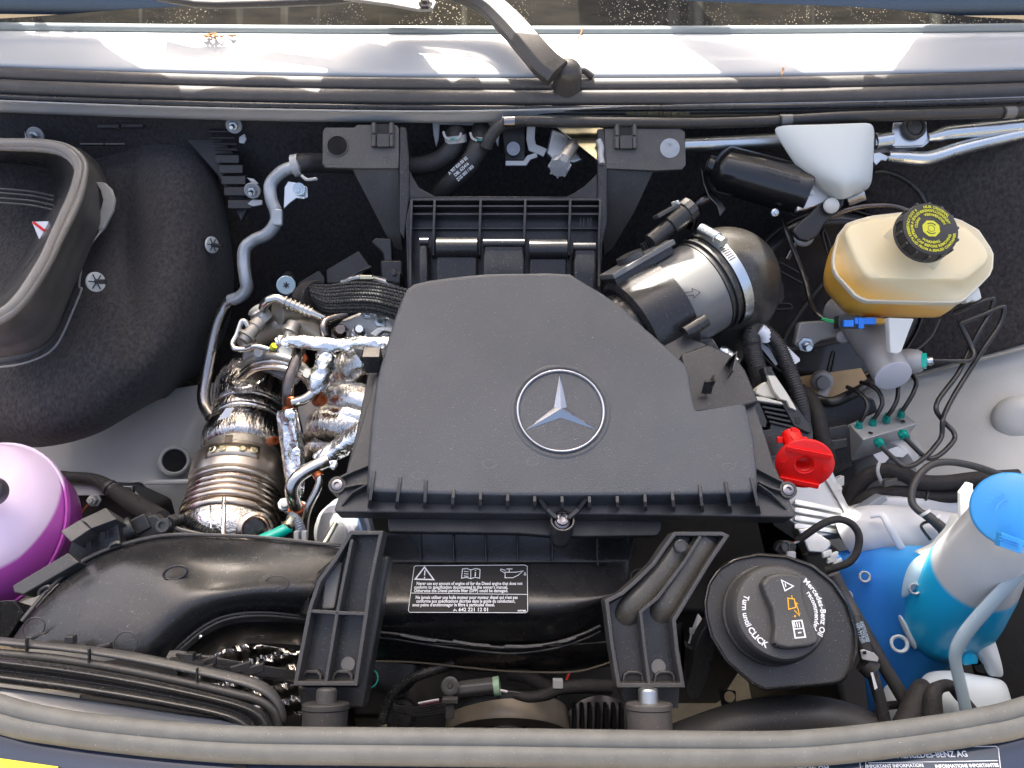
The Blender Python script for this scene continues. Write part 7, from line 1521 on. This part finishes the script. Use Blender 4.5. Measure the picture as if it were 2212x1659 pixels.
g = [[(1780,1190,.93),(1850,1180,.90),(1920,1178,.875),(1980,1170,.865),(2040,1185,.85),(2090,1230,.85)],
     [(1800,1230,.90),(1850,1222,.875),(1900,1215,.86),(1960,1198,.84),(2020,1195,.825),(2070,1260,.83)],
     [(1830,1290,.88),(1870,1280,.86),(1915,1255,.845),(1950,1235,.83),(2000,1225,.815),(2060,1290,.81)],
     [(1850,1350,.87),(1885,1340,.86),(1920,1320,.85),(1960,1320,.82),(2010,1310,.80),(2060,1340,.80)],
     [(1860,1420,.87),(1895,1410,.86),(1930,1390,.85),(1975,1390,.835),(2020,1385,.81),(2055,1385,.80)],
     [(1870,1500,.88),(1905,1490,.87),(1940,1470,.86),(1975,1440,.85),(2010,1425,.83),(2050,1425,.82)],
     [(1880,1580,.90),(1915,1580,.89),(1950,1570,.88),(1980,1500,.86),(2020,1460,.85),(2060,1450,.84)]]
mb = MB(); mb.grid([[P(*q) for q in r] for r in g]); obj('blue_body', mb, M['bluefl'], wt, sub=3, solid=.004, soff=1)
# white lobes
M['paleglow'] = mat('pale_glow_tank', (.50,.72,.84), .35, sss=.4)  # bright glow on the blue tank, put into a pale colour
M['neckg'] = mat('grey_translucent', (.30,.38,.42), .35, sss=.3)
def lobe(rows, m='whitetk', nm='white_lobe', sub=3):
    mb = MB(); mb.grid([[P(*q) for q in r] for r in rows]); return obj(nm, mb, M[m], wt, sub=sub, solid=.004, soff=1)
lobe([[(1966,1208,.815),(1995,1190,.80),(2030,1180,.79)],[(1952,1235,.812),(1985,1218,.795),(2030,1210,.785)],[(1945,1265,.815),(1972,1252,.80),(2008,1240,.79)],[(1942,1300,.825),(1958,1290,.812),(1980,1275,.805)]], 'paleglow')
lobe([[(1932,1330,.84),(1942,1324,.83)],[(1952,1370,.835),(1962,1364,.825)],[(1970,1410,.835),(1984,1405,.825)]], nm='moulded_ridge')
lobe([[(1985,1475,.83),(1992,1452,.815),(2020,1444,.81),(2060,1444,.80),(2110,1455,.80),(2160,1462,.81),(2178,1475,.83)],
      [(1975,1500,.83),(1985,1480,.80),(2020,1465,.79),(2060,1462,.78),(2110,1470,.785),(2165,1480,.79),(2185,1500,.82)],
      [(1970,1540,.83),(1980,1530,.79),(2020,1520,.78),(2060,1515,.77),(2110,1515,.775),(2170,1520,.785),(2195,1530,.82)],
      [(1965,1620,.84),(1980,1620,.79),(2020,1620,.78),(2060,1620,.77),(2110,1620,.775),(2170,1620,.785),(2205,1620,.82)]])
lobe([[(1900,1480,.86),(1925,1470,.85)],[(1910,1530,.85),(1935,1520,.835),(1945,1525,.84)][:2],[(1920,1590,.85),(1960,1590,.83)]])
lobe([[(2095,1385,.80),(2125,1352,.79),(2142,1352,.80)],[(2085,1405,.80),(2125,1385,.782),(2155,1385,.80)],[(2120,1430,.805),(2140,1425,.785),(2168,1430,.80)],[(2130,1465,.81),(2150,1465,.80),(2176,1470,.81)]])
lobe([[(2072,1420,.80),(2095,1400,.79),(2115,1410,.80)],[(2078,1445,.80),(2100,1435,.79),(2120,1440,.80)]], 'cyanfl', 'cyan_pocket')
mb = MB(); mb.prism([P(a, b, .795) for a, b in ((2105,1440),(2125,1436),(2128,1456),(2112,1452))], FW*.002); obj('dark_gap', mb, M['void'], wt)
lobe([[(2260,1160,0.717),(2212,1205,0.717),(2160,1255,0.719),(2090,1330,0.724),(2056,1376,0.727),(2047,1405,0.730),(2050,1440,0.734),(2066,1500,0.739),(2080,1580,0.747)],
      [(2266,1172,0.715),(2212,1222,0.715),(2160,1278,0.717),(2100,1342,0.722),(2067,1387,0.725),(2059,1412,0.728),(2063,1442,0.732),(2078,1500,0.737),(2092,1580,0.745)],
      [(2270,1185,0.719),(2212,1240,0.719),(2162,1298,0.721),(2110,1355,0.726),(2078,1398,0.729),(2071,1420,0.732),(2076,1445,0.736),(2090,1500,0.741),(2104,1580,0.749)]], 'neckg', 'weld_seam', 2)
for u, v, t, rr_ in ((1868,1246,.855,.0065),(1830,1287,.862,.0062),(1976,1272,.800,.0062),(1943,1391,.825,.0098)):
    n_ = (CAM-P(u,v,t)).normalized() + Vector((.25,0,0))
    mb = MB(); mb.lathe(P(u, v, t), n_, [(rr_,-.003),(rr_,.001),(rr_*.85,.002),(rr_*.65,.001),(rr_*.6,-.002)], 28, cap=False); obj('moulded_boss', mb, M['milky'] if rr_ < .009 else M['whitetk'], wt, smooth=60, solid=.0008)
# filler neck
na_ = (P(2184,1108,.70), P(2022,1368,.865)); nd = (na_[1]-na_[0]).normalized(); nl = (na_[1]-na_[0]).length
M['neck'] = tank_mat('washer_neck', (.015,.47,.80), (.60,.61,.60), -.062, .003, sss=.35)
mb = MB(); mb.lathe(na_[0], nd, [(.0300,.0),(.0325,nl*.12),(.0385,nl*.3),(.0450,nl*.5),(.0485,nl*.7),(.0490,nl*.82),(.0450,nl*.92),(.033,nl*.98),(.0005,nl*1.0)], 56); obj('filler_neck', mb, M['neck'], wt, smooth=60)
mb = MB(); mb.prism([P(a, b, .75) for a, b in ((2092,1042),(2103,1046),(2102,1056),(2108,1066),(2098,1090),(2076,1122),(2075,1064))], FW*.006); obj('white_fin', mb, M['natural'], wt, bev=.001)
mb = MB(); mb.prism([P(a, b, .80) for a, b in ((2075,1110),(2100,1130),(2050,1200),(1985,1200),(2030,1180),(2060,1145))], FW*.02); obj('neck_shoulder', mb, M['natural'], wt, bev=.006)
wcp = thing('washer_cap', 'bright blue flip cap of the washer tank at the right edge', 'cap', P(2175, 1112, .69))
wn = (CAM-P(2178,1112,.69)).normalized() + Vector((.10,.10,-.05)); wn.normalize()
mb = MB(); mb.lathe(P(2187,1100,.682), wn, [(.0315,-.010),(.0325,-.009),(.0335,-.004),(.0335,-.002),(.0325,-.0003),(.031,.0006),(.0005,.0008)], 72); obj('lid', mb, M['blue'], wcp, smooth=40)
x_, y_, z_ = rot_to(wn, Vector((0,1,0))); wo = P(2186,1108,.6814)
mb = MB(); mb.box(P(2180,1172,.672), RT*.010 - UP*.0035, UP*.0062 + RT*.001, FW*.004); obj('pull_tab', mb, M['blue'], wcp, bev=.001)
for k in (-1, 0, 1):
    mb = MB(); mb.box(P(2180,1172+k*6,.6675), RT*.009 - UP*.0031, UP*.0005, FW*.0006); obj('grip_line', mb, M['blue'], wcp)
mb = MB(); mb.wall([wo + RT*.014*math.cos(a) + wn.cross(RT)*.014*math.sin(a) for a in [math.radians(100+12*k) for k in range(14)]], wn, .0004, .0004); obj('embossed_windshield', mb, M['blue'], wcp)
for a0 in (110, 130, 150):
    a = math.radians(a0); c_ = wo + RT*.021*math.cos(a) + wn.cross(RT)*.018*math.sin(a); mb = MB(); mb.wall([c_ + RT*.0025*math.cos(q) + wn.cross(RT)*.0035*math.sin(q) for q in (0,.8,1.6,2.4,3.2,4.2)], wn, .0004, .0004); obj('embossed_spray', mb, M['blue'], wcp)

# ---- oil filler
of = thing('oil_filler', 'wide black funnel collar with its grey black oil filler cap at the front right', 'oil filler', P(1690, 1340, .75))
FN = Plane(P(1690, 1340, .745), (.03, -.30, .95))
rimo = [(1522,1300),(1530,1260),(1552,1228),(1590,1206),(1640,1197),(1700,1202),(1755,1222),(1800,1258),(1832,1305),(1849,1360),(1850,1400),(1840,1440),(1822,1470),(1800,1476),(1720,1484),(1652,1490),(1624,1476),(1570,1430),(1536,1375),(1524,1330)]
R1 = radial(rimo, (1690, 1345), 96); 
def fr(k, off, cc=(1690,1345)): return [FN.at(cc[0]+(a-cc[0])*k, cc[1]+(b-cc[1])*k, off) for a, b in R1]
mb = MB(); mb.ring_loft([fr(1.0,-.030), fr(1.02,-.004), fr(1.0,.0), fr(.985,.0004), fr(.972,-.001), fr(.945,-.014), fr(.90,-.030), fr(.72,-.042), fr(.60,-.044)], False); obj('collar', mb, M['gloss'], of, smooth=50, solid=0)
mb = MB(); mb.ring_loft([fr(1.015,-.004), fr(.985,-.040), fr(.85,-.058), fr(.55,-.066)]); obj('collar_underside', mb, M['plastic'], of, smooth=50)
mb = MB(); mb.lathe(FN.at(1690,1345,-.05), FN.n, [(.042,-.06),(.045,-.02),(.052,.0),(.052,.025)], 48); obj('neck', mb, M['rubber'], of, smooth=50)
oc_ = thing('oil_filler_cap', 'grey black oil filler cap with a raised handle and oil can symbols', 'cap', P(1690, 1325, .72))
ON = Vector((-.02,-.32,.95)).normalized(); OO = P(1688, 1322, .715); OR = .0435
M['capd'] = mat('textured_grey_cap', (.050,.049,.048), .5, bump=[(1000,.4,.0006)], dust=.3)
mb = MB(); mb.lathe(OO, ON, [(.0475,-.046),(.0475,-.030),(.0455,-.028),(.0460,-.016),(OR*1.03,-.014),(OR*1.03,-.008),(OR*1.0,-.003),(OR*.95,-.0005),(OR*.90,0),(.0005,0)], 80); obj('cap_body', mb, M['capd'], oc_, smooth=35)
ox = (P(1765,1400,.7)-P(1650,1240,.7)); 
hdl = [(1648,1262),(1660,1246),(1682,1240),(1704,1240),(1726,1244),(1735,1250),(1732,1268),(1736,1295),(1748,1330),(1762,1362),(1768,1378),(1764,1388),(1745,1394),(1705,1398),(1682,1394),(1672,1384),(1676,1352),(1670,1315),(1655,1282)]
OP = Plane(OO, ON)
hq = [OP.at(a, b, .0115) for a, b in hdl]; ch_ = sum(hq, Vector())/len(hq)
mb = MB(); mb.ring_loft([[ch_+(p-ch_)*1.07 - ON*.0115 for p in hq], [ch_+(p-ch_)*1.03 - ON*.002 for p in hq], [ch_+(p-ch_)*1.0 for p in hq]]); obj('handle', mb, M['capd'], oc_, bev=.0022, seg=3)
OP2 = Plane(OO + ON*.0118, ON)
def osym(pts, wd=.0008, closed=True, m='print'):
    mb = MB(); mb.wall([OP2.at(a, b, .0003) for a, b in pts], ON, wd, .0003, closed=closed); obj('symbol', mb, M[m], oc_, smooth=None)
osym([(1688,1253),(1714,1266),(1696,1276)], .0010); osym([(1696,1260),(1698,1268)], .0008, False)
osym([(1702,1292),(1716,1294),(1719,1312),(1704,1316)], .0009, True, 'amber'); osym([(1718,1300),(1724,1316),(1727,1330),(1716,1318)], .0008, False, 'amber'); osym([(1712,1294),(1710,1286)], .0008, False, 'amber'); osym([(1716,1302),(1724,1304)], .0008, False, 'amber'); osym([(1716,1330),(1719,1332)], .0016, False, 'amber')
osym([(1712,1342),(1732,1340),(1740,1376),(1718,1378)], .0012); osym([(1714,1359),(1736,1357)], .0010, False); 
for k in range(3): osym([(1716+k*5,1344),(1718+k*5,1355)], .0008, False)
osym([(1724,1367),(1731,1366)], .0012, False)
orx = Vector((1,0,0)); orx = (orx - ON*orx.dot(ON)).normalized()
text('Turn until', .0072, OO, orx, ON, M['print'], oc_, arc=(-.0345, math.radians(178)), bold=.00015); text('CLICK', .0078, OO, orx, ON, M['print'], oc_, arc=(-.0345, math.radians(222)), bold=.0002)
text('Mercedes-Benz Oil', .0072, OO, orx, ON, M['print'], oc_, arc=(.0385, math.radians(8)), bold=.00015); text('recommended', .0062, OO, orx, ON, M['print'], oc_, arc=(.0325, math.radians(2)), bold=.00015)
# dark strap left of the funnel
fk = thing('filler_bracket', 'slim black plastic bracket legs between the right front bracket and the funnel', 'bracket', P(1520, 1440, .8))
mb = MB(); mb.prism([P(a, b, .80) for a, b in ((1530,1342),(1548,1370),(1545,1420),(1530,1470),(1512,1510),(1490,1515),(1482,1500),(1500,1420),(1500,1400),(1512,1370))], FW*.02); obj('leg', mb, M['plastic'], fk, bev=.002)
mb = MB(); mb.prism([P(a, b, .81) for a, b in ((1462,1378),(1500,1400),(1498,1408),(1462,1388))], FW*.01); obj('link', mb, M['satin'], fk, bev=.001)
mb = MB(); mb.tube([P(1482,1398,.83), P(1490,1385,.83), P(1494,1366,.83)], .0012, n=8); obj('white_wire', mb, M['whitewire'], fk)
mb = MB(); mb.box(P(1496,1363,.828), RT*.003, UP*.003, FW*.003); obj('white_clip', mb, M['natural'], fk, bev=.0006)
mb = MB(); mb.prism([P(a, b, .86) for a, b in ((1500,1360),(1512,1330),(1518,1340),(1516,1350),(1502,1362))], FW*.01); obj('pale_clip', mb, M['milky'], fk, bev=.001)
# black hoses bottom right
bg_ = thing('big_coolant_hose', 'fat black rubber hose crossing behind the right end of the front seal', 'hose', P(1750, 1540, .78))
hose('hose', [(1400,1640,.80),(1500,1600,.79),(1620,1562,.78),(1740,1552,.775),(1830,1568,.775),(1890,1600,.775),(1930,1650,.78)], .0225, 'rubber', bg_, n=32)
dh = thing('diagonal_hose', 'straight black rubber hose running down beside the blue tank', 'hose', P(1900, 1420, .79))
hose('hose', [(1800,1240,.82),(1825,1290,.815),(1865,1360,.80),(1910,1440,.79),(1945,1498,.785),(1985,1570,.78)], .0070, 'rubber', dh)
dh2 = thing('clamped_hose', 'black hose with blue print and a metal spring clip beside the oil funnel', 'hose', P(1880, 1420, .77))
hose('hose', [(1846,1330,.79),(1856,1365,.785),(1870,1410,.78),(1882,1448,.775)], .0072, 'rubber', dh2)
hose('lower_hose', [(1880,1440,.777),(1890,1475,.772),(1905,1530,.766),(1918,1600,.76)], .0060, 'gloss', dh2)
hose('collar', [(1866,1430,.776),(1884,1448,.774)], .0105, 'rubber', dh2)
mb = MB(); mb.prism([P(a, b, .764) for a, b in ((1859,1406),(1868,1404),(1890,1412),(1899,1422),(1896,1430),(1878,1428),(1862,1424))], FW*.003); obj('spring_clip', mb, M['gw'], dh2, bev=.0008)
mb = MB(); mb.prism([P(a, b, .762) for a, b in ((1864,1408),(1871,1407),(1872,1413),(1865,1413))], FW*.001); obj('clip_window', mb, M['void'], dh2)
mb = MB(); mb.prism([P(a, b, .762) for a, b in ((1881,1454),(1886,1453),(1896,1486),(1890,1490))], FW*.001); obj('white_strip', mb, M['label'], dh2, smooth=None)
td = (P(1874,1390,.77)-P(1858,1345,.77)); tno = (CAM-P(1864,1365,.77)).normalized()
for k, s in enumerate(('204 LT1 2301', 'DBL 6254.10', 'A9075010300')):
    text(s, .0045, P(1856+k*6, 1368-k*2, .7765), td, tno, mat('pale_blue_print', (.45,.6,.75), .5), dh2, cond=.8)
for nm, lab, pts, r in (('taped_loom', 'fat taped loom stub rising from the front seal near the right corner', [(1955,1570,.76),(1972,1535,.765),(1988,1500,.77),(1992,1484,.785)], [.0125,.0125,.0115,.009]),
                    ('taped_loom', 'taped loom arching up and down in front of the white tank foot', [(2010,1600,.75),(2014,1540,.75),(2016,1500,.752),(2030,1484,.755),(2054,1482,.757),(2074,1504,.757),(2096,1528,.757),(2125,1560,.757)], [.0085,.0095,.008,.0060,.0058,.0058,.0050,.0050]),
                    ('taped_loom', 'thin loom tail crossing the white patch beside the black hoses', [(1890,1545,.80),(1910,1527,.80),(1940,1522,.80)], .0042)):
    th = thing(nm, lab, 'wiring loom', P(*pts[0]), 'taped looms at the front right'); hose('loom', pts, r, 'loom', th)
mb = MB(); mb.prism([P(a, b, .90) for a, b in ((2120,1280),(2400,1180),(2400,1620),(2190,1620),(2160,1500),(2130,1380))], FW*.05); tag(obj('dark_gap_sheet', mb, M['void'], bev=.002), 'black sheet filling the dark gap behind the washer tank at the right edge', 'panel')  # added near-black sheet standing in for the shade of this gap

# ================================================================ LOW FRONT CENTRE
pu = thing('crank_pulley', 'large tan and black round pulley low behind the front seal', 'pulley', P(1095, 1560, .98))
pn = Vector((0,-.93,-.02)).normalized(); pc = P(1096, 1588, .97)
M['tanmetal'] = mat('tan_metal', (.42,.35,.26), .45, .2, var=.15)
mb = MB(); mb.lathe(pc, pn, [(.078,-.03),(.080,-.004),(.078,0),(.046,0),(.045,-.001),(.0005,-.001)], 72); obj('outer_disc', mb, M['tanmetal'], pu, smooth=40)
mb = MB(); mb.lathe(pc, pn, [(.0455,0),(.0455,.002),(.0435,.0025),(.030,.0015),(.029,.0),(.0005,0)], 64); obj('groove', mb, M['darksteel'], pu, smooth=40)
mb = MB(); mb.lathe(pc, pn, [(.044,.0027),(.030,.0027)], 64, cap=False); obj('inner_ring', mb, M['tanmetal'], pu, smooth=40, solid=.0005)
mb = MB(); mb.lathe(pc, pn, [(.0285,.001),(.027,.004),(.012,.006),(.0005,.006)], 48); obj('hub', mb, M['void'], pu, smooth=40)
lc = thing('sensor_loom', 'black corrugated tube curling down beside the left front bracket', 'cable conduit', P(870, 1480, .86))
corr('tube', [(975,1436,.90),(935,1449,.885),(898,1462,.87),(868,1480,.86),(846,1505,.85),(832,1535,.845),(826,1560,.845)], .0050, 'gloss', lc, pitch=.0026, amp=.0009)
th = thing('thermostat_cap', 'dull black round housing under the centre duct left of the sensor plug', 'housing', P(850, 1445, .93))
mb = MB(); mb.lathe(P(852, 1442, .94), (0,-.3,.95), [(.030,-.02),(.032,0),(.030,.004),(.022,.006),(.0005,.006)], 40); obj('housing', mb, M['plastic'], th, smooth=50)
mb = MB(); mb.lathe(P(798, 1466, .93), (0,-.3,.95), [(.010,0),(.0115,.001),(.010,.002)], 28, cap=False); obj('green_seal', mb, M['tealg'], th, smooth=50, solid=.0008)
cs = thing('cam_sensor_plug', 'black sensor plug with a round button and green ring low in the front centre', 'connector', P(1010, 1485, .88))
mb = MB(); mb.tube([P(985,1490,.88), P(1070,1480,.88)], .0100, n=8, smooth=False); obj('plug_body', mb, M['satin'], cs, smooth=None, bev=.0015)
mb = MB(); mb.tube([P(1066,1484,.878), P(1080,1482,.878)], .0112, n=20, smooth=False); obj('green_ring', mb, mat('pale_green', (.25,.38,.26), .5), cs, smooth=40, bev=.001)
mb = MB(); mb.lathe(P(972,1482,.865), (0,-.4,.9), [(.0100,-.004),(.0102,0),(.008,.0008),(.003,-.0002),(.002,.002),(.0003,.002)], 32); obj('button', mb, M['satin'], cs, smooth=40)
mb = MB(); mb.box(P(972,1528,.86), RT*.005, UP*.011, FW*.005); obj('clip', mb, M['satin'], cs, bev=.001)
mb = MB(); mb.box(P(972,1512,.855), RT*.009, UP*.003, FW*.004); obj('clip', mb, M['satin'], cs, bev=.001)
hose('white_wire', [(1080,1491,.878),(1096,1494,.878)], .0016, 'whitewire', cs, n=8)
hose('pink_wire', [(906,1522,.87),(930,1517,.868),(948,1514,.868)], .0014, mat('pink_wire', (.55,.15,.22), .4), cs, n=8); hose('white_wire', [(904,1519,.868),(930,1514,.866),(948,1511,.866)], .0012, 'whitewire', cs, n=8)
fl_ = thing('front_loom', 'taped loom and black wires crossing above the round pulley', 'wiring loom', P(1150, 1490, .90))
hose('loom', [(1320,1483,.90),(1260,1482,.895),(1210,1487,.89),(1180,1500,.89),(1140,1506,.89),(1095,1498,.895),(1060,1505,.90)], [.0085,.0085,.0075,.0070,.0060,.004,.003], 'loom', fl_)
hose('loom', [(1100,1455,.93),(1140,1462,.92),(1175,1480,.91),(1205,1492,.90)], .0085, 'loom', fl_)
for k in range(5):
    hose('wire', [(850,1535-k*3,.90),(900,1545-k*4,.895),(950,1540-k*5,.89),(1020,1518-k*4,.89),(1090,1506-k*3,.89),(1140,1508-k*2,.89)], .0016, 'gloss', fl_, n=8)
hose('red_wire', [(1230,1453,.90),(1223,1470,.90)], .0014, 'redwire', fl_, n=8)
mb = MB(); mb.box(P(1205,1476,.885), RT*.006, UP*.005, FW*.004); obj('metal_clip', mb, M['gw'], fl_, bev=.001)
for u, v, r in ((850,1550,.014),(882,1545,.011),(1250,1560,.02),(1500,1545,.018)):
    pass
th = thing('tensioner_roller', 'small dark metal roller beside the lower end of the corrugated tube', 'roller', P(860, 1545, .93)); mb = MB(); mb.lathe(P(864, 1548, .93), (0,-.4,.9), [(.020,-.02),(.020,0),(.015,.003),(.014,0),(.007,.001),(.0005,.002)], 36); obj('roller', mb, M['gloss'], th, smooth=40)
mb = MB(); mb.lathe(P(828, 1566, .92), (0,-.4,.9), [(.005,-.002),(.005,.002),(.0005,.003)], 16); obj('bolt', mb, M['gold'], th, smooth=40)
th = thing('alternator_edge', 'dark ribbed alternator edge between the pulley and the right front bracket', 'alternator', P(1260, 1540, .97))
for k in range(7):
    mb = MB(); mb.box(P(1240+k*17, 1560, .97), RT*.0025, UP*.022, FW*.01); obj('cooling_rib', mb, M['void'], th, bev=.001)
mb = MB(); mb.lathe(P(1300, 1600, .99), (0,-.4,.9), [(.055,-.02),(.055,0),(.040,.004),(.0005,.004)], 48); obj('end_shield', mb, M['darksteel'], th, smooth=40)
th = thing('pierced_tab', 'small black steel tab with a hole silhouetted against the bright ground', 'metal tab', P(1570, 1500, 1.1))
mb = MB(); mb.prism([P(a, b, 1.10) for a, b in ((1554,1488),(1590,1494),(1590,1550),(1566,1548),(1558,1520))], FW*.004); obj('tab', mb, M['void'], th, bev=.001)
mb = MB(); mb.lathe(P(1576,1505,1.097), (0,-.5,.85), [(.0078,0),(.0004,0)], 24); obj('hole', mb, M['ground'], th)

# caps become parts of what they close
def demote(th, main, parent, name, label):
    ch = list(th.children); m = [c for c in ch if c.name.split('.')[0] == main][0]
    w = {c: origin_of(c) for c in ch}; pw = origin_of(parent)
    m.parent = parent; m.location = w[m] - pw; m.name = name; m['label'] = label
    for c in ch:
        if c is not m: c.parent = m; c.location = w[c] - w[m]
    bpy.data.objects.remove(th)
demote(rc, 'cap_body', rv, 'cap', 'ribbed black cap printed with yellow warning rings')
demote(wcp, 'lid', wt, 'cap', 'bright blue flip cap with a pull tab')
demote(oc_, 'cap_body', of, 'cap', 'grey black cap with a raised handle and oil can symbols')
